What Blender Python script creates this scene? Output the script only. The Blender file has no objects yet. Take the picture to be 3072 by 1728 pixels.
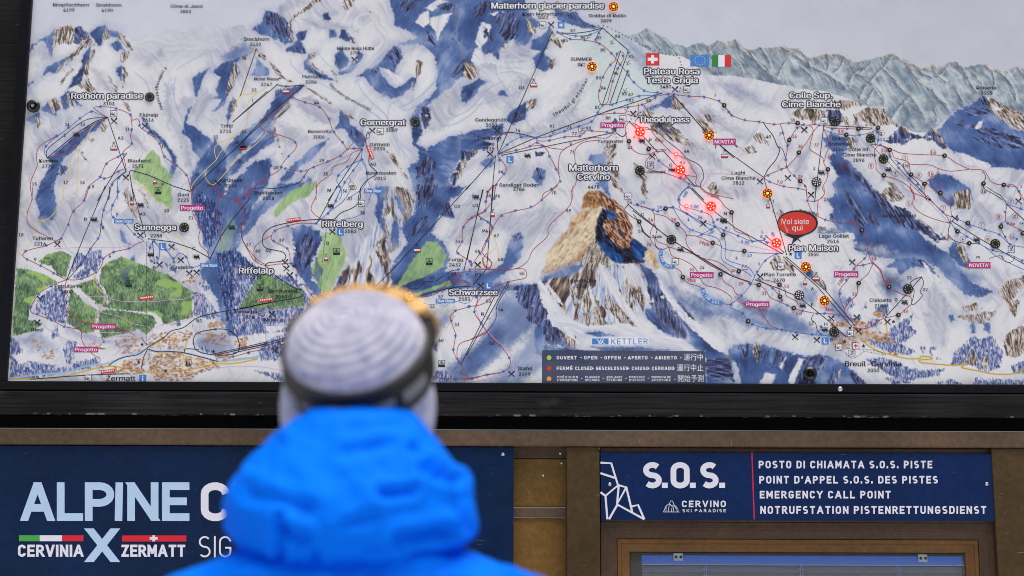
import bpy, bmesh, math, random
import numpy as np
from mathutils import Vector, Matrix
scene = bpy.context.scene
LINK = scene.collection.objects
R = math.radians
# ---------------------------------------------------------------- camera (50 mm, looking up at the board, focused on the print)
CAM_POS = np.array((0.0, -4.4, 1.45)); PITCH, ROLL = R(10.14), R(0.20)
cam_data = bpy.data.cameras.new('camera'); cam = bpy.data.objects.new('camera', cam_data); LINK.link(cam)
M_CAM = Matrix.Rotation(R(90) + PITCH, 3, 'X') @ Matrix.Rotation(ROLL, 3, 'Z')
cam.matrix_world = Matrix.Translation(Vector(CAM_POS)) @ M_CAM.to_4x4()
cam_data.lens = 50; cam_data.sensor_width = 36; cam_data.clip_start = .05; cam_data.clip_end = 500
cam_data.dof.use_dof = True; cam_data.dof.focus_distance = 4.42; cam_data.dof.aperture_fstop = 2.1
scene.camera = cam
scene.render.resolution_x, scene.render.resolution_y = 1024, 576
# ---------------------------------------------------------------- sky, sun, exposure
SUN_EL, SUN_AZ = R(74), R(150)      # azimuth from +Y towards +X : behind the camera, to the right
world = bpy.data.worlds.new('World'); scene.world = world; world.use_nodes = True
nt = world.node_tree; bg = nt.nodes['Background']
sky = nt.nodes.new('ShaderNodeTexSky'); sky.sky_type = 'NISHITA'; sky.sun_disc = False
sky.sun_elevation = SUN_EL; sky.sun_rotation = SUN_AZ; sky.altitude = 2500; sky.air_density = 1.0; sky.dust_density = 3.0; sky.ozone_density = 1.0
nt.links.new(sky.outputs[0], bg.inputs[0]); bg.inputs[1].default_value = .09
sun_d = bpy.data.lights.new('sun', 'SUN'); sun_d.energy = 4.8; sun_d.angle = R(45); sun_d.color = (1, .90, .76)
sun = bpy.data.objects.new('sun', sun_d); LINK.link(sun)
sv = Vector((math.sin(SUN_AZ) * math.cos(SUN_EL), math.cos(SUN_AZ) * math.cos(SUN_EL), math.sin(SUN_EL)))
sun.rotation_euler = sv.to_track_quat('Z', 'Y').to_euler(); sun.location = sv * 20
scene.view_settings.view_transform = 'Standard'; scene.view_settings.look = 'None'
scene.view_settings.exposure = 0.10; scene.view_settings.gamma = 1; scene.view_settings.use_curve_mapping = False
scene.cycles.max_bounces = 6; scene.cycles.use_denoising = True; scene.cycles.denoising_prefilter = 'ACCURATE'; scene.cycles.filter_width = 1.0
# ---------------------------------------------------------------- photo pixel (3072 wide) <-> point on an upright plane y = const
F_PX = 50 / 36 * 3072
_Rm = np.array(M_CAM)
def to_world(px, py, Y=0.0):
    px = np.asarray(px, float); py = np.asarray(py, float)
    d = np.stack([(px - 1536) / F_PX, -(py - 864) / F_PX, -np.ones_like(px)], -1) @ _Rm.T
    t = (Y - CAM_POS[1]) / d[..., 1]
    return CAM_POS + d * t[..., None]
def to_px(P):
    q = (np.asarray(P, float) - CAM_POS) @ _Rm
    return 1536 + F_PX * q[..., 0] / -q[..., 2], 864 - F_PX * q[..., 1] / -q[..., 2]
def W(px, py, Y=0.0): return Vector(to_world(px, py, Y))
# ---------------------------------------------------------------- materials
def lin(c): return tuple(((v / 255) / 12.92 if v / 255 <= .04045 else ((v / 255 + .055) / 1.055) ** 2.4) for v in c)
def new_mat(name):
    m = bpy.data.materials.new(name); m.use_nodes = True
    return m, m.node_tree.nodes, m.node_tree.links, m.node_tree.nodes['Principled BSDF']
def flat(name, rgb, rough=.55, metal=0., spec=.4, emit=0., var=.06, scale=30., bump=0., coat=0.):
    m, N, L, P = new_mat(name)
    c = lin(rgb)
    tc = N.new('ShaderNodeTexCoord'); nz = N.new('ShaderNodeTexNoise'); nz.inputs['Scale'].default_value = scale; nz.inputs['Detail'].default_value = 5
    L.new(tc.outputs['Object'], nz.inputs['Vector'])
    mp = N.new('ShaderNodeMapRange'); mp.inputs[3].default_value = 1 - var * 2; mp.inputs[4].default_value = 1 + var * 2
    L.new(nz.outputs[0], mp.inputs[0])
    mx = N.new('ShaderNodeMix'); mx.data_type = 'RGBA'; mx.blend_type = 'MULTIPLY'; mx.inputs[0].default_value = 1
    mx.inputs[6].default_value = (*c, 1); L.new(mp.outputs[0], mx.inputs[7]); L.new(mx.outputs[2], P.inputs['Base Color'])
    P.inputs['Roughness'].default_value = rough; P.inputs['Metallic'].default_value = metal
    P.inputs['Specular IOR Level'].default_value = spec; P.inputs['Coat Weight'].default_value = coat
    if emit:
        P.inputs['Emission Color'].default_value = (*c, 1); P.inputs['Emission Strength'].default_value = emit
    if bump:
        b = N.new('ShaderNodeBump'); b.inputs['Strength'].default_value = bump; b.inputs['Distance'].default_value = .01
        L.new(nz.outputs[0], b.inputs['Height']); L.new(b.outputs[0], P.inputs['Normal'])
    return m
def worn(name, rgb, dark=.6, rough=.45, scratch=.62, spec=.35, grain=(1, 1, 1), gdep=.18, scol=(.55, .52, .46), samt=.38, edge=None):
    """painted metal or wood: cloudy tone, fine grain, pale scratches and nicks"""
    m, N, L, P = new_mat(name); c = lin(rgb)
    tc = N.new('ShaderNodeTexCoord')
    def noise(scale, sc=(1, 1, 1), det=4, rot=0.):
        mp = N.new('ShaderNodeMapping'); mp.inputs['Scale'].default_value = sc; mp.inputs['Rotation'].default_value = (0, rot, 0)
        L.new(tc.outputs['Object'], mp.inputs[0]); n = N.new('ShaderNodeTexNoise'); n.inputs['Scale'].default_value = scale; n.inputs['Detail'].default_value = det
        L.new(mp.outputs[0], n.inputs['Vector']); return n.outputs[0]
    def rng(v, a, b, c0, c1):
        q = N.new('ShaderNodeMapRange'); q.inputs[1].default_value = a; q.inputs[2].default_value = b; q.inputs[3].default_value = c0; q.inputs[4].default_value = c1
        L.new(v, q.inputs[0]); return q.outputs[0]
    def math_(op, a, b):
        q = N.new('ShaderNodeMath'); q.operation = op; L.new(a, q.inputs[0])
        if isinstance(b, float): q.inputs[1].default_value = b
        else: L.new(b, q.inputs[1])
        return q.outputs[0]
    cloud = rng(noise(3.2, (1, 1, 1), 6), .3, .7, dark, 1.25)
    fine = rng(noise(60, grain, 6), .3, .7, 1 - gdep, 1 + gdep)
    v = math_('MULTIPLY', cloud, fine)
    mx = N.new('ShaderNodeMix'); mx.data_type = 'RGBA'; mx.blend_type = 'MULTIPLY'; mx.inputs[0].default_value = 1
    mx.inputs[6].default_value = (*c, 1); L.new(v, mx.inputs[7])
    s = None
    for k, (rot, sc) in enumerate(((.5, (2, 1, 60)), (-.35, (60, 1, 3)), (1.25, (3, 1, 70)), (.05, (1.5, 1, 90)))):
        q = rng(noise(5 + k, sc, 2, rot), .725, .75, 0., 1.)
        msk = rng(noise(7 + 2 * k, (1, 1, 1), 3), scratch, scratch + .03, 0., 1.)
        q = math_('MULTIPLY', q, msk); s = q if s is None else math_('MAXIMUM', s, q)
    nick = rng(noise(95, (1, 1, 1.6), 2), .80, .82, 0., 1.); s = math_('MAXIMUM', s, nick); s = math_('MULTIPLY', s, float(samt))
    if edge:   # chipped paint along a lower edge at height edge
        sx = N.new('ShaderNodeSeparateXYZ'); L.new(tc.outputs['Object'], sx.inputs[0])
        e = rng(math_('SUBTRACT', sx.outputs[2], float(edge)), .0015, .006, 1., 0.)
        s = math_('MAXIMUM', s, math_('MULTIPLY', math_('MULTIPLY', e, rng(noise(34, (1, 1, .4), 6), .57, .63, 0., 1.)), .45))
        bl = rng(noise(4.5, (1, 1, 2.4), 6), .60, .78, 0., .10); s = math_('MAXIMUM', s, math_('MULTIPLY', bl, rng(noise(90, (.05, 1, 1), 4), .4, .6, .3, 1.)))
    m2 = N.new('ShaderNodeMix'); m2.data_type = 'RGBA'; L.new(s, m2.inputs[0]); L.new(mx.outputs[2], m2.inputs[6]); m2.inputs[7].default_value = (*scol, 1)
    L.new(m2.outputs[2], P.inputs['Base Color']); P.inputs['Specular IOR Level'].default_value = spec
    L.new(rng(noise(14, (1, 1, 1), 4), .3, .7, rough - .1, rough + .15), P.inputs['Roughness'])
    b = N.new('ShaderNodeBump'); b.inputs['Strength'].default_value = .12; b.inputs['Distance'].default_value = .004
    L.new(fine, b.inputs['Height']); L.new(b.outputs[0], P.inputs['Normal'])
    return m
# ---------------------------------------------------------------- objects
def tag(o, label=None, cat=None, group=None, kind=None):
    if label: o['label'] = label
    if cat: o['category'] = cat
    if group: o['group'] = group
    if kind: o['kind'] = kind
    return o
def empty(name, loc=(0, 0, 0)):
    o = bpy.data.objects.new(name, None); LINK.link(o); o.location = loc; o.empty_display_size = .1; return o
def link_mesh(name, me, mat=None, parent=None, smooth=False):
    o = bpy.data.objects.new(name, me); LINK.link(o)
    if mat: me.materials.append(mat)
    if parent:
        o.parent = parent; off = parent.location if parent.data is None else Vector((0, 0, 0))   # meshes keep world coordinates
        o.matrix_parent_inverse = Matrix.Translation(-off)
    if smooth:
        me.polygons.foreach_set('use_smooth', [True] * len(me.polygons))
    return o
def mesh_obj(name, verts, faces, mat=None, parent=None, smooth=False):
    me = bpy.data.meshes.new(name); me.from_pydata([tuple(v) for v in verts], [], [tuple(f) for f in faces]); me.update()
    return link_mesh(name, me, mat, parent, smooth)
def bm_obj(name, bm, mat=None, parent=None, smooth=False):
    me = bpy.data.meshes.new(name); bmesh.ops.recalc_face_normals(bm, faces=bm.faces); bm.to_mesh(me); bm.free()
    return link_mesh(name, me, mat, parent, smooth)
def bm_box(bm, x0, x1, y0, y1, z0, z1, bev=0.0):
    r = bmesh.ops.create_cube(bm, size=1.0); v = r['verts']
    for q in v: q.co = Vector(((x0 + x1) / 2 + q.co.x * (x1 - x0), (y0 + y1) / 2 + q.co.y * (y1 - y0), (z0 + z1) / 2 + q.co.z * (z1 - z0)))
    if bev:
        e = list({e for q in v for e in q.link_edges}); bmesh.ops.bevel(bm, geom=e, offset=bev, segments=2, affect='EDGES', profile=.6)
def box_obj(name, x0, x1, y0, y1, z0, z1, mat, parent=None, bev=.003):
    bm = bmesh.new(); bm_box(bm, x0, x1, y0, y1, z0, z1, bev); return bm_obj(name, bm, mat, parent)
def cyl(bm, p0, p1, r0, r1=None, seg=24, cap=True):
    r1 = r0 if r1 is None else r1; p0, p1 = Vector(p0), Vector(p1); d = (p1 - p0).normalized()
    a = d.orthogonal().normalized(); b = d.cross(a); A, B = [], []
    for k in range(seg):
        t = 2 * math.pi * k / seg; u = a * math.cos(t) + b * math.sin(t)
        A.append(bm.verts.new(p0 + u * r0)); B.append(bm.verts.new(p1 + u * r1))
    for k in range(seg): bm.faces.new((A[k], A[(k + 1) % seg], B[(k + 1) % seg], B[k]))
    if cap: bm.faces.new(A[::-1]); bm.faces.new(B)
def dome(bm, c, n, r, h=None, seg=12, rings=4):
    c, n = Vector(c), Vector(n).normalized(); h = r if h is None else h
    a = n.orthogonal().normalized(); b = n.cross(a); prev = None
    for i in range(rings):
        t = i / rings * math.pi / 2; ring = [bm.verts.new(c + n * (h * math.sin(t)) + (a * math.cos(2 * math.pi * k / seg) + b * math.sin(2 * math.pi * k / seg)) * r * math.cos(t)) for k in range(seg)]
        if prev:
            for k in range(seg): bm.faces.new((prev[k], prev[(k + 1) % seg], ring[(k + 1) % seg], ring[k]))
        prev = ring
    top = bm.verts.new(c + n * h)
    for k in range(seg): bm.faces.new((prev[k], prev[(k + 1) % seg], top))
# ---------------------------------------------------------------- the printed panorama (a flat printed artwork, painted as colour per vertex)
TILE = {'A': (0, 0), 'B': (0, 560), 'C': (700, 0), 'D': (700, 560), 'E': (1400, 0), 'F': (1400, 560),
        'G': (2272, 0), 'H': (2272, 560), 'I': (1900, 0), 'J': (1900, 560), 'K': (0, 1128), 'M': (1500, 1128), 'N': (2272, 1128)}
def tp(tile, x, y):
    if tile == 'X': return (1560 + x / 1.95, 540 + y / 1.95)
    o = TILE[tile]
    return (o[0] + x / 2.415, o[1] + y / 2.415)
def tpts(tile, s):
    out = []
    for w in s.split():
        a, b = w.split(',')
        out.append(tp(tile, float(a), float(b)))
    return out
_rs = np.random.RandomState(7)
_tab = _rs.rand(256, 256).astype(np.float32)
def vnoise(x, y, seed=0):
    x = x + seed * 17.31; y = y + seed * 9.77
    xi = np.floor(x).astype(np.int32); yi = np.floor(y).astype(np.int32)
    fx = (x - xi).astype(np.float32); fy = (y - yi).astype(np.float32)
    fx = fx * fx * (3 - 2 * fx); fy = fy * fy * (3 - 2 * fy)
    x0 = xi & 255; x1 = (xi + 1) & 255; y0 = yi & 255; y1 = (yi + 1) & 255
    return (_tab[x0, y0] * (1 - fx) + _tab[x1, y0] * fx) * (1 - fy) + (_tab[x0, y1] * (1 - fx) + _tab[x1, y1] * fx) * fy
def fbm(x, y, seed=0, octv=3):
    s = 0; a = 1; t = 0
    for k in range(octv):
        s = s + a * vnoise(x * 2 ** k, y * 2 ** k, seed + k * 3); t += a; a *= .55
    return s / t
def sstep(a, b, x):
    t = np.clip((x - a) / (b - a), 0, 1)
    return t * t * (3 - 2 * t)
def col(*c): return np.array(c, np.float32)
def ramp(t, stops):
    t = np.clip(t, 0, 1)
    xs = [s[0] for s in stops]
    return np.stack([np.interp(t, xs, [s[1][k] for s in stops]) for k in range(3)], -1).astype(np.float32)
def streak(x, y, ang, sv, su, seed=0, octv=3):
    a = math.radians(ang); u = x * math.cos(a) + y * math.sin(a); v = -x * math.sin(a) + y * math.cos(a)
    w = (vnoise(x / 30, y / 30, seed + 40) - .5) * sv * 2.5
    return fbm((v + w) / sv, u / su, seed, octv)

class Painter:
    def __init__(self, X, Y):
        self.X = X.astype(np.float32); self.Y = Y.astype(np.float32)
        self.C = np.zeros(X.shape + (3,), np.float32)
        self.seed = 0
    def box(self, pts, pad):
        p = np.array(pts); x0, y0 = p.min(0) - pad; x1, y1 = p.max(0) + pad
        m = (self.X >= x0) & (self.X <= x1) & (self.Y >= y0) & (self.Y <= y1)
        r = np.where(m.any(1))[0]; c = np.where(m.any(0))[0]
        if len(r) == 0 or len(c) == 0: return None
        return slice(r[0], r[-1] + 1), slice(c[0], c[-1] + 1)
    def sdf(self, x, y, pts):
        n = len(pts); ins = np.zeros(x.shape, bool); d = np.full(x.shape, 1e9, np.float32)
        for i in range(n):
            ax, ay = pts[i]; bx, by = pts[(i + 1) % n]
            if ay != by:
                c = ((ay > y) != (by > y)) & (x < (bx - ax) * (y - ay) / (by - ay) + ax)
                ins ^= c
            ex, ey = bx - ax, by - ay; L = ex * ex + ey * ey + 1e-9
            t = np.clip(((x - ax) * ex + (y - ay) * ey) / L, 0, 1)
            d = np.minimum(d, (x - ax - t * ex) ** 2 + (y - ay - t * ey) ** 2)
        d = np.sqrt(d)
        return np.where(ins, d, -d)
    def blend(self, sl, c, a):
        a = np.clip(a, 0, 1)[..., None]
        self.C[sl] = self.C[sl] * (1 - a) + c * a
    def fill(self, pts, c, soft=1.2, alpha=1., warp=0., ws=8.):
        sl = self.box(pts, soft + warp * 2 + 2)
        if sl is None: return
        x, y = self.X[sl], self.Y[sl]; self.seed += 1
        d = self.sdf(x, y, pts)
        if warp: d = d + (fbm(x / ws, y / ws, self.seed, 3) - .5) * 3.2 * warp
        self.blend(sl, c if not callable(c) else c(x, y, d), sstep(-soft, soft, d) * alpha)
    def kind(self, k, pts, o):
        self.seed += 1; s = self.seed % 90
        ang = o.get('a', 70); al = o.get('p', 1)
        soft = o.get('s', {'s': 3.0, 'S': 16, 'l': 14, 'w': 3, 'g': 3, 'd': 2.2, 'r': 1.6, 'T': 1.5, 'u': 5, 'k': 4, 'b': 3, 'c': 3, 'o': 4, 'F': 3}.get(k, 1.2))
        warp = o.get('w', {'s': 3, 'S': 6, 'l': 8, 'r': 3.5, 'd': 4, 'G': 2.6, 'B': 4, 'D': 4, 'T': 1.5, 'g': 2.5, 'w': 2.5, 'b': 3, 'k': 3, 'u': 3, 'c': 1.5, 'o': 2, 'F': 3}.get(k, 0))
        sl = self.box(pts, soft + warp * 2 + (30 if k == 's' else 2))
        if sl is None: return
        x, y = self.X[sl], self.Y[sl]
        d = self.sdf(x, y, pts)
        ws = 7.
        if k in 'GBD':
            d = d + (fbm(x / 2.6, y / 9, s, 2) - .5) * 3 * warp
        else:
            d = d + (fbm(x / ws, y / ws, s, 3) - .5) * 3.2 * warp + (fbm(x / 26, y / 26, s + 5, 2) - .5) * 2 * warp
        a = sstep(-soft, soft, d) * al
        if k in 'sS':
            t = .62 * fbm(x / 30, y / 30, s + 2, 4) + .38 * streak(x, y, ang, 7, 70, s)
            big = fbm(x / 70, y / 60, s + 6, 2)
            t = t * .42 + big * .58
            c = ramp((t - .30) / .40, [(0, (50, 64, 106)), (.25, (64, 86, 136)), (.65, (82, 107, 156)), (1, (132, 149, 187))])
            if k == 's' and al > .6:   # a wash bleeding out round the shadow
                self.blend(sl, ramp(t, [(.3, (140, 152, 186)), (.7, (174, 179, 196))]), sstep(-14 - 22 * big, 6, d + 12 * (big - .5)) * .5)
            if k == 's':   # dry-brush: bright scratches near the rim
                e = sstep(.60, .74, streak(x, y, ang, 2.2, 26, s + 9)) * sstep(26, 3, d)
                a = a * (1 - .40 * e)
            else: a = a * .72
        elif k == 'l':
            t = streak(x, y, ang, 7, 60, s)
            c = ramp(t, [(.2, (142, 147, 168)), (.5, (168, 171, 187)), (.8, (190, 191, 200))]); a = a * .75
        elif k == 'd':
            t = streak(x, y, ang, 3.2, 22, s, 4)
            c = ramp((t - .25) / .5, [(0, (34, 38, 62)), (.35, (52, 58, 92)), (.55, (84, 82, 104)), (.75, (86, 104, 156)), (1, (120, 140, 190))])
            a = a * sstep(.24, .40, fbm(x / 11, y / 11, s + 3, 3) + .1 * sstep(0, 15, d))
        elif k == 'r':
            t = streak(x, y, ang, 2.4, 16, s, 4)
            c = ramp((t - .25) / .5, [(0, (58, 51, 51)), (.3, (102, 88, 78)), (.52, (152, 134, 120)), (.66, (188, 181, 174)), (1, (213, 212, 214))])
            a = a * sstep(.20, .38, streak(x, y, ang, 4, 20, s + 4) + .06)
        elif k == 'w':
            t = streak(x, y, ang, 6, 50, s)
            c = ramp(t, [(.25, (192, 195, 208)), (.5, (211, 212, 218)), (.8, (218, 218, 220))])
        elif k == 'g':
            t = .5 * fbm(x / 16, y / 20, s, 3) + .5 * streak(x, y, 110, 3, 30, s)
            c = ramp(t, [(.25, (116, 146, 104)), (.5, (148, 180, 120)), (.75, (168, 200, 132))]); a = a * .86
        elif k == 'G':
            big = fbm(x / 22, y / 26, s, 3); h = fbm(x / 2.0, y / 7, s + 3, 2)
            lt = fbm(x / 40, y / 30, s + 8, 3)
            c = ramp((h - .25) / .5 * .6 + (big - .3) / .4 * .4, [(0, (58, 80, 72)), (.35, (90, 116, 88)), (.65, (114, 142, 104)), (1, (150, 174, 130))])
            m = sstep(.60, .68, lt)[..., None] * o.get('y', .8)
            c = c * (1 - m) + col(146, 180, 102) * m
        elif k == 'B':
            h = fbm(x / 2.1, y / 8, s + 3, 2); big = fbm(x / 18, y / 18, s, 3)
            c = ramp((h - .25) / .5, [(0, (64, 76, 122)), (.4, (98, 112, 158)), (.65, (136, 146, 182)), (1, (196, 199, 211))])
            a = a * sstep(.24, .42, big + .12 * sstep(0, 12, d))
        elif k == 'D':
            h = fbm(x / 2.3, y / 9, s + 3, 3)
            c = ramp((h - .25) / .5, [(0, (36, 46, 84)), (.45, (58, 72, 120)), (.75, (88, 104, 158)), (1, (150, 164, 204))])
        elif k == 'T':
            t = .4 * streak(x, y, 58, 6, 50, s) + .6 * fbm(x / 34, y / 26, s + 4, 4)
            c = ramp((t - .25) / .5, [(0, (100, 114, 130)), (.4, (138, 152, 164)), (.7, (172, 183, 189)), (1, (198, 204, 206))])
        elif k == 'c':
            t = .6 * streak(x, y, 128, 3, 18, s, 4) + .4 * fbm(x / 12, y / 9, s, 4)
            c = ramp((t - .28) / .44, [(0, (146, 122, 98)), (.3, (194, 174, 146)), (.6, (212, 196, 168)), (1, (224, 213, 190))])
        elif k == 'o':
            t = .5 * streak(x, y, 110, 3, 14, s) + .5 * fbm(x / 7, y / 7, s, 4)
            c = ramp((t - .28) / .44, [(0, (78, 50, 36)), (.35, (132, 92, 62)), (.65, (178, 136, 96)), (1, (208, 176, 134))])
        elif k == 'b':
            t = streak(x, y, 55, 3, 12, s, 4)
            c = ramp((t - .28) / .44, [(0, (54, 32, 26)), (.35, (104, 66, 46)), (.6, (154, 108, 80)), (.8, (192, 152, 128)), (1, (214, 190, 174))])
        elif k == 'k':
            t = streak(x, y, 55, 3, 14, s, 4)
            c = ramp((t - .28) / .44, [(0, (16, 16, 24)), (.5, (28, 30, 46)), (.8, (42, 52, 84)), (1, (60, 80, 126))])
        elif k == 'u':
            t = streak(x, y, 50, 5, 20, s, 3)
            c = ramp((t - .28) / .44, [(0, (20, 52, 112)), (.5, (32, 84, 160)), (1, (64, 118, 190))]); a = a * .85
        elif k == 'F':
            ax, ay = o['apex']
            th = np.degrees(np.arctan2(x - ax, y - ay)); rr = np.hypot(x - ax, y - ay)
            t = fbm(th / 2.9 + vnoise(x / 26, y / 26, s) * 1.0, rr / 95, s, 3)
            f = fbm(th / .9, rr / 36, s + 5, 3)
            m = sstep(.47, .53, t)[..., None]
            rk = ramp((f - .25) / .5, [(0, (46, 42, 52)), (.4, (92, 78, 74)), (.7, (140, 120, 106)), (1, (186, 170, 156))])
            sn = ramp((f - .25) / .5, [(0, (128, 146, 190)), (.4, (186, 192, 206)), (1, (214, 214, 218))])
            c = rk * (1 - m) + sn * m
        else:
            c = col(*o.get('c', (128, 128, 128)))
        self.blend(sl, c, a)
    def stroke(self, pts, w, c, alpha=1., soft=1.2, taper=True, smooth=True):
        if smooth: pts = catmull(pts, 5)
        sl = self.box(pts, w + soft + 2)
        if sl is None: return
        x, y = self.X[sl], self.Y[sl]
        best = np.full(x.shape, 1e9, np.float32); n = len(pts) - 1
        for i in range(n):
            ax, ay = pts[i]; bx, by = pts[i + 1]; ex, ey = bx - ax, by - ay; L = ex * ex + ey * ey + 1e-9
            t = np.clip(((x - ax) * ex + (y - ay) * ey) / L, 0, 1)
            d = np.hypot(x - ax - t * ex, y - ay - t * ey)
            ww = w * (math.sin(math.pi * min(max((i + .7) / (n + .4), 0.03), .97)) ** .6 if taper else 1)
            best = np.minimum(best, d - ww)
        self.blend(sl, col(*c), sstep(soft, -soft, best) * alpha)
    def ridge(self, pts, w):
        # a painted crest: shaded flank on its left, lit flank on its right, brown rock along the line
        pts = catmull(pts, 3); self.seed += 1; s = self.seed % 90
        sl = self.box(pts, w + 4)
        if sl is None: return
        x, y = self.X[sl], self.Y[sl]; n = len(pts) - 1
        best = np.full(x.shape, 1e9, np.float32); sg = np.zeros(x.shape, np.float32); tt = np.zeros(x.shape, np.float32)
        for i in range(n):
            ax, ay = pts[i]; bx, by = pts[i + 1]; ex, ey = bx - ax, by - ay; L = ex * ex + ey * ey + 1e-9
            t = np.clip(((x - ax) * ex + (y - ay) * ey) / L, 0, 1)
            d = np.hypot(x - ax - t * ex, y - ay - t * ey); m = d < best
            best = np.where(m, d, best); sg = np.where(m, ex * (y - ay) - ey * (x - ax), sg); tt = np.where(m, (i + t) / n, tt)
        st = streak(x, y, 62, 3.2, 26, s, 3); st2 = streak(x, y, 35, 2.4, 14, s + 7, 3)
        ew = w * (.45 + .55 * tt) * (.15 + 1.7 * fbm(x / 28, y / 28, s + 2, 2)) * (.6 + .8 * st)
        end = sstep(0, .06, tt) * sstep(1.0, .9, tt)
        dark = (sg > 0) * sstep(ew, 0, best) * sstep(.30, .52, st) * .8 * end
        lite = (sg <= 0) * sstep(ew * .8, 0, best) * .8 * end
        self.blend(sl, ramp(st2, [(.3, (74, 84, 102)), (.5, (100, 113, 134)), (.7, (138, 153, 170))]), dark)
        self.blend(sl, ramp(st2, [(.3, (182, 194, 198)), (.7, (208, 214, 215))]), lite)
        br = sstep(w * .42 * (1.15 - tt), 0, best) * sstep(.50, .66, st2) * .75 * end
        self.blend(sl, ramp(st, [(.3, (92, 82, 80)), (.6, (138, 122, 112))]), br)
def catmull(pts, n=6):
    if len(pts) < 3: return [tuple(p) for p in pts]
    P = [pts[0]] + list(pts) + [pts[-1]]; out = []
    for i in range(1, len(P) - 2):
        p0, p1, p2, p3 = [np.array(q, float) for q in P[i - 1:i + 3]]
        for k in range(n):
            t = k / n
            out.append(tuple(.5 * (2 * p1 + (p2 - p0) * t + (2 * p0 - 5 * p1 + 4 * p2 - p3) * t * t + (3 * p1 - p0 - 3 * p2 + p3) * t ** 3)))
    out.append(tuple(pts[-1])); return out

SKYLINE = [('A', '150,350 222,325 300,283 350,255 400,216 440,192 500,180 540,195 580,190 620,230 648,240 700,200 760,180 800,215 870,230 910,260 960,305 1060,280 1150,262 1340,215 1420,190 1500,196 1640,207 1740,178 1830,190'),
           ('C', '60,180 130,200 200,165 235,80 310,90 330,40 390,-5 420,-500'), ('E', '400,-500 430,0 480,60 560,45 620,62 720,92 790,86 830,130 890,175 985,202 1100,242 1160,262 1230,245 1300,204 1340,220 1400,265 1440,268 1500,318 1560,330 1590,342 1640,322 1700,310 1722,330'),
           ('I', '500,310 540,332 620,295 660,312 740,286 800,345 840,366 920,340 960,352 1070,333 1110,350 1170,350 1200,380 1240,402 1280,420 1340,410 1400,388 1430,400 1480,390 1530,408 1600,450 1680,440 1780,410'),
           ('G', '880,415 940,395 985,390 1040,435 1075,455 1120,468 1190,500 1270,470 1320,480 1390,450 1440,450 1490,487 1630,465 1700,506 1740,506 1780,526 1880,478 1932,505 2100,520 2500,480 3000,520')]
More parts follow.
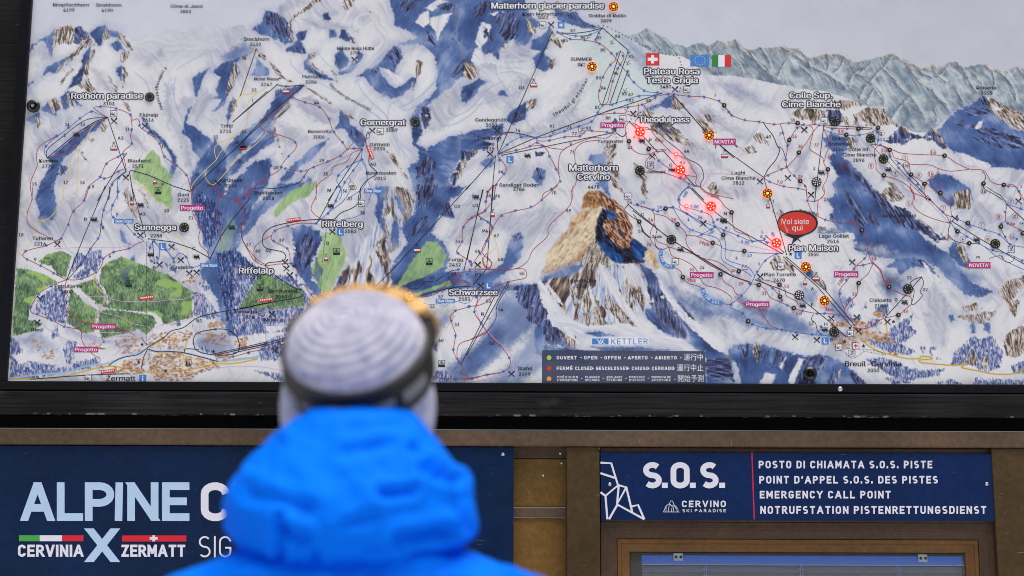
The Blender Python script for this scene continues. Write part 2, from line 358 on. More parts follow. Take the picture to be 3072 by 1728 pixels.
PAINT = r"""
A l:p.5,s20,a8 960,310 1340,220 1640,207 1850,180 1900,260 1700,330 1500,420 1300,400 1050,480 960,430
A l 1050,460 1080,415 1180,360 1170,420 1080,475
A l:s10 1200,600 1260,640 1230,760 1280,900 1380,1060 1400,1250 1340,1200 1300,1040 1220,900 1190,720
A l:s8 1290,760 1340,700 1420,700 1330,800
A l 215,400 240,370 330,310 375,410 330,420 260,400
A s:a100 222,330 300,285 350,255 400,218 395,270 375,412 360,380 330,300 300,292 260,320 222,362
A r:a95 400,220 440,195 500,183 540,197 522,320 470,322 440,326 410,312 380,412 375,370 395,270
A d:a70 545,197 580,195 640,245 620,290 560,322 535,322 540,250
A s 520,395 525,430 450,470 400,530 350,522 308,552 345,480 400,460
A r:a125 640,245 690,330 660,342 600,352 540,412 500,442 440,502 400,562 420,490 520,400 560,340 630,290
A s:a120 660,330 650,420 620,470 590,600 490,645 540,560 600,470 590,440 620,380
A r:a80 690,350 680,400 650,460 640,520 630,560 600,520 640,430 660,370
A s:a110 648,240 700,200 760,182 772,215 740,270 745,312 720,332 690,300
A r:a80 765,185 802,225 790,282 750,292 745,260 775,220
A s 790,215 870,232 850,272 800,260
A r:a60 870,232 910,265 962,362 930,370 900,330 880,290 840,287 850,270
A s 850,290 870,310 890,350 920,382 880,350 850,372 800,325
A r:a80 870,380 930,372 930,412 890,462 870,420
A s:a100 850,490 880,480 890,540 880,592 860,550 840,520
A r:a70 885,480 930,530 900,600 890,642 880,560
A r:a130 480,520 530,495 540,522 480,562 440,622 430,612
A r:a60 560,612 640,560 660,622 720,682 650,672
A r:a60 780,540 850,640 850,672 810,642
A s:a140 200,615 275,555 250,592 210,627
A s:a60 440,712 490,655 520,700 600,772 560,762 520,732 480,802 450,782
A r:a70 470,665 502,680 522,720 540,772 490,732
A s:a60 290,800 350,740 400,720 440,772 400,842 350,812
A r:a75 350,740 400,705 450,740 470,792 420,772 390,832 370,802
A s 190,862 240,830 290,810 280,872 240,902
A r:a75 240,840 300,850 312,882 270,922
A r:a60 890,740 930,750 950,802 930,802
A l:a60 640,450 760,560 840,660 800,680 700,600
A l:a60 860,900 1000,960 1060,1080 960,1080 900,1000
A l:a60 420,980 300,1100 220,1300 180,1200 240,1060 330,960
A s:a140 350,1145 430,1082 540,985 640,907 772,853 700,940 640,975 560,1065 520,1110 460,1150 420,1250 390,1350 405,1460 412,1560 370,1634 330,1664 300,1662 270,1600 290,1530 255,1449 262,1400 290,1330 350,1230 370,1190
A r 740,895 782,910 760,962 720,952
A d 440,1190 500,1212 470,1262 410,1272
A r:a50 640,990 682,1012 660,1040
A r:a50 550,1072 580,1080 640,1170 600,1140
A s:a120 1390,572 1430,540 1522,488 1480,540 1450,622 1420,692 1410,642
A s:a70 1340,850 1370,790 1402,758 1370,820 1352,890 1420,930 1520,1010 1562,1112 1540,1200 1450,1262 1392,1375 1380,1340 1430,1240 1452,1160 1400,1090 1380,1010 1318,960
A s:a60,s4 1030,850 1100,935 1190,1010 1272,1130 1272,1240 1230,1312 1220,1260 1250,1180 1230,1110 1160,1030 1080,962
A s:a125 1850,358 1790,402 1640,450 1560,500 1530,522 1600,560 1560,640 1572,690 1518,712 1600,720 1580,770 1540,802 1622,770 1652,690 1700,580 1732,520 1702,450
A S 1600,430 1760,300 1850,350 1700,440
A r:a75 1700,450 1732,510 1690,622 1640,692 1650,590 1680,510
A r:a75 1690,710 1732,720 1700,792 1668,842 1680,750
A s:a110 1660,740 1690,710 1680,802 1650,905 1638,830
A l:a130 1450,700 1500,640 1560,700 1480,820 1420,900 1400,800
C s:a80 130,205 200,165 235,80 310,92 400,165 430,302 370,322 330,292 180,242
C d:a75 240,85 300,92 400,160 420,220 432,302 400,290 300,232 270,180 240,172
C l:s8 318,120 330,50 390,0 480,-10 500,20 420,70 350,120
C r:a70 600,-20 640,0 600,22 560,52 480,102 430,152 412,165 430,230 437,305 410,290 400,170 440,110 540,40
C r:a60 800,-10 890,-10 860,42 820,85 800,50
C r:a50 958,38 1002,92 970,82
C l:a20 500,140 760,160 900,230 800,220 560,200
C s 645,100 690,88 706,140 690,157 650,140
C s:s4 690,210 730,215 742,262 700,272
C s:a60 780,210 810,220 850,270 872,312 820,302 768,270
C r:a70 850,265 887,270 870,322 840,302
C s:a110 450,242 532,215 520,272 490,302 530,382 500,392 382,365 430,332 460,282
C d 420,342 500,340 522,382 450,372
C s:a50 520,442 560,390 602,380 540,442 560,482 610,520 700,560 752,587 640,572 520,502 508,470
C r:a50 558,390 592,400 560,440 642,522 600,502 538,460
C r:a55 690,488 762,540 750,582 720,532
C s:a60 735,402 790,343 820,412 840,442 810,482 770,512 738,460
C s:a150 900,352 936,400 922,440 852,522 770,542 758,525 830,492 902,440
C s:a60 900,552 950,510 1050,470 1090,412 1160,338 1200,330 1222,382 1212,430 1170,502 1182,542 1130,512 1090,502 1058,482 1070,522 1120,602 1180,642 1230,622 1290,560 1332,562 1312,622 1220,692 1140,712 1060,682 1000,622 958,560
C w:a50 1080,490 1150,560 1190,610 1240,590 1230,560 1160,540 1110,500
C d:a65 1090,422 1160,338 1202,360 1222,422 1170,502 1150,442
C d:a60 980,522 1060,478 1042,542 990,562
C r:a90 1330,440 1377,450 1360,512 1330,582 1322,520
C r:a90 1290,600 1312,580 1302,652 1278,652
C s:a120,w4 1120,-60 1932,-60 1990,120 1880,190 1830,250 1760,340 1720,430 1760,502 1650,560 1560,642 1480,692 1400,772 1350,822 1330,902 1280,872 1330,770 1430,702 1470,650 1482,560 1470,440 1440,382 1380,332 1330,322 1240,332 1195,312 1340,270 1260,232 1165,180 1170,90 1138,50
C w:a110 1510,105 1582,98 1500,232 1480,302 1460,222 1420,182 1430,130
C w:a60 1350,100 1412,78 1422,160 1380,202 1320,162
C w 1845,100 1912,93 1880,132 1850,122
C w:a60 1380,60 1500,-20 1560,10 1440,80
C w:a60 1720,442 1760,340 1830,292 1960,330 1960,480 1830,450 1780,472
C d:a120 1190,22 1280,-20 1380,-20 1280,92 1240,122 1220,70
C d:a120 1450,42 1520,20 1642,50 1560,92
C d:a60 1400,222 1450,270 1462,332 1410,292
C d:a120 1640,122 1702,60 1640,202 1560,342 1600,250
C d:a60 1800,222 1872,312 1922,352 1850,332
C d:a125 1560,562 1650,440 1702,430 1680,502 1600,562
C d:a125 1690,40 1760,-20 1800,0 1700,120
C r:a60 1700,440 1772,522 1740,572 1720,522
C s:a130 1690,682 1720,640 1792,598 1760,682 1680,752 1668,702
C l:a60 1380,800 1500,700 1640,620 1660,760 1560,900 1440,960
C s:a20,w4 1290,850 1342,815 1372,960 1330,1042 1400,1082 1560,992 1960,895 1960,965 1720,1052 1640,1152 1560,1292 1582,1352 1522,1449 1500,1480 1330,1480 1290,1322 1268,1222 1340,1150 1338,1080 1300,1052
C w:a165,p.7 1370,1050 1560,960 1900,880 1560,940 1420,960
C d:a100 1320,1202 1420,1130 1472,1182 1460,1232 1330,1292
C d:a100 1370,1302 1460,1270 1492,1449 1440,1530 1370,1620 1330,1570 1330,1449 1340,1382
C d:a100 1560,1292 1640,1180 1700,1092 1722,1122 1660,1202 1650,1262 1600,1342
C r:a95 1680,1100 1760,1060 1792,1080 1730,1142 1680,1192 1640,1312 1620,1282
C d 1370,790 1430,770 1430,860 1390,950 1360,880
C r:a130 250,892 300,850 400,750 412,772 330,852 290,902 352,1112 280,962
C s:a140,w4 515,622 430,702 400,752 300,832 250,932 170,1002 60,1112 0,1162 -60,1230 -120,1250 -150,1200 0,1012 60,962 180,882 250,802 300,702 310,662
C s:a140,w4 265,905 290,985 300,1030 220,1062 140,1142 0,1262 -120,1330 -100,1290 0,1180 120,1080
C s:a140 572,1062 692,1003 620,1102 560,1162 460,1232 420,1292 350,1352 328,1342 340,1292 440,1182 500,1142
C l:a30,s10 430,720 560,702 782,782 740,902 600,882 500,802
C l:a120 330,900 480,960 560,1000 450,1080 380,1060
C s:a60 780,792 830,832 850,902 940,962 962,1022 930,1082 880,1042 840,1002 810,932 738,932 770,862
C d 840,932 930,952 900,1012 850,982
C r:a40 60,285 165,362 220,402 290,462 360,542 445,605 340,572 290,512 260,452 210,422 160,372 100,332
C s:a80 170,430 262,502 262,542 190,557 128,542 160,492
C r:a35 510,622 640,692 702,742 660,722 560,662
C r:a40 770,782 850,832 922,902 860,862 810,832
C l:a55 900,1060 1100,1080 1180,1200 1060,1200 980,1120
C r:a60 1100,1082 1170,1122 1202,1212 1292,1312 1250,1292 1180,1202
C s:a120 540,1282 572,1292 555,1382 498,1402 520,1332
C l:a140 600,1180 800,1100 900,1140 700,1300 620,1320
C l:a130 280,1340 500,1300 560,1330 420,1449 250,1449
D l:a60 900,100 960,20 1030,120 1000,260 930,240
D s:a130,w4 290,32 330,-20 520,-30 470,42 360,82 290,132 200,212 140,302 60,382 28,442 70,302 100,202 170,122
D l:a80 100,380 200,240 330,260 420,300 430,420 330,420 240,520 160,560
D s:a110,w5 420,300 520,278 622,320 642,372 600,482 560,582 600,642 570,682 640,702 650,862 560,742 480,642 430,562 440,452
D d:a105 440,460 520,340 600,400 560,560 500,600
D g:a100 640,330 770,330 792,420 822,492 790,592 740,692 680,792 640,762 600,682 562,602 600,522 640,422
D s:a120,p.6 600,520 650,600 620,700 580,660
D s:a110 690,800 780,640 862,682 902,732 840,802
D l:a80 820,360 1000,260 1040,420 960,520 860,600
D F:X1130;-300 920,420 1030,280 1110,0 1300,20 1310,210 1220,300 1210,440 1130,480 1150,640 1080,780 800,800 780,620 880,540
D r:a80 1130,0 1172,62 1110,82 1132,162 1090,252 1132,332 1142,472 1110,382 1078,242 1110,122
D r:a75 1250,22 1312,102 1290,202 1250,182 1240,82
D r:a70 1020,420 1070,430 1110,530 1080,560 1040,500
D s:a100 1025,0 1112,0 1090,92 1078,202 1100,332 1060,300 1020,180 1045,90
D s:a90 1160,62 1200,80 1240,182 1190,150
D s:a95 1170,220 1200,300 1190,420 1150,460 1140,330
D s:a125,w4 1312,0 1692,0 1560,112 1602,222 1500,212 1440,332 1542,432 1562,522 1530,622 1720,602 1940,622 1940,702 1740,732 1560,742 1380,802 1230,832 1100,782 1150,702 1140,602 1180,522 1260,402 1210,302 1320,182 1322,82
D d:a100 1330,-10 1482,-10 1440,82 1370,172 1330,122
D d:a120 1280,322 1360,232 1422,202 1380,302 1300,362
D d:a70 1500,132 1560,110 1592,222 1530,192
D l:a120,s10 1530,380 1640,200 1700,60 1800,20 1740,300 1620,420
D g:a130 1280,562 1340,472 1400,392 1480,400 1552,492 1520,582 1420,642 1300,682 1160,757 1230,642
D g:a160 1240,802 1400,742 1570,680 1582,712 1440,752 1300,802 1240,832
D S:a130 1420,1082 1500,922 1582,932 1560,962 1500,1022 1440,1102
D S:a130 1440,1449 1560,1300 1700,1200 1880,1060 1932,1000 1932,1180 1800,1330 1700,1420
D l:a120 1430,900 1540,850 1600,900 1480,1000
B s:a110,w4 1380,-60 1400,-110 1450,-200 1560,-340 1640,-240 1640,-40 1620,72 1700,-40 1850,-190 1960,-200 1960,-60 1850,120 1760,302 1720,422 1650,562 1600,642 1600,762 1640,902 1702,1002 1722,1082 1660,1082 1600,962 1570,802 1500,702 1448,622 1490,562 1522,510 1470,382 1420,232 1398,132
B D 1410,62 1460,40 1552,112 1592,202 1602,282 1560,382 1520,442 1480,362 1430,222
B D 1560,492 1700,442 1740,482 1830,562 1960,622 1960,642 1760,762 1740,882 1722,1082 1640,962 1600,762
B g:p.4,a120 1600,332 1680,222 1722,302 1640,492 1560,472
B g 1040,-10 1240,-10 1247,82 1240,162 1180,122 1110,72
A g 1060,1130 1100,1080 1150,1130 1170,1192 1252,1280 1222,1340 1240,1460 1130,1460 1080,1362 958,1292 958,1240
C g 600,1310 612,1352 540,1422 430,1460 400,1460 500,1382 570,1322
D g 290,182 360,82 420,32 520,-10 555,-10 500,52 400,132 300,232
B l:a60 150,200 380,240 460,90 560,60 620,260 430,380 240,320
B l:a60 860,200 1000,120 1200,200 1300,330 1200,340 1000,330
B r:a70,p.8 880,50 930,0 980,130 1020,250 960,200
B r:a55,p.7 1000,0 1050,60 1080,160 1050,110
B s 870,320 885,312 920,390 965,425 930,432 880,392
B s 900,560 985,488 975,540 940,560
B l:a60 1240,690 1400,700 1500,850 1420,830
B S:p.6 440,1000 600,1060 760,1110 900,1120 700,1130 520,1070
B S:p.5 120,1100 300,1060 420,1180 230,1200
B G 280,542 340,490 440,465 522,502 490,602 480,662 420,642 370,572 310,562
B G:y1 120,592 200,600 320,632 422,692 330,732 260,792 220,852 200,962 312,992 230,1052 88,1082 108,802
B B 540,522 560,480 620,490 642,552 600,572 500,632
B B 640,470 732,460 742,522 700,602 640,652 518,667 600,592
B B 460,720 492,832 482,962 470,1002 300,942 252,882 300,792 380,732
B G:y.3 548,710 680,670 740,740 760,792 792,882 740,862 650,802 600,762
B G:y.9 760,562 880,508 1000,552 1120,600 1232,642 1280,682 1402,772 1390,882 1402,942 1260,982 1180,1002 1170,962 1120,912 980,902 780,882 790,832 760,742 718,702 730,602
B s:p.55,a120 850,620 940,570 980,560 900,680
B g:a120,p.7 1215,800 1250,790 1290,870 1260,860
B G:y.4 510,732 560,782 620,842 700,892 690,1002 680,1052 600,1062 540,1012 488,992 500,852
B G:y.4 720,902 800,890 980,912 1110,932 1132,992 1100,1042 1060,1072 1000,1032 950,1052 900,1062 820,1082 760,1092 740,1102 708,1002
B B 690,660 720,702 760,772 792,862 770,852 700,722
B B 690,900 722,902 700,1002 690,980
B B 1400,762 1470,770 1560,892 1592,942 1500,962 1400,922
B B 1480,680 1520,740 1480,760 1430,700
B B 70,1092 130,1100 162,1202 100,1222 140,1282 230,1262 380,1292 520,1312 540,1272 700,1242 722,1272 640,1322 430,1352 250,1392 70,1392
B B 460,1182 490,1110 562,1130 550,1212 520,1292 480,1272
B B 380,1010 420,1000 430,1080 380,1100
B B 1180,540 1260,570 1290,620 1230,610
B S:p.7 1420,1130 1520,1060 1650,1090 1700,1160 1600,1220 1470,1190
B B 1440,1150 1540,1180 1560,1210 1480,1200
B B 1230,1000 1300,970 1310,1010
B B 1380,1010 1400,1000 1400,1030
D B 0,562 110,580 220,642 430,642 470,702 600,862 600,1062 400,1062 280,1052 240,1082 100,1102 0,1062
D G:y.3 190,640 260,640 350,692 500,742 512,862 320,882 45,882 90,802
D w:w4 240,1010 420,980 560,950 560,985 420,1010 260,1060
D w:w4 60,1080 240,1060 400,1060 300,1080 150,1120
D B 180,1182 250,1110 420,1050 420,1182 300,1262 200,1252
D B 160,1332 330,1352 400,1402 350,1422
D B 1440,1160 1490,1100 1480,1200
D B 1440,1400 1480,1330 1560,1340 1600,1400 1520,1420
E s:a120,w4 -60,60 100,-60 410,-60 440,82 522,172 480,252 450,312 370,332 330,282 240,342 230,432 190,382 130,392 100,332 0,372 -60,300
E w 155,102 222,83 212,122
E w 258,78 332,110 312,144 265,117
E w:a70 60,300 110,160 180,180 150,300 90,360
E d:a115 200,112 320,60 382,152 370,262 290,302 230,242
E d:a115 60,60 130,0 200,20 120,110 70,130
E d:a70 130,192 182,262 192,302 128,272
E r:a65 440,132 502,202 490,252 440,222
E r:a80 250,332 312,280 290,374
E r:a75 355,310 382,320 370,362
E l:a20 240,360 400,330 480,420 400,440 300,420
E s:a110 602,190 624,232 602,262 592,332 560,382 642,462 560,517 500,482 480,422 530,372 468,352 468,292 540,262 590,212
E r:a65 620,225 652,270 702,302 680,352 640,312 600,292
E r:a80 585,432 642,420 640,482 600,502
E s:a25,s3 640,62 720,92 790,87 830,132 890,177 985,205 900,210 800,192 700,162 640,112
E d:a60 715,95 790,88 800,140 740,130
E Q:c188/205/204,p.66,s12,w5 700,202 980,202 1150,262 1260,382 1330,482 1402,602 1402,682 1280,742 1100,802 950,832 930,842 900,762 890,642 920,502 900,422 800,382 740,302
E S:s22,p.7 1110,262 1250,332 1360,402 1300,470 1190,372
E l:a55 1180,380 1290,470 1380,600 1300,560 1220,460
E l:a130 560,900 760,640 860,560 820,760 700,880
E s:a150 -40,640 0,620 90,573 152,590 60,652 20,722 0,742 -40,740
E s 240,662 270,650 292,692 210,692
E s:a130 320,802 420,740 512,708 500,762 440,802 420,862 330,902 288,862
E r:a120 430,740 512,710 490,782 430,802
E d:a120 330,830 400,790 420,850 350,890
E r:a60 -20,450 50,480 82,542 20,582 -20,562
E s:a160 -40,1012 100,1010 192,1042 130,1082 0,1092 -40,1080
E s 100,1182 190,1140 202,1182 140,1222
E d -40,1092 60,1080 40,1142 -40,1172
E s:a110 480,1232 520,1208 572,1230 565,1302 540,1342 500,1312 473,1282
E d 505,1215 570,1232 560,1300 520,1290
E d 490,1102 560,1100 550,1132 500,1132
E l:a110 380,560 520,540 480,620 400,680 300,780 330,660
E l:a150 300,960 700,900 900,880 720,960 420,1010
E l:a120 250,1200 420,1160 480,1230 400,1400 300,1320
E s:a75 1000,1060 980,1112 890,1118 878,1162 930,1202 1000,1222 1042,1292 980,1302 930,1332 1010,1392 1040,1432 1045,1500 1020,1302 1010,1122
E r:a120 1000,1070 1080,1048 1092,1102 1050,1182 1010,1202
E r:a60 1050,1202 1112,1262 1100,1322 1142,1402 1080,1362 1040,1302
E d:a110 1040,900 1080,860 1110,900 1060,960
E s:a150 1500,690 1440,702 1400,742 1300,782 1228,832 1330,802 1400,772 1450,792 1500,772
E r:a60 1495,692 1582,772 1560,792 1480,782
E r:a60 1230,852 1300,802 1372,812 1330,870
E r:a40 1320,902 1440,870 1560,962 1600,1022 1722,1082 1680,1092 1560,1042 1460,1002 1360,962
E d:a40,p.7 1340,905 1430,885 1500,960 1420,960
E r:a50 1628,820 1700,850 1742,922 1792,992 1720,962
E r:a50 1740,842 1802,838 1792,892
E r:a50 1200,1172 1302,1242 1302,1332 1250,1282
E r:a60 1270,1310 1300,1320 1310,1440 1270,1400
E r:a120 1750,1350 1800,1310 1830,1400 1780,1420
E l:a50 1500,1100 1640,1150 1680,1280 1600,1200
E l:a60 1580,1000 1800,1120 1900,1240 1760,1200 1640,1100
F l:a130 0,120 120,200 60,420 0,420
F l:a125 420,200 560,120 700,180 600,340 480,380 400,330
F l:a120 150,220 330,180 420,260 300,330
F s:a130 -20,612 60,642 160,622 270,562 280,502 300,412 350,340 390,328 412,362 412,442 380,522 300,602 180,692 80,702 -20,702
F d 330,352 390,330 412,372 350,402
F S:a125 240,792 480,722 522,1002 340,1142 120,1302 0,1352 0,1232 150,1062
F S:a125,p.8 480,1000 560,1150 540,1300 380,1449 100,1449 300,1280 420,1150
F S:s8 0,710 240,700 500,712 400,760 100,770
F s:a100 500,1010 560,1020 580,1150 545,1230 500,1200 490,1110
F s:a150,w4 340,722 480,715 560,662 700,602 780,562 900,560 900,700 560,760 420,760
X S:p.7,s10,a150 115,570 200,520 300,500 390,470 380,540 300,590 200,600 105,600
X c:w2,s2 405,62 440,70 465,110 470,150 500,170 470,195 450,240 440,300 440,345 415,375 380,430 330,470 280,490 200,512 150,545 118,560 150,500 150,430 165,410 240,350 250,330 290,285 300,215 360,180 365,130 370,90
X o:s3 405,60 440,63 482,80 474,150 430,172 400,160 365,168 368,110 380,80
X o:p.55,s5,a110 296,240 330,250 310,300 260,350 180,410 230,330 285,285
X o:p.45,s5,a110 360,180 400,180 380,240 340,260 310,240
X o:p.8,s7,a120 130,548 200,512 270,488 330,455 390,395 435,352 436,395 385,462 300,505 210,540
X b:w2,a48 440,60 490,75 522,105 560,120 600,160 630,210 655,270 652,330 690,360 745,402 745,432 720,480 690,492 650,482 610,492 580,482 540,472 500,432 470,392 440,352 440,300 450,240 470,200 500,172 470,150
X b:p.7,a60 445,62 480,75 520,130 500,165 470,150 462,105
X k:s3,a48 482,172 512,182 502,230 482,270 502,312 560,380 592,402 640,405 652,340 682,352 742,402 746,432 720,482 690,490 650,482 610,492 580,482 540,472 500,432 470,392 440,352 440,300 450,240 468,200
X b:p.85,a52,s3 520,190 560,220 600,260 630,320 645,395 600,392 560,362 520,310 500,290 505,240
X k:p.6,s4 560,230 600,300 610,350 575,320
X u:s4 508,174 556,186 562,216 545,236 510,216
X u:s5,p.95 445,326 470,360 520,395 560,420 600,438 606,482 560,480 520,450 480,412 445,362
X u:s5,p.95 655,353 690,370 742,405 742,440 712,470 682,460 664,420
X k:p.9,s4 600,412 640,402 662,420 690,482 640,486 610,482
X c:s3,w3 740,400 776,410 802,470 816,522 790,528 752,482 722,462
X o:p.5,s4 760,410 790,440 810,510 780,510
F r:a110 880,442 932,382 962,432 1002,532 1052,602 900,652 800,562 840,512
F s:a60,p.8 560,650 760,570 860,560 880,640 720,690 560,690
F F:X1000;60 520,692 640,660 760,640 860,560 960,500 1020,560 1140,572 1280,562 1292,902 1200,982 1000,1002 860,1002 700,932 600,852
X w:s9,p.9 610,492 692,497 702,570 722,625 680,642 622,602 588,530
X r:a100,p.8 420,372 446,362 472,392 502,442 545,490 520,520 460,510 405,470 395,430
F d:a100 340,732 500,702 560,872 620,992 590,1052 520,1012 430,952 460,912 370,852
F w:a55 500,690 540,680 600,770 680,870 760,960 690,940 600,860 550,800
F w:a65 570,700 610,720 700,860 640,830
F w:a60 960,560 1000,570 1100,760 1240,960 1300,1060 1260,1040 1120,880 1000,700
F r:a80 740,700 780,740 830,900 790,860 750,780
F r:a85 850,730 890,820 900,990 860,1000 840,860
F r:a85 930,780 960,860 1000,1000 920,1000
F r:a80 1000,760 1100,880 1240,1020 1130,980 1000,880
F r:a85 1160,660 1210,780 1220,930 1180,860 1150,760
F r:a85 1240,700 1290,800 1280,910 1240,820
F w:a85 880,680 910,780 950,960 925,900 890,800
F w:a60 1060,640 1150,860 1120,840 1050,700
F d:a85,w5 1290,622 1380,642 1440,802 1500,882 1560,962 1602,1092 1570,1112 1480,1062 1380,962 1330,872 1318,742
F s:a90,p.8 1250,560 1340,600 1380,720 1310,700
F s:a50,w3 1500,862 1660,982 1902,1232 1940,1322 1940,1449 1740,1449 1732,1192 1560,1172 1480,1122 1400,1042 1300,952 1290,892 1340,882 1400,972 1560,1122 1622,1122 1600,1052
F w:a50,s2 1370,602 1440,702 1540,872 1640,952 1800,1052 1912,1222 1800,1182 1680,1082 1560,962 1480,852 1400,732
F d:a45 1525,830 1560,850 1680,990 1600,930
F w:a20,s4,w3 620,852 740,962 880,1012 1010,1002 1240,1022 1300,1072 1400,1042 1560,1112 1700,1200 1300,1200 900,1172 800,1102 640,1002
F s:s3 860,1062 960,1052 1082,1080 960,1087
F s:s4,p.8 900,1160 1200,1160 1500,1180 1400,1196 1000,1196
F d:a95 548,1022 640,1010 760,1062 792,1172 720,1172 600,1152 560,1082
F r:a90 680,1062 790,1082 780,1162 720,1152
F w:a60 640,1010 760,1040 800,1120 740,1090
F s:a90 560,1150 900,1200 900,1260 560,1260
F d:a100 700,1160 840,1200 860,1300 760,1240
F l:a50 1440,660 1560,760 1700,900 1900,960 1900,1100 1720,1000 1560,850
F S:a45 1400,640 1520,780 1700,860 1840,920 1700,960 1540,840
F d:a5,w6 1740,1250 1932,1220 1932,1400 1800,1400 1740,1330
I l:s20,a30 600,602 700,600 900,692 1000,782 900,772 700,682
I S:s20,p.45,a30 660,610 760,620 880,700 760,690
I l:a40 400,820 560,760 700,900 900,980 760,990 600,920
I r:a50 430,820 480,850 600,960 560,960
I r:a50 720,1042 800,1082 860,1052 902,1102 830,1112
I r:a60 500,830 560,830 590,910 540,880
I r:a60 870,982 920,958 982,1052 900,1032
I l:a60 540,1420 620,1350 800,1360 840,1449
I r:a110 540,1350 590,1310 620,1380 570,1420
I r:a75 1150,822 1200,790 1320,790 1402,802 1390,862 1300,872 1190,852
I r:a75 1380,750 1560,718 1682,762 1600,772 1480,792 1400,772
I d:a80 1400,802 1480,790 1522,852 1500,902 1420,882
I r:a70 1590,832 1700,780 1812,790 1862,862 1920,912 1820,902 1740,912 1640,922 1600,872
I w:a70 1600,900 1640,870 1700,900 1660,915
I r:a60 1500,840 1540,850 1580,910 1540,900
G l:a120 240,1200 330,1080 380,1000 370,1200 300,1300
G s:a70,w4 475,1002 530,973 640,1002 722,1032 660,1062 620,1132 690,1202 760,1272 840,1362 900,1449 960,1530 1100,1612 1160,1672 1240,1752 1340,1812 1402,1852 1422,1892 1502,1992 1560,2052 1702,2112 1600,2152 1502,2132 1300,1932 1200,1892 1002,1882 820,1852 700,1802 722,1752 600,1702 560,1622 530,1572 552,1512 510,1449 562,1392 540,1322 600,1282 540,1202 518,1142 560,1102 498,1062
G r:a70 640,1000 690,990 720,1050 690,1080 650,1040
G d:a60 600,1152 700,1202 760,1282 860,1382 905,1449 860,1449 780,1380 700,1302 620,1232
H d:a60 630,20 700,90 760,172 802,262 740,282 690,202 640,100
H d:a55 860,20 940,82 962,122 1100,182 1160,242 1300,332 1382,382 1300,402 1160,322 1002,262 900,182 858,100
H d:a60 760,150 860,230 890,290 820,260
H r:a50 1000,-10 1072,62 1060,92 980,112 898,62 918,15
H r:a50 1160,230 1230,270 1340,340 1280,320
G r:a50 938,1308 982,1328 1052,1402 1040,1432 990,1392
H s:p.6 600,250 740,300 720,350 640,310
H r:a60,p.8 440,290 520,300 602,302 560,332 440,332
H r:a80,p.7 130,180 170,160 200,200 150,230
H r:a80,p.7 370,180 430,190 440,230 400,220
H w:s2 350,402 460,332 600,320 702,342 702,380 600,412 450,422
H s:p.7 430,332 520,322 640,330 520,345
G s:a60,w4 1640,693 1700,762 1740,832 1850,932 1940,962 2200,1000 2200,1200 1932,1232 1800,1212 1560,1202 1440,1112 1330,1032 1288,962 1330,922 1420,812 1540,762
G d:a20 1500,800 1640,780 1740,830 1640,830 1540,850
G d:a20 1420,860 1560,900 1700,930 1900,1000 1932,1060 1800,1020 1600,960 1450,920
G d:a40 1560,1000 1700,1000 1900,1070 1740,1060
G d:a60 1560,760 1640,695 1700,780 1640,760
G w:a60 1590,900 1640,860 1610,930 1580,930
G w:a60 1430,1100 1500,1110 1700,1200 1640,1230 1500,1180
G r:a50 1660,700 1760,740 1830,790 1940,832 2200,900 2200,990 1940,952 1860,932 1740,842 1680,792
G w:a45 1690,752 1770,790 1720,802
G d:a80 918,1022 980,970 1060,908 1092,962 1150,972 1210,982 1260,930 1300,962 1382,1072 1340,1082 1260,1012 1100,1012 1060,1052 950,1042
G r:a60 1050,920 1080,915 1090,970 1060,960
G r:a60 1260,940 1290,940 1370,1060 1330,1040
G s:a70 1240,1302 1310,1253 1400,1270 1540,1372 1562,1449 1560,1462 1400,1502 1330,1449 1300,1402 1238,1342
G r:a85 1420,1400 1520,1370 1562,1432 1560,1480 1530,1520 1430,1520
G l:a40 900,1200 1060,1300 1180,1449 1040,1440
G l:a40 1640,1260 1800,1380 1920,1500 1780,1480
G l:a60 1560,1460 1700,1500 1800,1640 1640,1620 1540,1540
H s:a60 1390,442 1430,400 1500,442 1540,542 1522,592 1450,562 1398,502
H r:a70 1440,412 1492,440 1532,542 1512,592 1460,482
H s:a60 940,582 1010,523 1130,518 1200,532 1262,592 1180,582 1110,582 1040,642 1000,592
H d:a60 1100,562 1180,523 1282,602 1332,672 1260,622 1200,572
H w:a60 1190,545 1220,550 1300,690 1260,660
H S:s18 900,620 1020,640 1080,740 960,800 880,720
H S:s18,p.7 1180,440 1400,560 1620,660 1560,700 1340,600
H l 720,420 900,420 1000,480 860,520
H l:a70 1200,760 1300,700 1400,900 1350,1200 1240,1100
H l:a70 620,560 560,700 590,860 560,820 540,680
H r:a60 90,552 140,500 262,562 272,642 220,602 120,602
H r:a60 310,540 382,592 482,682 505,752 420,682
H s:a55 330,560 380,590 430,680 360,640
H S:s12 320,702 430,760 420,862 340,822
H S:a20 -150,800 0,850 150,882 300,962 420,1042 560,1062 640,1082 400,1090 200,1050 60,962 -100,900
H S:a60,s14 500,860 600,760 640,860 700,960 640,1000 540,930
J S:s16,a30 400,772 560,832 740,882 900,962 1050,1022 1000,1040 800,982 600,922
J S:s14,p.6,a60 340,640 520,760 720,840 620,860 460,760
J r:a90 1000,180 1040,150 1060,180 1030,210
J r:a80,p.8 1190,160 1330,190 1340,240 1290,210
J s:a80,w4 690,1182 760,1140 850,1130 960,1152 1070,1182 1200,1222 1350,1213 1500,1262 1700,1432 1740,1500 800,1500 760,1302 700,1232
J d:a75 760,1150 850,1130 830,1230 790,1240
J r:a85 870,1130 920,1140 900,1260 870,1200
J d:a100 900,1190 1000,1170 960,1260 910,1280
J d:a100 1040,1180 1120,1210 1060,1290 1010,1290
J d:a40 950,1270 1010,1310 980,1330
J d:a105 1230,1260 1340,1215 1400,1250 1330,1340 1250,1330
J r:a95 1400,1240 1370,1330 1340,1400 1380,1320
J r:a95 1510,1280 1480,1360 1440,1430 1500,1380
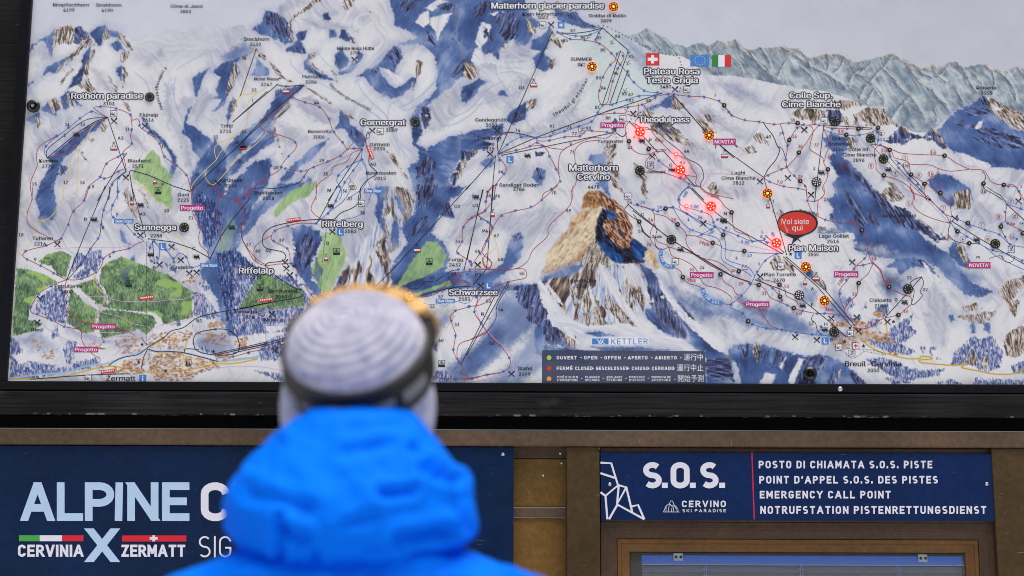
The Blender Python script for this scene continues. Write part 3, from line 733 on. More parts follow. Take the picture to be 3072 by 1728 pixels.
J d:a60 1540,1330 1660,1390 1700,1440 1600,1449
J d:a100 1180,1380 1260,1340 1340,1449 1200,1449
J w:a100 1050,1300 1110,1230 1080,1330
J w:a100 1200,1240 1240,1250 1150,1449 1120,1400
J w:a100 960,1340 1030,1360 1000,1449 900,1449
J d:a100 1400,1400 1450,1330 1480,1330 1430,1449
H B 630,832 670,793 712,852 660,892
H B 750,892 790,840 792,882
H B 850,872 940,850 962,912 900,952
H B 680,970 740,930 760,960 700,1000
H B 780,1000 840,960 900,960 850,1020
H B 960,1032 1130,920 1100,1002 1152,1052 1080,1122 958,1152
H B 798,1132 930,1080 1040,1142 1152,1192 1100,1222 920,1192
H B 1180,1160 1220,1150 1200,1200
H B 1240,1170 1300,1150 1280,1220 1330,1250 1270,1250
H B 1500,1142 1560,1080 1620,1102 1700,1080 1782,1202 1760,1312 1640,1352 1560,1292 1400,1292 1420,1202
H B 1840,1300 1960,1240 2100,1240 2100,1360 1850,1350
H B 780,1252 900,1232 1050,1292 1200,1332 1362,1322 1300,1372 1100,1402 960,1372
H B 1580,1382 1700,1392 1900,1402 2100,1400 2100,1460 1560,1460
H B 928,1392 1000,1372 1132,1422 990,1432
H B 1290,1420 1400,1390 1480,1430 1340,1440
H r:a75 1490,872 1590,840 1622,882 1500,912
H r:a80 1440,942 1560,930 1732,900 1700,952 1640,992 1560,982
H s:a80 1390,932 1420,920 1442,972 1400,982
H s:a90 1540,1002 1570,982 1582,1062 1550,1062
H s:a80 1640,990 1690,980 1680,1060 1640,1040
H r:a70 1740,762 1800,690 1960,640 2100,640 2100,720 1940,702 1830,832 1902,820 1870,952 1830,902 1800,832
H r:a85 1780,1122 1840,1040 1920,1010 2100,1000 2100,1200 1932,1202 1880,1242 1800,1222
H r:a95 1510,1262 1560,1170 1602,1272 1560,1302
H r:a95 1610,1292 1640,1220 1692,1272 1670,1322
"""
GLACIER = r"""
C 4 610,590 700,640 850,720 960,790 1050,850 1150,960 1200,1080 1210,1150
C 4 900,560 920,640 1000,740 1100,830 1130,900 1180,980 1230,1100 1240,1180
C 3 410,420 430,480 500,540 600,600
C 4 1450,430 1470,540 1420,640 1290,740 1200,780
C 4 1190,770 1250,800 1340,760 1420,720
C 3 1120,850 1130,770 1180,730 1260,690
C 3 900,545 880,600 960,520 1030,440 1060,410
C 3 1470,780 1480,850 1560,860 1700,800 1780,720 1860,640 1880,600 1830,580
C 3 1370,980 1460,920 1600,900 1720,830 1800,740 1850,670
C 3 1130,1000 1170,1060 1200,1130
C 2 600,360 640,420 700,480 760,520
C 2 840,240 900,330 960,400
A 4 1230,560 1210,680 1240,820 1330,960 1400,1100
A 3 1270,560 1260,700 1310,850
A 3 970,520 1060,600 1090,700
A 3 1280,500 1420,420 1600,340
E 3 40,770 160,740 250,700 300,640 330,590
E 3 130,660 200,620 280,580
E 3 200,540 330,520 440,560 400,620
E 2 250,400 330,420 420,410
E 2 270,450 380,450 470,430
E 2 260,500 330,490 420,500
"""
RIDGES = r"""
I 34 95,205 150,300 200,360
I 34 180,250 260,330 330,395
I 26 40,240 80,300 130,350
I 60 740,288 770,345 860,420 960,480 1000,540 1035,590
I 36 620,295 560,370 520,420
I 36 540,330 560,400 640,480
I 60 1070,333 1140,380 1230,440 1330,500 1400,540 1500,600 1560,670
I 40 1180,350 1250,410 1290,500
I 40 920,340 980,430 1000,500
I 36 840,366 880,430 960,520
I 36 1110,430 1060,520 1040,580
I 40 1200,470 1280,540 1330,620
I 36 680,380 760,460 800,540
I 36 420,350 480,410 560,500
I 60 1480,392 1560,440 1600,520 1680,560 1750,620 1810,700 1815,780
I 36 1530,408 1500,480 1440,540
I 36 1400,390 1420,450 1400,520
I 44 1640,500 1580,560 1560,640
I 40 1700,590 1650,680 1640,720
G 60 985,392 1080,455 1120,520 1180,600 1270,660 1350,740 1400,820
G 44 985,392 920,480 870,530 810,600
G 44 830,430 800,480 740,530
G 50 1440,452 1500,520 1540,600 1600,680
G 44 1640,468 1700,520 1720,600 1700,700
G 44 1720,505 1800,560 1860,650 1880,760
G 34 1880,480 1932,540 1990,620
G 56 900,490 980,560 1040,640 1120,710 1180,800 1230,880
G 44 1100,700 1010,800 960,880
G 44 1240,600 1300,700 1380,760
G 44 1390,455 1340,530 1280,570
G 40 1270,475 1300,540 1380,600
G 44 1420,620 1480,720 1500,780
G 44 760,560 830,620 900,720
G 40 850,640 800,720 790,760
G 40 1280,780 1300,850 1290,900
G 40 1110,460 1180,520 1270,560
G 40 1560,520 1620,600 1640,680
"""
TOWN = r"""
B 1060,1060 1400,1040 1380,1120 1080,1110 40
B 830,1110 1030,1090 1020,1200 870,1230 34
B 890,1260 1050,1240 1040,1340 880,1330 46
B 1060,1110 1330,1100 1330,1180 1080,1170 34
B 1080,1210 1310,1200 1320,1340 1060,1330 100
B 1340,1220 1540,1260 1600,1310 1340,1380 60
B 1100,1350 1440,1350 1380,1400 1120,1400 50
B 700,1330 1060,1320 1060,1370 720,1360 26
B 1440,1060 1680,1060 1640,1170 1470,1120 34
B 1500,980 1640,970 1600,1040 1510,1030 18
B 1690,1100 1790,1100 1780,1200 1700,1160 14
B 1560,1200 1740,1220 1620,1260 1570,1250 16
B 230,1100 320,1110 290,1200 230,1190 10
B 300,1170 400,1180 380,1250 300,1240 14
B 700,1290 860,1280 840,1330 720,1320 10
B 1300,660 1430,640 1420,690 1320,700 8
B 630,1130 780,1140 760,1180 660,1170 8
D 40,1090 100,1090 90,1180 40,1160 10
H 680,950 800,990 800,1060 700,1040 34
H 520,980 640,960 660,1010 540,1020 16
H 540,1090 720,1080 700,1160 560,1180 44
H 720,1050 940,1050 950,1120 760,1120 46
H 840,900 930,890 920,1010 860,960 12
H 960,1100 1000,1140 960,1140 5
H 960,1200 1020,1210 1000,1220 4
"""
ROADS = r"""
B 5 196/164/60 60,1395 200,1392 400,1385 560,1350 700,1315 800,1300 900,1315 1050,1340 1200,1345 1400,1320 1560,1285 1700,1280 1860,1250
B 4 206/176/76 1080,1190 1200,1210 1340,1225 1480,1270 1580,1280
B 4 206/176/76 1330,1200 1320,1340
B 4 206/176/76 1150,1110 1165,1190
B 4 206/176/76 1160,1110 1340,1110 1335,1180
B 6 150/178/206 60,1390 300,1360 480,1345 620,1300 760,1285 880,1240 1040,1190
B 6 150/178/206 1080,1190 1300,1200 1450,1230 1600,1265 1750,1245 1870,1240
D 4 206/176/76 0,1265 80,1250 160,1245
D 6 150/178/206 0,1250 100,1245 190,1225
H 5 190/160/50 750,1110 850,1180 960,1215 1080,1245 1170,1245 1190,1230 1260,1235 1250,1250 1180,1255 1190,1275 1350,1290 1440,1295 1520,1283 1480,1310 1600,1335 1700,1355 1800,1360 1880,1350 1932,1320 2050,1300
H 4 190/160/50 930,960 940,1090 910,1120 860,1110
H 4 190/160/50 700,1090 780,1060 820,1070
H 4 190/160/50 870,900 840,920 880,940
B 4 200/176/70 690,640 680,700 740,760 765,810 720,890 690,960 680,1030
"""
def parse_opts(tok):
    k, _, rest = tok.partition(':'); o = {}
    for q in (rest.split(',') if rest else []):
        if q[0] == 'c': o['c'] = tuple(float(v) for v in q[1:].split('/'))
        elif q[0] == 'X': o['apex_raw'] = tuple(float(v) for v in q[1:].split(';'))
        else: o[q[0]] = float(q[1:])
    return k, o
def paint_panorama(X, Y):
    P = Painter(X, Y); X = P.X; Y = P.Y
    # paper-grey sky, then snow below the skyline
    t = fbm(X / 300, Y / 240, 3, 2)
    sky = ramp(np.clip(.5 + (X - 1500) / 3400 + (t - .5) * .3 - (Y - 100) / 1600, 0, 1), [(0, (199, 201, 213)), (.5, (196, 198, 210)), (1, (184, 188, 197))])
    P.C[:] = sky
    land = []
    for tl, s in SKYLINE: land += tpts(tl, s)
    land = [(-200, 170)] + land + [(4200, 2000), (-200, 2000)]
    def snow(x, y, d):
        sel = sstep(.42, .58, fbm(x / 160, y / 120, 21, 2))
        st = streak(x, y, 128, 9, 110, 12, 3) * sel + streak(x, y, 58, 8, 90, 14, 3) * (1 - sel)
        t = .62 * fbm(x / 110, y / 80, 11, 3) + .38 * st
        return ramp((t - .3) / .4, [(0, (176, 179, 194)), (.22, (194, 196, 206)), (.45, (207, 208, 213)), (1, (216, 216, 219))])
    P.fill(land, snow, 1.3, 1, 1.0, 6)
    teal = tpts('E', '1150,258') + tpts('E', '1230,245 1300,204 1340,220 1400,265 1440,268 1500,318 1560,330 1590,342 1640,322 1700,310 1722,330')
    for tl, s in SKYLINE[3:]: teal += tpts(tl, s)
    teal += tpts('G', '3000,900 1940,825 1830,790 1720,730 1640,695 1540,760 1420,810 1300,920 1240,960 1140,955 1010,925 960,870 920,815 860,780 760,760 660,712')
    teal += tpts('I', '1400,665 1200,640 1000,600 870,575 700,545 600,550 520,540 420,440 330,402 150,388 0,290')
    P.kind('T', teal, {})
    for ln in RIDGES.strip().split('\n'):
        tl, w, rest = ln.split(' ', 2); P.ridge(tpts(tl, rest), float(w) / 2.415 * 1.25)
    rsk = random.Random(9)
    for tl, s in SKYLINE[3:]:   # brown caps along the far crest
        q = tpts(tl, s)
        for (a, b) in zip(q[:-1], q[1:]):
            if a[0] < 3300 and abs(a[0] - b[0]) < 120 and rsk.random() < .7:
                P.kind('r', [a, b, (b[0] + 8, b[1] + rsk.uniform(6, 26)), (a[0] + 4, a[1] + rsk.uniform(5, 18))], {'a': 60, 'p': .38, 'w': 3.5})
    for ln in GLACIER.strip().split('\n'):
        tl, w, rest = ln.split(' ', 2)
        P.stroke(tpts(tl, rest), float(w) * .55, (150, 164, 198), .65, 2.2)
    for ln in PAINT.strip().split('\n'):
        tl, k, rest = ln.split(' ', 2); k, o = parse_opts(k)
        if 'apex_raw' in o: o['apex'] = tp(tl, *o['apex_raw'])
        P.kind(k, tpts(tl, rest), o)
    # soft glaze over the far foot of the teal range
    rs = random.Random(5)
    for ln in ROADS.strip().split('\n'):
        tl, w, c, rest = ln.split(' ', 3)
        P.stroke(tpts(tl, rest), float(w) * .42, tuple(float(v) for v in c.split('/')), 1, .9, False)
    for ln in TOWN.strip().split('\n'):
        q = ln.split(' '); tl = q[0]; n = int(int(q[-1]) * 1.5); pts = tpts(tl, ' '.join(q[1:-1]))
        a = np.array(pts); lo, hi = a.min(0), a.max(0); k = 0; tries = 0
        while k < n and tries < 4000:
            tries += 1
            cx = rs.uniform(lo[0], hi[0]); cy = rs.uniform(lo[1], hi[1])
            if P.sdf(np.array([[cx]]), np.array([[cy]]), pts)[0, 0] < 0: continue
            k += 1; L = rs.uniform(2.4, 5.0); h = rs.uniform(1.0, 1.7); t = rs.uniform(-.5, .1)
            ex, ey = math.cos(t) * L, math.sin(t) * L
            c = rs.choice([(176, 118, 62), (196, 140, 78), (158, 100, 54), (204, 160, 96)])
            P.fill([(cx - ex + 1, cy - ey + 1 + h), (cx + ex + 1, cy + ey + 1 + h), (cx + ex, cy + ey + h + 2.4), (cx - ex, cy - ey + h + 2.4)], col(92, 96, 124), .8, .6)
            P.fill([(cx - ex, cy - ey - h), (cx + ex, cy + ey - h), (cx + ex, cy + ey + h), (cx - ex, cy - ey + h)], col(*c), .8)
    # faint canvas grain of the print
    g = (vnoise(X / 1.7, Y / 1.7, 5) - .5) * 7 + (fbm(X / 60, Y / 60, 8, 2) - .5) * 8
    P.C += g[..., None]
    return np.clip(P.C, 0, 255)
# ---------------------------------------------------------------- printed lines: tile colour width  points  (r red, b blue, k black, y yellow, p pink; K straight cable, . dotted)
LINES = r"""
A K 5 780,850 912,1240
A K 5 345,1140 560,960 690,880 775,850
A k 4 340,1140 345,1080 460,985 560,905 650,860 775,850
A b 4 340,1140 320,1090 350,1040 410,990 500,925 580,858 660,808 720,830 775,850
A r 4 775,850 700,800 680,780 730,772 840,785 945,830 960,870 990,860 1010,880 1015,920 1075,965 1150,1030 1190,1130 1275,1195 1350,1265 1370,1320 1385,1375
A r 4 945,830 955,900 955,940 945,990 955,1040 900,1090 890,1115 905,1170 915,1235
A r 4 890,1115 855,1135 770,1185 725,1280 640,1355 610,1449
A r 4 410,985 330,1030 275,1075 265,1150 270,1200 240,1270 220,1340 235,1449
A r 4 775,855 680,900 640,930 560,990 480,1090 440,1120 345,1140
A y 4 775,855 680,905 620,1000 550,1080 515,1130 510,1250 490,1330 460,1380 458,1449
A y 4 550,1080 570,1120 560,1250 560,1350 545,1449
A K 5 915,1112 840,1230 710,1449
A r 4 915,1220 855,1240 800,1280 755,1292 725,1280
A k 4 910,1240 850,1290 810,1335 785,1449
A b 4 915,1245 860,1290 850,1330 853,1449
A K 5 948,1233 1080,1270 1260,1350 1375,1385
A K 5 938,1245 970,1449
A y 4 920,1260 960,1310 1040,1360 1090,1449
A K 5 1385,1378 1932,860
A K 5 1855,360 1742,690
A K 5 1690,880 1932,665
A y 4 1850,362 1790,420 1775,520 1785,600 1770,665 1740,690 1690,800 1680,880
A y 4 1740,690 1860,670 1932,630
A y 4 1860,675 1800,740 1795,850 1770,930 1690,990 1600,1100 1560,1165 1490,1230 1400,1330 1385,1375
A y 4 1690,990 1560,1060 1570,1160
A y 4 1495,1230 1490,1290 1540,1340 1600,1290 1690,1180 1740,1130 1860,1040 1932,960
A r 4 1385,1375 1440,1360 1560,1362 1600,1400 1650,1435 1770,1430 1830,1370 1932,1290
A p 3 1040,960 1045,1010 1025,1080 1030,1120 980,1180 920,1220
B r 4 235,0 230,100 200,180 200,260 250,310 330,355 410,395 440,375 490,280 530,180 610,100 645,0
B y 4 458,0 450,100 400,180 330,240 200,250
B y 4 220,155 150,205
B y 4 330,240 260,290 230,380 190,460 160,500 130,460
B r 4 440,375 340,425 240,450 185,470 165,500 200,527 300,575 390,625 485,672 590,668 695,620 740,560 748,520 820,475 930,448 1000,410 1040,395
B K 5 760,0 620,330 485,670
B k 4 795,0 785,75 750,170 733,275 725,340 710,375 655,450 595,545 520,640 485,672
B b 4 855,0 850,60 815,135 805,190 820,220 860,240 905,268 975,345 1040,390
B p 3 400,450 560,440 760,440 900,435 1040,395
B K 5 955,0 1055,360
B K 5 1075,378 1250,400 1400,450 1525,520
B K 5 1105,395 1118,555
B b 4 1110,395 1085,440 1080,500 1098,535 1120,560
B b 4 1110,395 1150,440 1155,500 1140,540 1120,560
B b 4 1110,395 1200,455 1255,520 1300,480 1350,510 1370,560 1390,585 1450,570
B y 4 1040,0 1120,80 1190,180 1220,290 1300,370 1350,440 1365,520
B r 4 485,672 372,718 280,780 225,870 230,910 290,935 370,965 465,1013 560,1030 590,1050 590,1100 620,1160 680,1220 720,1240 725,1265
B r 4 485,672 470,740 505,825 490,880 480,935 520,1000 590,1045
B r 4 490,870 510,920 560,965 660,990 760,1000 870,1030 950,1060 980,1085
B . 4 610,1055 700,1090 780,1095 860,1085 960,1085
B p 3 300,960 320,1010 400,1060 480,1110 580,1140 760,1130 860,1150 950,1200
B p 3 630,850 640,800 720,795 800,810 880,830 1000,832 1150,830 1250,815 1330,815 1430,780 1460,820 1440,860 1360,960 1260,990 1180,1000 1120,1020
B p 3 640,850 740,910 860,940 960,990 1080,1020 1110,1060 1140,1090
B p 3 1300,480 1340,560 1440,640 1410,700 1440,760 1480,790 1440,880
B p 3 960,1050 850,1055 700,1060 680,1090 690,1130
B r 4 1380,0 1390,100 1400,200 1450,290 1440,360 1450,420 1500,470 1515,515
B r 4 1570,0 1585,80 1570,160 1580,230 1595,320 1600,400
B r 4 1770,0 1775,80 1765,215 1745,300 1760,390 1820,480 1880,540 1930,565
B K 5 1810,85 1690,230 1600,360 1525,515
B k 5 1960,840 1768,878 1560,915 1430,950 1330,1020 1240,1045 1190,1090 1070,1165 1000,1215 900,1235 840,1260 790,1295
B k 5 1070,1175 1040,1240 1025,1320
B k 5 1070,1175 1140,1195 1250,1195 1340,1205 1480,1240 1580,1268
B k 5 1400,1110 1430,1060 1540,1035 1640,1035 1710,1080 1735,1150 1720,1200 1640,1220 1520,1215 1430,1190 1405,1150 1400,1110
B k 5 1340,1200 1345,1175 1440,1180
B K 5 1560,1210 1932,1125
B K 5 1560,1220 1932,1140
B k 5 940,1355 700,1362 480,1375 220,1395
B K 4 1033,1103 1060,1147
B D 5 1062,395 1062,1140
B r 4 1580,1235 1690,1230 1800,1200 1905,1180 2000,1165 2110,1160
B p 3 1500,1320 1600,1310 1760,1300 1932,1310 2060,1340
B p 3 1740,1000 1800,960 1850,920 1960,900 2100,880
C k 5 310,612 380,625 510,615
C K 5 510,617 200,880 0,1090
C K 5 320,612 0,880
C r 4 510,615 440,632 420,700 330,800 270,840 205,885 205,930 290,965 400,1000 450,1030 450,1080 400,1130 350,1200 375,1220 490,1240 540,1230 580,1210 685,1170 770,1130 825,1085 875,1075 935,1080
C r 4 425,640 425,700 520,740 625,775 690,860 725,955 790,1030 825,1085
C r 4 825,1085 890,1020 980,1000 985,970
C r 4 350,1200 330,1235 255,1280 170,1335 145,1375 80,1430
C k 4 540,1235 510,1280 480,1320 410,1345 300,1365 190,1360 145,1370
C r 4 935,1080 860,1110 820,1170 720,1210 710,1260 610,1340 600,1449
C K 5 935,1080 690,1449
C b 4 935,1085 930,1155 960,1210 970,1290 940,1360 860,1420 820,1449
C b 4 930,1155 870,1230 810,1320 740,1449
C b 4 930,1155 830,1205 765,1265 750,1310 770,1350 785,1400 770,1449
C k 5 965,970 960,1020 965,1060 985,1110 985,1190 1040,1255 970,1305 920,1370 905,1449
C b 3 970,1300 990,1350 1000,1400 980,1449
C p 3 985,1300 1000,1340 1000,1400
D r 4 600,-40 600,60 570,130 565,170 600,210 640,235
D K 5 750,0 605,265
D b 4 780,0 745,100 690,185 600,265
D b 4 860,0 800,100 700,180 600,265
D k 5 925,0 915,100 870,150 780,190 730,235 670,235
D b 3 975,0 990,80 940,180 880,220 780,240
D p 3 1005,0 1000,120 985,200 940,240
D k 5 675,235 560,240 440,255 300,285 230,330 210,390 230,440 300,460 360,475 380,510 350,540 260,550 230,570
D r 4 600,268 480,265 395,285 300,320 275,370 295,395 385,445 410,500 415,555 470,610 460,640 455,680 470,720 500,705 520,720 560,780 600,830 640,870
D r 4 275,355 200,395 155,440 150,490 165,540
D r 4 0,95 80,80 140,-40
D r 4 0,95 80,160 65,215 60,325 65,380 100,450 150,530 225,570 330,560 415,555
D k 5 230,575 300,640 370,690 450,735 500,750 510,780 480,800 380,820 200,850 80,880 0,890
D D 5 675,300 640,600 632,860
D K 5 1710,-10 1440,290 1140,615 1000,750
D K 5 1810,25 1672,600
D K 5 1885,-10 1835,595 1740,710
D k 5 1240,835 1310,805 1480,755 1600,730 1720,720
D r 4 1310,805 1380,800 1480,770 1560,700 1640,690 1720,700
D k 4 1200,785 1255,745 1340,735 1390,690 1460,685 1500,660 1540,635 1580,610 1640,600
D b 3 1320,810 1400,850 1470,850 1600,830 1690,845 1740,800 1740,730
D y 4 1400,1000 1440,980 1470,920 1530,905 1610,900
D y 4 1440,1180 1480,1100 1530,1040 1570,980 1600,905
D r 4 1880,-10 1845,35 1830,105 1825,170 1765,200 1725,225 1665,295 1655,400 1625,450 1625,480 1720,545 1725,580
D r 4 1770,200 1800,230 1845,255 1880,300 1835,395 1820,440 1785,485 1740,550 1720,570
D r 4 1835,480 1810,530 1830,580 1860,590 1870,550 1835,500
D r 4 1710,600 1760,595 1932,600
D r 4 1700,610 1600,640 1590,660 1700,690 1710,700
D r 4 1600,900 1710,870 1790,855 1850,820 1932,740
D r 4 1605,900 1575,940 1580,980 1600,1040 1610,1080 1595,1180 1610,1230 1635,1270 1665,1310 1650,1345 1690,1370 1690,1390 1612,1393
D r 4 1760,730 1765,800 1765,850 1745,905 1795,985 1850,1070 1932,1150
D r 4 1640,1275 1620,1220 1640,1140 1740,1100 1830,1060 1850,1040
D r 4 1430,1370 1500,1385 1612,1393 1732,1390 1840,1360 1932,1350
D K 5 1890,800 1650,1285
D p 3 1700,1420 1800,1400 1932,1370
D p 3 0,930 100,920 300,960 560,930
D p 3 40,1060 60,1000 130,950
D b 3 60,1060 230,1010 400,1000 460,990
D p 3 340,1000 380,1060 400,1080
D K 5 0,1190 200,1145 430,1080
D K 5 0,1205 200,1160 430,1095
E K 5 620,230 230,1110
E K 5 210,1130 0,1370
E K 5 208,1130 180,1449
E K 5 230,1115 505,995 950,830 1412,675
E K 5 255,1125 700,1035 1060,962
E k 5 665,238 790,240 900,225 985,202
E K 5 985,202 1168,362
E b 4 660,235 790,260 900,250 985,205
E r 4 665,240 750,282 850,290 960,315 1050,385 1110,465 1165,530 1180,560
E b 4 1165,520 1175,550 1210,595 1290,657 1380,672 1412,675
E r 4 985,205 955,240 935,290 960,315
E K 5 1115,370 985,755
E K 5 1168,378 1035,760
E K 5 1168,510 1082,752
E r 4 1115,372 1090,390 1075,440 1040,470 985,560 970,620 955,700 970,750 985,762
E r 4 1120,375 1140,390 1135,430 1115,465 1095,495 1060,585 1045,640 1035,680 1020,740 985,762
E r 4 1035,760 960,755
E b 4 985,762 950,815 905,880 810,915 710,950 605,985 510,998 400,992 295,1045 235,1115
E b 4 1035,760 1160,722 1250,695 1365,690
E r 4 950,832 1070,820 1170,828 1240,850
E r 4 950,832 1060,790 1170,775 1275,757 1350,720 1365,700 1460,680 1500,682 1610,697 1720,702 1820,730
E k 5 230,1115 225,1020 280,960 380,968 490,995
E r 4 225,1020 240,980 285,962 385,968 490,997 520,1020 600,1018 710,992 820,985 860,950 905,948 1000,955 1060,962
E r 4 235,1115 360,1088 460,1060 505,1035 600,1070 700,1080 740,1060 900,1000 1010,1000 1060,965
E r 4 460,1060 545,1055 590,1100 600,1130 650,1225 675,1310 615,1370 560,1400 545,1449
E r 4 740,1060 680,1110 665,1200 670,1260
E r 4 960,1015 850,1030 790,1080 785,1160 800,1240 790,1330 760,1380 757,1449
E r 4 225,1130 285,1210 270,1260 215,1335 200,1449
E r 4 215,1335 155,1390 140,1449
E r 4 1245,750 1240,850 1220,880 1230,930 1260,950
E r 4 1185,880 1150,920 1160,1000 1180,1050 1210,1090 1260,1115 1330,1115 1360,1100 1430,1095 1440,1080 1380,1085 1300,1050 1240,990
E r 4 1200,890 1260,920 1320,930 1380,1000 1480,1100 1520,1120 1600,1160 1640,1230 1665,1270 1660,1330 1690,1355
E k 4 1230,900 1260,930 1360,945 1440,1010 1540,1090 1600,1150 1690,1200 1718,1280 1695,1330 1695,1355
E r 4 1360,1105 1310,1150 1295,1190 1320,1225 1440,1255 1540,1290 1610,1330 1690,1355 1760,1400 1932,1440
E r 4 1360,1105 1390,1160 1480,1230 1545,1260 1660,1280
E k 5 1080,960 1130,990 1160,960
E K 5 1180,880 1385,1102
E K 5 1418,1085 1650,1345
E K 5 1500,690 1755,980 1932,1140
E b 4 1690,1355 1610,1350 1545,1410 1530,1449
E p 4 1410,1190 1420,1330 1500,1380 1530,1420 1550,1449
E p 4 1680,1360 1730,1330 1750,1270 1780,1255 1932,1265
E k 5 1630,1360 1720,1449
E r 4 1820,730 1865,765 1900,810 1932,845
I r 4 640,740 690,810 715,835 805,870 910,882 1020,900 1125,890 1235,905 1345,905 1440,930 1548,932 1630,935 1725,940
I K 5 295,695 550,985 700,1110 945,1285 990,1449
I k 5 940,885 970,930 1010,980 1040,1050 1060,1090 1030,1160 980,1220 945,1285
I k 4 1045,1060 1080,1080 1105,1150
I r 4 1065,900 1085,960 1100,1020 1118,1055 1105,1155 1110,1210 1070,1225 975,1268 945,1285
I r 4 1235,905 1185,930 1150,980 1128,1018
I r 4 1270,905 1300,930 1300,970 1285,1030 1280,1080 1320,1110 1370,1140 1380,1180 1408,1230
I r 4 1345,905 1300,960 1250,1040 1198,1107 1170,1150 1120,1205 1130,1240 1165,1272 1208,1313 1245,1345 1255,1380 1260,1449
I r 4 1380,940 1410,1000 1410,1080 1395,1120 1385,1170
I r 4 1408,1230 1405,1290 1370,1360 1385,1400 1360,1440
I r 4 945,1285 985,1315 1090,1350 1195,1365 1255,1380
I K 5 1380,910 1315,1449
I K 5 1380,905 1728,928
I b 4 1380,935 1430,960 1535,978 1640,978 1735,955
I K 5 1735,955 1755,1050
I b 4 1735,940 1770,960 1775,1015 1760,1050
I r 4 1720,1048 1790,1050
I p 3 490,1355 520,1320 560,1265 600,1258 760,1265 945,1290
G r 4 820,1048 890,1052 980,1085 1050,1110 1200,1120 1355,1130 1440,1180 1540,1225 1640,1235 1700,1320 1784,1341 1870,1355 1900,1400 1910,1449
G r 4 890,1052 870,1060 850,1090 850,1140 860,1180 865,1230 915,1272 1010,1300 1080,1340 1130,1390 1140,1449
G r 4 920,1060 970,1090 990,1140 1020,1150 1090,1170 1110,1190 1250,1195 1310,1220 1400,1240 1540,1225
G r 4 1310,1220 1300,1260 1230,1310 1240,1340 1290,1380 1324,1400 1360,1449
G r 4 1100,1180 1105,1230 1120,1265 1200,1320 1210,1335 1210,1400 1230,1449
G b 4 957,1088 962,1135 1025,1215 1100,1295 1180,1370 1250,1449
G k 4 1000,1160 1040,1190 1090,1255 1140,1300 1190,1360 1190,1390
G r 4 890,1052 950,1085 960,1135 1025,1215 1100,1300 1250,1449
G k 4 1630,1240 1655,1280 1636,1332 1650,1370 1720,1410 1780,1449
G D 4 820,1048 1230,1449
J K 5 415,10 540,140 740,300 1080,485
J r 4 480,0 520,40 620,90 660,140 715,190 720,260 740,320 820,350 860,395
J b 4 400,0 350,50 330,100 345,130 380,150 495,180 560,210 580,255 600,290 660,315 760,355 860,395 940,390 1000,410
J b 4 330,100 340,160 390,195 480,245 590,290 650,350
J b 4 20,130 140,165 180,178 230,160 285,150 380,195 480,260 560,310
J r 4 0,130 80,150 145,185 150,260 125,330 125,380 150,420 195,460 260,440 330,460 480,500
J r 4 150,195 230,215 280,250 318,275 360,310 385,350 380,380 400,440 480,510 600,540 680,590 740,650 850,690
J r 4 400,350 380,350 460,360 575,408 640,430 635,430
J b 4 285,150 340,240 400,300 500,340 600,370 635,420 640,520 700,570 800,610 860,650
J b 4 650,350 670,420 670,520 760,560 840,590 880,650
J b 4 460,360 495,345 565,308 600,290
J b 4 635,440 700,460 800,470 900,480 1080,485
J b 4 1080,485 1035,487 955,535 900,615 880,650 850,705 785,790 705,855 715,880 790,918 830,975 865,995 960,1025 1075,1037 1180,1055 1295,1070 1410,1080 1500,1090
J K 5 0,175 280,385 560,570 720,650 845,695
J K 5 885,675 1060,740 1200,800 1400,960 1540,1085
J k 4 0,200 42,255 80,330 125,370
J k 4 150,265 170,310 165,340
J k 4 155,360 160,420 185,450
J r 4 160,370 180,400 250,430 280,500 360,530 440,580 480,650 520,710 620,740 700,790 715,830 705,855
J r 4 285,580 340,610 358,660 400,700 470,720 500,745
J r 4 480,515 560,560 640,610 640,650 660,690 720,730 740,770 785,790
J r 4 765,610 800,600 830,600
J r 4 830,700 908,713 960,750 990,800 1050,830 1115,858 1161,881 1230,900 1330,918 1385,918 1490,930 1560,950 1590,965
J r 4 910,675 980,680 1060,711 1100,750 1110,790 1180,830 1195,860
J r 4 910,675 1010,735 1062,798 1075,825
J r 4 630,845 705,855
J r 4 785,790 750,820 800,850 860,870 920,900 960,960 1000,1010 1075,1037
J K 5 960,355 1090,475
J K 5 990,80 1110,490
J K 5 1090,510 1330,720 1580,1010
J K 5 1110,510 1400,760 1600,1000
J b 4 860,395 940,390 970,405
J k 4 1305,925 1290,960 1320,990 1330,1030 1350,1060
J r 4 1250,0 1262,100 1300,190 1340,215 1395,240 1500,262 1580,265 1654,318 1695,370 1700,470 1720,530 1735,555
J r 4 1340,100 1335,150 1340,210
J K 5 1325,-20 1315,105
J r 4 1380,0 1380,60 1320,105 1260,100
J r 4 1700,470 1675,520 1600,590 1550,680 1500,740 1495,800 1530,890
J r 4 1605,575 1665,568 1735,555 1790,600 1810,660 1850,728 1932,770
J r 4 1735,560 1700,630 1630,700 1620,780 1560,840 1530,890 1550,940 1590,965
J b 4 1405,1080 1360,1070 1345,1050 1370,1015
J r 4 1410,960 1440,980 1450,1030 1540,1080
J r 4 1590,1020 1660,1030 1730,1010 1800,960 1920,930
J p 3 260,0 330,40 320,100 400,170 520,240 640,300 760,400 900,440 1080,480
H r 4 840,555 890,610 920,690 952,728 1050,780 1110,800 1115,850 1080,880 1050,910 1020,931
H K 5 1190,655 930,945
H k 4 1190,655 1140,670 1110,700 1135,750 1130,800 1115,850
H k 4 1190,655 1205,700 1180,760 1195,790 1140,850 1115,850
H r 4 1110,-20 1120,40 1170,60 1250,100 1360,200 1395,262
H r 4 1100,0 1130,60 1130,140 1200,200 1300,240 1395,265
H r 4 1340,-30 1330,50 1390,120 1405,200 1395,262
H D 4 1130,0 1395,265
H K 5 1410,250 1600,370 1932,560
H K 5 1810,130 1932,240
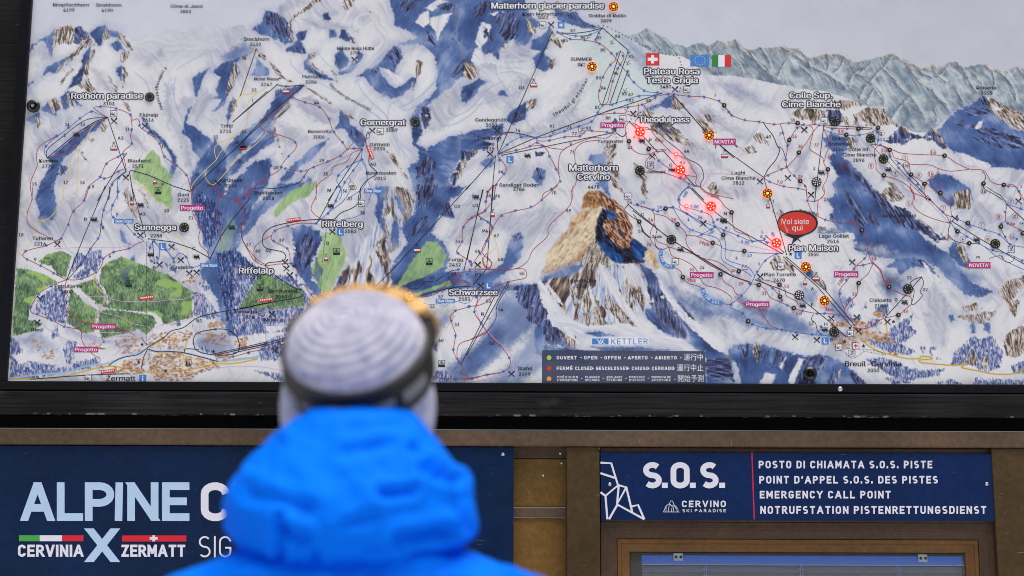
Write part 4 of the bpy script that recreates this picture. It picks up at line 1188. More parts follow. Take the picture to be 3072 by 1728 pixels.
H b 4 1230,60 1340,185 1440,230 1523,265 1640,310 1750,345 1830,415 1932,440
H b 4 1400,255 1435,305 1520,360 1605,410 1700,460 1810,485 1920,535
H b 4 1650,440 1760,520 1932,600
H k 4 1400,265 1385,310 1390,360 1450,400 1533,411 1605,410
H k 4 1660,0 1720,40 1770,70 1810,130
H b 4 1810,130 1910,160 1960,190
H r 4 1810,130 1800,185 1800,240 1815,265 1922,320
H r 4 1800,240 1763,291 1795,365 1820,410
H r 4 1810,-20 1860,-10 1895,30 1932,100
H d 3 1690,590 1690,700 1560,740 1350,740 1340,770 1420,775 1640,790 1660,825 1720,760 1800,650 1932,620
H k 3 1680,520 1760,500 1800,545 1850,540 1865,500
H D 4 640,1190 660,1170 780,1180 860,1190 930,1220 780,1195 740,1220 690,1245 650,1215 640,1190
F K 5 115,25 5,520
F K 5 190,0 145,595 50,710
F K 5 300,688 0,1220
F k 4 300,688 300,720 220,860 210,960 145,1050
F r 4 770,-10 750,130 600,280 585,360 480,460 440,540 350,595 170,600 10,595
F r 4 350,595 420,600 425,660 300,690 140,760 60,870
F r 4 660,-10 545,95 465,150 355,175 250,210 190,295 140,395 110,470 150,520 185,555 150,590 120,560 115,510
F r 4 155,35 140,110 135,175 75,210 0,240
F r 4 205,0 195,85 135,175
F r 4 80,200 110,230 155,255 185,295
F y 4 180,330 220,430 230,520 180,590
F y 4 215,440 160,490 140,540 60,570
F r 4 75,790 75,840 55,905 105,990 165,1075 240,1145 310,1240 310,1300 265,1340 145,1365 0,1390
F p 3 80,800 80,930 170,1070 320,1210 340,1290 320,1350 150,1400 0,1415
F r 4 0,1120 80,1080 145,1050
F b 4 1230,130 1350,165 1385,180 1440,160 1495,150
F k 4 1170,130 1145,170 1200,220 1250,255 1280,330 1325,370
F K 5 1170,130 1480,385 1932,650
"""
STARS = r"""
A 728,772 840,785 945,830 662,808 578,858 497,925 411,985 333,1058 953,938 1010,908 1077,965 955,1041 1157,1041 1190,1132 893,1115 857,1135 772,1187 1279,1198 857,1242 1350,1267 726,1281 755,1292 860,1287 812,1337 645,1356 854,1386 787,1428 1467,1358 1560,1372
B 645,5 855,35 787,76 609,100 815,134 752,169 533,179 820,221 495,276 733,276 905,265 444,375 710,375 975,345 335,425 1115,395 655,450 184,467 934,447 822,474 1087,441 1202,457 748,520 197,527 1255,519 1348,509 593,546 1097,537 295,573 1390,586 388,627 695,620 590,667 372,720 282,780 502,827 225,870 480,932 270,920 371,966 466,1013 529,1000 1833,18 1567,45 1653,82 1768,80 1765,125 1563,155 1762,217 1747,327 1580,245 1688,1230 1800,1203
C 447,632 430,705 519,742 625,776 695,862 729,957 791,1031 447,1030 400,1131 876,1075 777,1130 684,1170 346,1209 377,1220 583,1212 490,1240 255,1280 511,1283 170,1335 410,1342 143,1372 191,1360 305,1363 79,1432 932,1155 827,1207 868,1235 761,1270 806,1320 767,1350 940,1052 978,962 890,1020
D 742,105 686,195 598,267 395,285 301,320 293,394 390,446 420,555 457,640 457,682 490,710 566,780 80,82 77,125 68,217 62,328 1842,36 1830,107 1825,173 1726,226 1797,231 1844,256 1667,293 1877,298 1657,397 1835,393 1627,482 1787,485 1718,544 1725,565 1630,600 1712,612 1542,632 1693,632 1646,645 1457,685 1680,686 1366,733 1257,744 1765,797 1710,867 1608,898 1747,905 1580,971 1797,985 1852,1074 1610,1080 1595,1180 1635,1270 1652,1347 1612,1393 1500,1388 1732,1390 1838,1362 112,1203 213,1178 322,1163
E 658,232 693,240 790,260 897,250 957,240 750,282 854,290 935,289 963,317 1048,385 1090,390 1132,405 1172,380 1112,467 1042,470 1095,495 1168,520 1172,545 987,560 1058,588 1212,595 1288,657 963,657 1382,670 1458,682 1365,690 1250,695 1367,708 1160,724 985,763 1055,757 1272,758 1168,776 1072,818 950,815 905,880 810,915 908,948 708,950 278,965 387,971 605,985 397,992 710,993 490,997 508,998 1015,958 820,985 227,1018 600,1018 510,1032 295,1047 457,1060 547,1055 230,1115 360,1088 598,1131 237,1160 648,1225 270,1260 677,1312 215,1337 615,1370 153,1390 200,1436 1610,697 1720,702 1830,730 1390,1162 1470,1230 1545,1290 1612,1332 1607,1356 1900,812
I 295,682 404,697 514,702 622,730 690,812 713,836 807,870 912,882 1020,900 1125,892 1235,903 1187,927 1345,907 1440,933 1433,960 1550,932 1657,932 1083,963 1638,978 1138,997 1118,1055 1105,1157 1110,1210 1072,1225 976,1270 1167,1272 988,1317 1090,1350 1195,1365 1245,1347 1768,957 1775,1013 250,682
G 893,1050 962,1133 1022,1183 1025,1217 1090,1257 1098,1295 1162,1337 1175,1370 1250,1447 1818,1350 1893,1385
J 30,128 145,167 178,178 285,150 330,97 390,195 495,180 610,238 580,257 588,290 673,297 565,309 657,318 495,347 760,355 862,396 950,378 970,405 1037,487 957,535 898,615 848,707 1010,737 913,675 785,790 708,855 1077,825 1115,858 793,918 1228,900 863,995 963,1025 1075,1037 1180,1055 1295,1070 1333,918 1385,918 1493,930 1360,1013 1360,1070 1262,100 1303,190 1392,240 1497,262 1690,370 1703,475 1675,520 1665,568 1735,553 1600,595 1543,675 1497,775
H 1250,95 1345,185 1395,260 1435,305 1520,362 1540,285 1452,232 1650,312 1605,410 1753,345 1830,417 1705,460 1810,485 1920,535 1795,183 1815,265 1770,270 1797,363 1900,315 1910,160 1895,32 1880,380 1808,128
F 613,18 153,37 197,85 138,108 543,97 133,173 353,173 465,147 255,210 107,232 153,257 187,298 145,395 97,485 25,542 1235,130 1352,167 1495,150 70,800 15,868 57,905 105,988 163,1075 240,1147 310,1240 265,1338 147,1363
"""
# ---------------------------------------------------------------- printed words: tile  x0 x1 yc height  text   (x1 = - : natural width)
WORDS = r"""
A 383 645 35 24 Rimpfischhorn
A 458 540 73 24 4199
A 694 880 37 24 Strahlhorn
A 735 817 75 24 4190
A 1236 1468 45 24 Cima di Jazzi
A 1304 1385 84 24 3803
A 748 829 751 24 3103
A 1012 1146 832 25 Fluhalp
A 1032 1114 869 24 2616
A 284 421 1165 24 Kumme
A 305 387 1204 24 2775
A 926 1090 1164 24 Blauherd
A 958 1040 1203 24 2571
A 1597 1685 912 24 Triftji
A 1593 1675 951 24 2715
A 1603 1755 1305 24 Grünsee
A 1632 1714 1346 24 2296
A 1286 1372 1410 24 Gant
A 1286 1368 1449 24 2223
A 472 503 902 22 14
A 584 615 900 22 13
A 462 479 980 22 E
A 430 462 1097 22 12
A 852 892 1000 22 A3
A 908 938 935 22 11
A 1170 1200 1060 22 19
A 232 266 1332 22 15
A 460 492 1321 22 17
A 580 613 1322 22 16
A 665 682 1353 22 9
A 1410 1442 1264 22 31
A 1545 1580 992 22 32
A 1750 1783 952 22 31
A 1722 1756 1168 22 30
A 1708 1728 1030 22 G
A 1500 1533 1342 22 26
A 1750 1784 420 22 34
A 1822 1858 652 22 33
A 1172 1188 1337 22 F
A 1826 1834 730 22 I
B 234 382 374 24 Tufteren
B 248 332 414 24 2216
B 1090 1174 355 24 2288
B 395 595 720 24 Patrullarve
B 443 527 761 24 2000
B 1242 1378 584 24 Findeln
B 226 308 1036 24 Ried
B 1704 1908 906 24 Findelbach
B 1757 1842 945 24 1774
B 768 982 1388 34 Zermatt
B 135 170 348 22 18
B 610 632 235 22 D
B 1012 1054 198 22 A2
B 838 855 204 22 7
B 738 755 296 22 8
B 1366 1400 226 22 21
B 1577 1612 198 22 25
B 1190 1224 172 22 10
B 787 804 502 22 4
B 246 264 527 22 9
B 1130 1146 514 22 5
B 1250 1267 543 22 6
B 1394 1416 447 22 C
B 1107 1128 586 22 B
B 1000 1040 752 22 A1
B 686 720 836 22 20
B 192 207 870 22 2
B 476 488 840 22 1
B 742 758 1120 22 3
B 1784 1818 420 22 27
B 1850 1885 465 22 40
B 1424 1464 970 22 N1
C 76 260 283 25 Stockhorn
C 116 200 321 24 3532
C 150 334 571 24 Rote Nase
C 197 280 611 24 3247
C 500 637 555 24 Hohtälli
C 521 604 594 24 3286
C 752 1020 350 24 Monte Rosa Hütte
C 846 918 384 22 2795
C 540 712 952 24 Rosenritz
C 577 661 992 24 3006
C 1105 1190 942 24 3089
C 988 1132 1048 24 Gifthittli
C 1015 1099 1077 24 2935
C 960 1180 1253 24 Rotenboden
C 1022 1105 1292 24 2815
C 153 354 1396 24 Breitboden
C 212 296 1435 24 2514
C 322 344 653 22 H
C 585 620 743 22 44
C 292 327 1213 22 28
C 624 659 1163 22 29
C 651 687 1260 22 35
C 682 707 1378 22 M
C 790 825 1383 22 36
C 995 1036 1190 22 N3
C 182 200 400 20 K
D 828 862 87 22 37
D 920 955 190 22 38
D 809 892 323 24 2582
D 330 365 387 22 39
D 234 275 463 22 N2
D 425 458 570 22 41
D 672 694 408 22 Q
D 122 205 655 24 2211
D 254 460 755 24 Landtunnel
D 305 390 797 24 2060
D 547 580 852 22 42
D 224 322 963 25 Moos
D 481 515 985 22 43
D 340 420 1198 26 Blatt
D 1601 1644 142 22 O2
D 1734 1776 135 22 U1
D 1833 1867 66 22 65
D 1898 1932 66 22 66
D 1805 1845 320 22 P4
D 1610 1642 397 22 63
D 1890 1925 354 22 67
D 1752 1788 466 22 64
D 1560 1665 527 24 Furgg
D 1564 1648 566 24 2432
D 1583 1618 632 22 61
D 1422 1457 660 22 62
D 1752 1795 637 22 P3
D 1632 1715 814 24 2583
D 1486 1520 797 22 57
D 1300 1340 852 22 P2
D 1423 1458 869 22 56
D 1832 1867 829 22 53
D 1604 1638 997 22 51
D 1487 1523 1114 22 60
D 1857 1892 1134 22 52
D 1796 1817 922 22 R
E 404 693 101 24 Klein Matterhorn
E 512 592 129 22 3883
E 884 1156 113 24 Gobba di Rollin
E 969 1050 151 24 3899
E 754 907 428 24 SUMMER
E 803 857 468 24 SKI
E 1400 1482 628 24 3480
E 62 312 868 24 Gandegghütte
E 138 220 906 24 3030
E 76 253 1000 24 Trockener
E 122 200 1040 24 Steg
E 117 200 1079 24 2939
E 1340 1420 908 24 3301
E 955 1133 1023 22 Furggsattel
E 1008 1083 1058 22 3365
E 878 962 1354 24 4478
E 236 526 1340 24 Sandiger Boden
E 337 420 1370 24 2786
E 1310 1442 1244 20 Snowpark
E 750 788 221 22 X7
E 826 860 268 22 86
E 698 732 292 22 85
E 942 976 271 22 82
E 1072 1112 262 22 X6
E 970 1005 362 22 85
E 1170 1210 408 22 X5
E 1065 1098 530 22 84
E 938 973 563 22 83
E 970 1008 636 22 X4
E 1122 1160 679 22 X3
E 1172 1206 685 22 87
E 1172 1210 727 22 X2
E 1302 1336 727 22 80
E 931 965 777 22 81
E 1007 1042 854 22 80
E 378 420 635 22 O3
E 600 638 912 22 X1
E 725 760 924 22 73
E 866 900 928 22 90
E 353 388 944 22 74
E 763 798 968 22 72
E 744 766 1044 22 V
E 748 780 1099 22 71
E 230 264 1243 22 66
E 1320 1340 1014 22 P
E 1576 1612 1094 22 44
E 1467 1490 1196 22 O
E 616 650 1394 22 70
F 722 757 172 22 69
F 227 263 527 22 68
F 383 418 628 22 55
F 735 940 682 25 Hörnlihütte
F 788 871 720 24 3260
F 230 264 890 22 54
F 166 202 1134 22 52
F 372 475 1317 25 Stafel
F 378 462 1358 24 2199
F 1262 1284 202 22 C
F 1243 1278 322 22 59
F 1343 1414 361 20 24bis
I 712 810 1251 24 Laghi
I 639 886 1290 24 Cime Bianche
I 722 804 1325 24 2812
I 1250 1332 803 24 2982
I 593 608 1065 22 F
I 962 996 990 22 40
I 1303 1320 1220 22 Z
I 1605 1622 895 22 h
I 1784 1802 964 24 g
G 1588 1730 636 24 Roisetta
G 1618 1698 674 24 3333
G 542 622 1001 24 Gran
G 515 660 1042 24 Sometta
G 545 626 1081 24 3165
G 660 815 1081 24 Colle inf.
G 618 862 1121 24 Cime Bianche
G 694 776 1160 24 2896
G 993 1006 1258 22 f
G 1054 1096 1198 18 15a
G 1625 1658 1387 22 1b
J 656 678 195 22 N
J 1006 1022 106 22 T
J 930 944 327 22 L
J 948 1178 636 25 Plan Torrette
J 1015 1098 677 24 2470
J 1268 1342 491 24 2555
J 1288 1308 740 22 A
J 1378 1398 736 22 B
J 1287 1305 854 22 E
J 1272 1306 988 22 12
J 1384 1406 995 22 H
J 1428 1448 1112 22 D
J 1712 1870 822 24 Cieloalto
J 1748 1830 863 24 2106
J 1894 1914 819 22 G
H 447 664 357 25 Lago Goillet
H 507 590 396 24 2516
H 908 1152 210 24 Motta di Pleté
H 986 1067 251 24 2870
H 1086 1120 659 22 21
H 1200 1234 745 22 22
H 635 1042 1283 36 Breuil-Cervinia
H 799 883 1331 25 2050
H 1372 1390 368 22 3
H 1660 1676 376 22 e
H 1858 1874 212 22 c
H 1588 1612 509 22 m
"""
RWORDS = r"""
E 1794 1808 693 22 7
E 1282 1297 772 20 6
E 1207 1222 992 20 6
E 1166 1202 1068 22 46
E 1545 1582 1178 22 47 25
E 1366 1427 1014 24 6bis 12
E 1545 1590 1285 22 6.0 25
F 1768 1828 68 22 6bis 12
F 1162 1198 112 22 24
F 1314 1350 240 22 24
F 1483 1517 240 22 29
F 1305 1338 416 22 24
F 1685 1762 410 24 29bis 14
F 1616 1650 598 22 62
F 1688 1722 584 22 24
F 1599 1660 677 24 9bis 3
J 706 740 608 22 30
J 764 798 703 22 29
J 934 964 771 22 11
J 1095 1128 721 22 53
J 1048 1064 764 22 3
J 910 972 888 22 5bis
J 1176 1220 917 22 3.0
J 1388 1452 889 22 3bis
J 1464 1530 1000 22 3.00
J 1474 1532 688 24 7.00 -58
J 1587 1620 779 22 33
J 1725 1758 521 22 13
J 1832 1866 685 22 13
J 1380 1412 92 22 37
J 1560 1606 255 22 7.0 10
I 1140 1172 870 22 35
I 1290 1324 890 22 36
I 1056 1070 972 22 7
I 1150 1184 987 22 36
I 1192 1226 1060 22 38
I 1312 1344 1050 22 37
I 1408 1438 1132 22 37
I 1046 1060 1210 22 7
I 1192 1226 1280 22 39
I 1040 1082 1318 22 7.0 6
I 1380 1414 1445 22 37
I 1488 1520 954 20 12
G 902 936 1091 20 15
G 1255 1290 1102 20 1a
G 1066 1078 1141 22 1
G 816 832 1201 22 5
G 1162 1178 1266 22 6
G 1240 1272 1260 20 16
G 1906 1918 1349 22 1
H 1090 1104 122 22 5
H 1742 1758 219 22 8
H 1834 1866 268 20 8a
H 1060 1094 901 22 16
H 800 834 983 22 16
"""
BWORDS = r"""
F 1260 1294 112 22 26
F 1383 1417 147 22 26 -10
F 1620 1680 142 22 6.00 8
F 1675 1708 222 22 26 12
F 1600 1614 236 22 4
F 1610 1644 319 22 27
F 1745 1797 333 18 27bis -35
F 1562 1606 55 22 6.00 -55
J 780 842 400 22 6.00 12
J 824 858 497 22 10
J 740 756 515 22 4
J 785 820 577 22 27 15
J 906 918 557 22 5
J 1016 1030 512 22 5
J 920 936 362 20 8
J 995 1030 345 20 8b 50
J 894 908 1030 22 5
J 1324 1338 1050 22 2
I 1588 1620 1010 20 11
I 1788 1824 1010 22 10
H 1338 1352 155 20 7
H 1618 1632 275 20 7
H 1482 1496 378 20 4
H 1832 1860 362 18 14
H 1900 1930 262 18 14
H 1764 1780 502 20 4
H 1830 1844 105 20 9
"""
HEADS = r"""
A 512 1040 693 44 Rothorn paradise
B 970 1280 293 40 Sunnegga
C 916 1252 886 42 Gornergrat
D 640 942 270 42 Riffelberg
D 35 297 608 42 Riffelalp
D 1558 1920 765 42 Schwarzsee
E 174 1000 40 44 Matterhorn glacier paradise
E 1280 1692 516 44 Plateau Rosa
E 1295 1680 580 44 Testa Grigia
E 1243 1620 865 42 Theodulpass
E 738 1100 1214 44 Matterhorn
E 796 1043 1281 42 Cervino
G 228 548 691 42 Colle Sup.
G 174 608 755 42 Cime Bianche
H 223 590 444 42 Plan Maison
"""
ARCS = r"""
A Findelngletscher 1200,490 1160,570 1140,640 1150,720 1180,805
C Gornergletscher 700,610 800,690 900,745 1010,800
E Theodulgletscher 625,835 740,760 820,660 880,560
"""
TAGS = r"""
B 1303 1480 132 175 Progetto
B 661 840 992 1034 Progetto
B 533 712 1159 1200 Progetto
E 969 1142 887 927 Progetto
E 1787 1950 1004 1050 NOVITA'
J 410 582 618 662 Progetto
J 810 986 831 873 Progetto
J 1454 1630 612 657 Progetto
H 1525 1690 546 592 NOVITA'
B 826 967 234 265 Slow Slope
B 1448 1582 555 584 Slow Slope
C 946 1082 1367 1398 Slow Slope
D 1467 1606 812 842 Slow Slope
"""
# pictograms: x crossed cutlery, v view point square, s no-entry square, L beginner square, c cable cabin, g gondola, h chairlift, t train, i information, k skier
PICTO = r"""
A x 826,877 1050,912 912,1287 1578,1323
A v 824,823
A s 1145,1382
A c 825,1066 1760,1060
A g 1122,1312
A h 553,975
B x 416,418 1018,353 1243,437 1310,533 1156,566 1372,628 1425,622 290,812 270,985
B s 933,702
B g 955,112
B h 1018,133 681,238 1090,493 1422,508 1678,295
B L 1177,433
B t 1064,804
B t 782,1338
B i 1034,1388
B v 640,1388
B w 1363,1276
C x 1007,948 878,432
C v 1064,952
C c 380,655 70,1060
C T 992,1105
C o 862,1345
D x 718,326 375,548 385,593 410,642 280,922 572,888 1772,567 1793,720 302,1187
D L 776,328 1848,720
D s 747,470 1419,543 193,732 1509,1282
D c 1332,452
D g 672,517 1880,195 355,1130
D h 704,140 1757,75
D t 436,240 238,820
D v 929,121
E x 222,945 170,1115 612,180 1207,824 1510,648 1345,1135
E v 551,180 1595,648 1132,860
E q 835,942 1332,1195
E L 314,1156
E n 684,181
E c 486,608
E h 440,1128
E k 880,262 1055,302 1170,452 1150,655 1160,797 630,952
F v 1168,69 1511,543
F h 1548,455 1862,245
F k 158,945
F x 80,567 103,718 325,1357 1715,268
F L 156,718
F g 190,197
I x 1240,942 918,1315 1120,1290 1288,1412
I v 1382,873
I c 662,1120
I h 1362,1250 60,1020 290,1230
J g 977,135 1245,690
J x 507,267 920,652 1587,548 1620,948 1173,1090 1330,1112 1435,955 1632,1048 1190,378 1842,980
J L 1194,497 1390,1118
J h 652,248 1225,862 1386,1035
J c 1325,658
J v 1068,575 1573,1063 1488,1163
J q 1584,1205
J r 1612,1153
G x 340,940 390,1412
G h 464,1250 948,1228
H x 1432,230 1893,105
H h 1588,385 1065,838
H q 1840,455
"""
SPOTS = r"""
J 1140,488 1570,1023 1530,1125 1668,1155 1885,978
B 1030,1143 1005,1272 1200,1335 1547,1195
"""
RINGS = r"""
I 1614,895 1800,964 1520,1200 1506,953
G 917,1091 1275,1102 1072,1141 824,1201 1170,1266 1256,1260 1074,1197 1000,1258 1640,1387 707,1009
H 1097,122 1750,219 1345,155 1625,275 1488,378 1380,368 1668,376 1866,212 1836,107 1848,362 1770,502
"""
# lamps: tile state x,y   (o off, g golden lit, r red lit, w off with white studs) ; small red = s ; small off ring = m
LAMPS = r"""
A o 1085,705
B o 1335,297
C o 1317,887
E g 1063,52 907,485 1755,983
E r 1255,958 1547,1233
E o 1255,1237
E s 1517,1120
F r 1770,145
F o 1483,385
F s 1592,145
G o 558,882 820,1003 913,1153
G w 428,1320
G g 72,1403
H r 137,410
H g 350,583 485,828
H w 303,787
H o 1090,743 556,1053 1722,415
E m 1865,765 1175,1025 1318,1082
F m 1250,255 1440,160 1528,275 1782,408 1565,658 1838,636 1918,188 1858,350
J m 803,468 763,614 908,713 1058,711 1062,798 1161,881 831,976
G m 291,893 731,935 643,978 873,929 230,1017 300,1107 510,1229 310,1313 915,1272 957,1088 1355,1130 1112,1267 1209,1334 1324,1400 1636,1332 1784,1341
H m 756,318 733,700 952,728 1020,931 1523,265 1448,326 1533,411 1763,291 1922,339
"""
# ---------------------------------------------------------------- flat print geometry in photo pixels, laid on an upright plane
class Ink:
    """collects flat shapes (pixel outlines) and builds ONE mesh on the plane y = Y"""
    def __init__(self): self.v = []; self.f = []; self.d = []; self.k = 0
    def _lay(self):   # each shape lies a hair above the one before, so crossing strokes never share a plane
        self.d += [self.k * 8e-6] * (len(self.v) - len(self.d)); self.k = (self.k + 1) % 11
    def poly(self, pts):
        n = len(self.v); self.v += [tuple(p) for p in pts]; self.f.append(list(range(n, n + len(pts)))); self._lay()
    def mesh(self, verts, faces):
        n = len(self.v); self.v += [tuple(p) for p in verts]; self.f += [[i + n for i in f] for f in faces]; self._lay()
    def line(self, pts, w, closed=False):
        P = np.array(pts, float)
        if len(P) < 2: return
        keep = [0] + [i for i in range(1, len(P)) if np.hypot(*(P[i] - P[i - 1])) > .15]; P = P[keep]
        if len(P) < 2: return
        T = np.zeros_like(P); T[1:-1] = P[2:] - P[:-2]; T[0] = P[1] - P[0]; T[-1] = P[-1] - P[-2]
        if closed: T[0] = T[-1] = P[1] - P[-2]
        T /= np.hypot(T[:, 0], T[:, 1])[:, None] + 1e-9
        Nn = np.stack([-T[:, 1], T[:, 0]], 1) * w / 2
        n = len(self.v); self.v += [tuple(p) for p in np.concatenate([P + Nn, P - Nn])]; k = len(P)
        self.f += [[n + i, n + i + 1, n + k + i + 1, n + k + i] for i in range(k - 1)]; self._lay()
    def dots(self, pts, step, r):
        P = catmull(pts, 6); acc = 0.
        for a, b in zip(P[:-1], P[1:]):
            L = math.hypot(b[0] - a[0], b[1] - a[1]); t = -acc
            while t + step <= L:
                t += step; q = max(t, 0) / (L + 1e-9); self.disc(a[0] + (b[0] - a[0]) * q, a[1] + (b[1] - a[1]) * q, r, 6)
            acc = L - t
    def disc(self, x, y, r, n=14, ry=None):
        ry = r if ry is None else ry
        self.poly([(x + r * math.cos(2 * math.pi * k / n), y + ry * math.sin(2 * math.pi * k / n)) for k in range(n)])
    def ring(self, x, y, r, w, n=20):
        self.line([(x + r * math.cos(2 * math.pi * k / n), y + r * math.sin(2 * math.pi * k / n)) for k in range(n + 1)], w, True)
    def rect(self, x0, y0, x1, y1): self.poly([(x0, y0), (x1, y0), (x1, y1), (x0, y1)])
    def frame(self, x0, y0, x1, y1, w):
        self.rect(x0, y0, x1, y0 + w); self.rect(x0, y1 - w, x1, y1); self.rect(x0, y0 + w, x0 + w, y1 - w); self.rect(x1 - w, y0 + w, x1, y1 - w)
    def build(self, name, mat, parent, Y):
        if not self.v: return None
        P = to_world([p[0] for p in self.v], [p[1] for p in self.v], Y); P[:, 1] -= np.array(self.d)
        o = mesh_obj(name, P, self.f, mat, parent)
        bm = bmesh.new(); bm.from_mesh(o.data)
        for f in bm.faces:
            f.normal_update()
            if f.normal.y > 0: f.normal_flip()
        bm.to_mesh(o.data); bm.free(); return o

class TextBank:
    """built-in font outlines -> flat meshes, placed in pixel space"""
    def __init__(self):
        self.jobs = []; self.font = None
        try:   # the sans that ships inside Blender itself; the built-in outline font otherwise
            import os; self.font = bpy.data.fonts.load(os.path.join(bpy.utils.system_resource('DATAFILES'), 'fonts', 'Inter.woff2'))
        except Exception: pass
    def add(self, ink, text, x0, x1, yc, h, off=.012, ang=0., res=3):
        self.jobs.append((ink, text, x0, x1, yc, h, off, ang, res))
    def flush(self):
        obs = []; cap = None
        for j in [(None, 'H', 0, 1, 0, 1, 0, 0, 2)] + self.jobs:
            cu = bpy.data.curves.new('lettering', 'FONT'); cu.body = j[1]; cu.resolution_u = j[8]; cu.fill_mode = 'FRONT'
            if self.font and not any(ord(q) > 9000 for q in j[1]): cu.font = self.font
            o = bpy.data.objects.new('lettering', cu); LINK.link(o); obs.append(o)
        bpy.context.view_layer.update(); dg = bpy.context.evaluated_depsgraph_get()
        for o, j in zip(obs, [None] + self.jobs):
            me = bpy.data.meshes.new_from_object(o.evaluated_get(dg))
            n = len(me.vertices); co = np.zeros(n * 3, np.float32); me.vertices.foreach_get('co', co); co = co.reshape(-1, 3)
            if j is None: cap = co[:, 1].max()
            elif n:
                ink, text, x0, x1, yc, h, off, ang, res = j
                s = h / cap; w0, w1 = co[:, 0].min(), co[:, 0].max(); polys = [list(p.vertices) for p in me.polygons]
                if off > .06: sh = [(off * math.cos(a), off * math.sin(a)) for a in (0, .785, 1.571, 2.356, 3.142, 3.927, 4.712, 5.498)]   # an outline
                else: sh = [(-off, 0), (off, 0)] if off else [(0, 0)]       # heavier stems: the letters printed twice, a stem apart
                sx = s if x1 is None else (x1 - x0 - (0 if off > .06 else 2 * off * h)) / max(w1 - w0, .01)
                for dx_, dy_ in sh:
                    X = (co[:, 0] - w0) * sx + x0 + (0 if off > .06 else off * h) + dx_ * h; Yp = yc + h / 2 - co[:, 1] * s + dy_ * h
                    if ang:
                        cx, cy = x0 + (w1 - w0) * sx / 2, yc; a = R(ang); dx, dy = X - cx, Yp - cy
                        X, Yp = cx + dx * math.cos(a) - dy * math.sin(a), cy + dx * math.sin(a) + dy * math.cos(a)
                    ink.mesh(list(zip(X, Yp)), polys)
            cu = o.data; bpy.data.objects.remove(o); bpy.data.curves.remove(cu); bpy.data.meshes.remove(me)
        self.jobs = []
# a geometric stroke alphabet for the sign lettering (unit cap height, x to the right, y down)
def _arc(cx, cy, rx, ry, a0, a1, n=9):
    return [(cx + rx * math.cos(R(a0 + (a1 - a0) * k / n)), cy + ry * math.sin(R(a0 + (a1 - a0) * k / n))) for k in range(n + 1)]
def _pill(w, r): return _arc(r, r, r, r, 180, 270) + _arc(w - r, r, r, r, 270, 360) + _arc(w - r, 1 - r, r, r, 0, 90) + _arc(r, 1 - r, r, r, 90, 180) + [(0, r)]
GLYPH = {
    'A': (.66, [[(0, 1), (.30, 0)], [(.36, 0), (.66, 1)], [(.12, .70), (.54, .70)]]), 'L': (.44, [[(0, 0), (0, 1), (.46, 1)]]),
    'P': (.50, [[(0, 1), (0, 0)], [(0, 0), (.25, 0)] + _arc(.25, .27, .25, .27, -90, 90) + [(0, .54)]]), 'I': (.0, [[(0, 0), (0, 1)]]),
    'N': (.54, [[(0, 0), (0, 1)], [(.03, 0), (.51, 1)], [(.54, 0), (.54, 1)]]), 'E': (.44, [[(.46, 0), (0, 0), (0, 1), (.46, 1)], [(0, .49), (.40, .49)]]),
    'C': (.50, [_arc(.25, .25, .25, .25, 0, -90)[0:1] + _arc(.25, .25, .25, .25, 0, -180) + _arc(.25, .75, .25, .25, 180, 0)]),
    'R': (.52, [[(0, 1), (0, 0)], [(0, 0), (.25, 0)] + _arc(.25, .26, .25, .26, -90, 90) + [(0, .52)], [(.24, .52), (.52, 1)]]),
    'O': (.52, [_pill(.52, .26)]), 'S': (.50, [_arc(.25, .25, .245, .25, -38, -180) + _arc(.25, .25, .245, .25, 180, 90, 5)[1:] + _arc(.25, .75, .25, .25, -90, 142)]),
    'G': (.52, [_arc(.26, .26, .26, .26, -8, -180) + _arc(.26, .74, .26, .26, 180, 0) + [(.52, .55), (.30, .55)]]),
    'V': (.58, [[(0, 0), (.26, 1)], [(.32, 1), (.58, 0)]]), 'Z': (.48, [[(0, 0), (.48, 0)], [(.44, 0), (.04, 1)], [(0, 1), (.48, 1)]]), 'M': (.66, [[(0, 0), (0, 1)], [(.03, 0), (.32, .68)], [(.63, 0), (.34, .68)], [(.66, 0), (.66, 1)]]),
    'T': (.50, [[(0, 0), (.50, 0)], [(.25, 0), (.25, 1)]]), 'D': (.52, [[(0, 0), (.25, 0)] + _arc(.25, .27, .27, .27, -90, 0) + _arc(.25, .73, .27, .27, 0, 90) + [(0, 1), (0, 0)]]),
    'H': (.54, [[(0, 0), (0, 1)], [(.54, 0), (.54, 1)], [(0, .49), (.54, .49)]]), 'Y': (.56, [[(0, 0), (.28, .56), (.56, 0)], [(.28, .54), (.28, 1)]]),
    'U': (.52, [[(0, 0), (0, .74)] + _arc(.26, .74, .26, .26, 180, 0) + [(.52, 0)]]), 'F': (.42, [[(.44, 0), (0, 0), (0, 1)], [(0, .5), (.38, .5)]]),
    'B': (.50, [[(0, 0), (0, 1)], [(0, 0), (.24, 0)] + _arc(.24, .245, .24, .245, -90, 90) + [(0, .49)], [(0, .49), (.25, .49)] + _arc(.25, .745, .255, .255, -90, 90) + [(0, 1)]]),
    '\u00c9': (.44, [[(.46, 0), (0, 0), (0, 1), (.46, 1)], [(0, .49), (.40, .49)], [(.2, -.18), (.36, -.34)]]), '\u00d6': (.52, [_pill(.52, .26), [(.10, -.34), (.10, -.20)], [(.42, -.34), (.42, -.20)]]),
    'K': (.52, [[(0, 0), (0, 1)], [(.5, 0), (.02, .60)], [(.17, .42), (.52, 1)]]), 'X': (.60, [[(0, 0), (.6, 1)], [(.6, 0), (0, 1)]]),
    '.': (.02, [[(.0, .87), (.0, 1)]]), '\u2019': (.02, [[(.03, 0), (.0, .2)]]), ' ': (.24, [])}
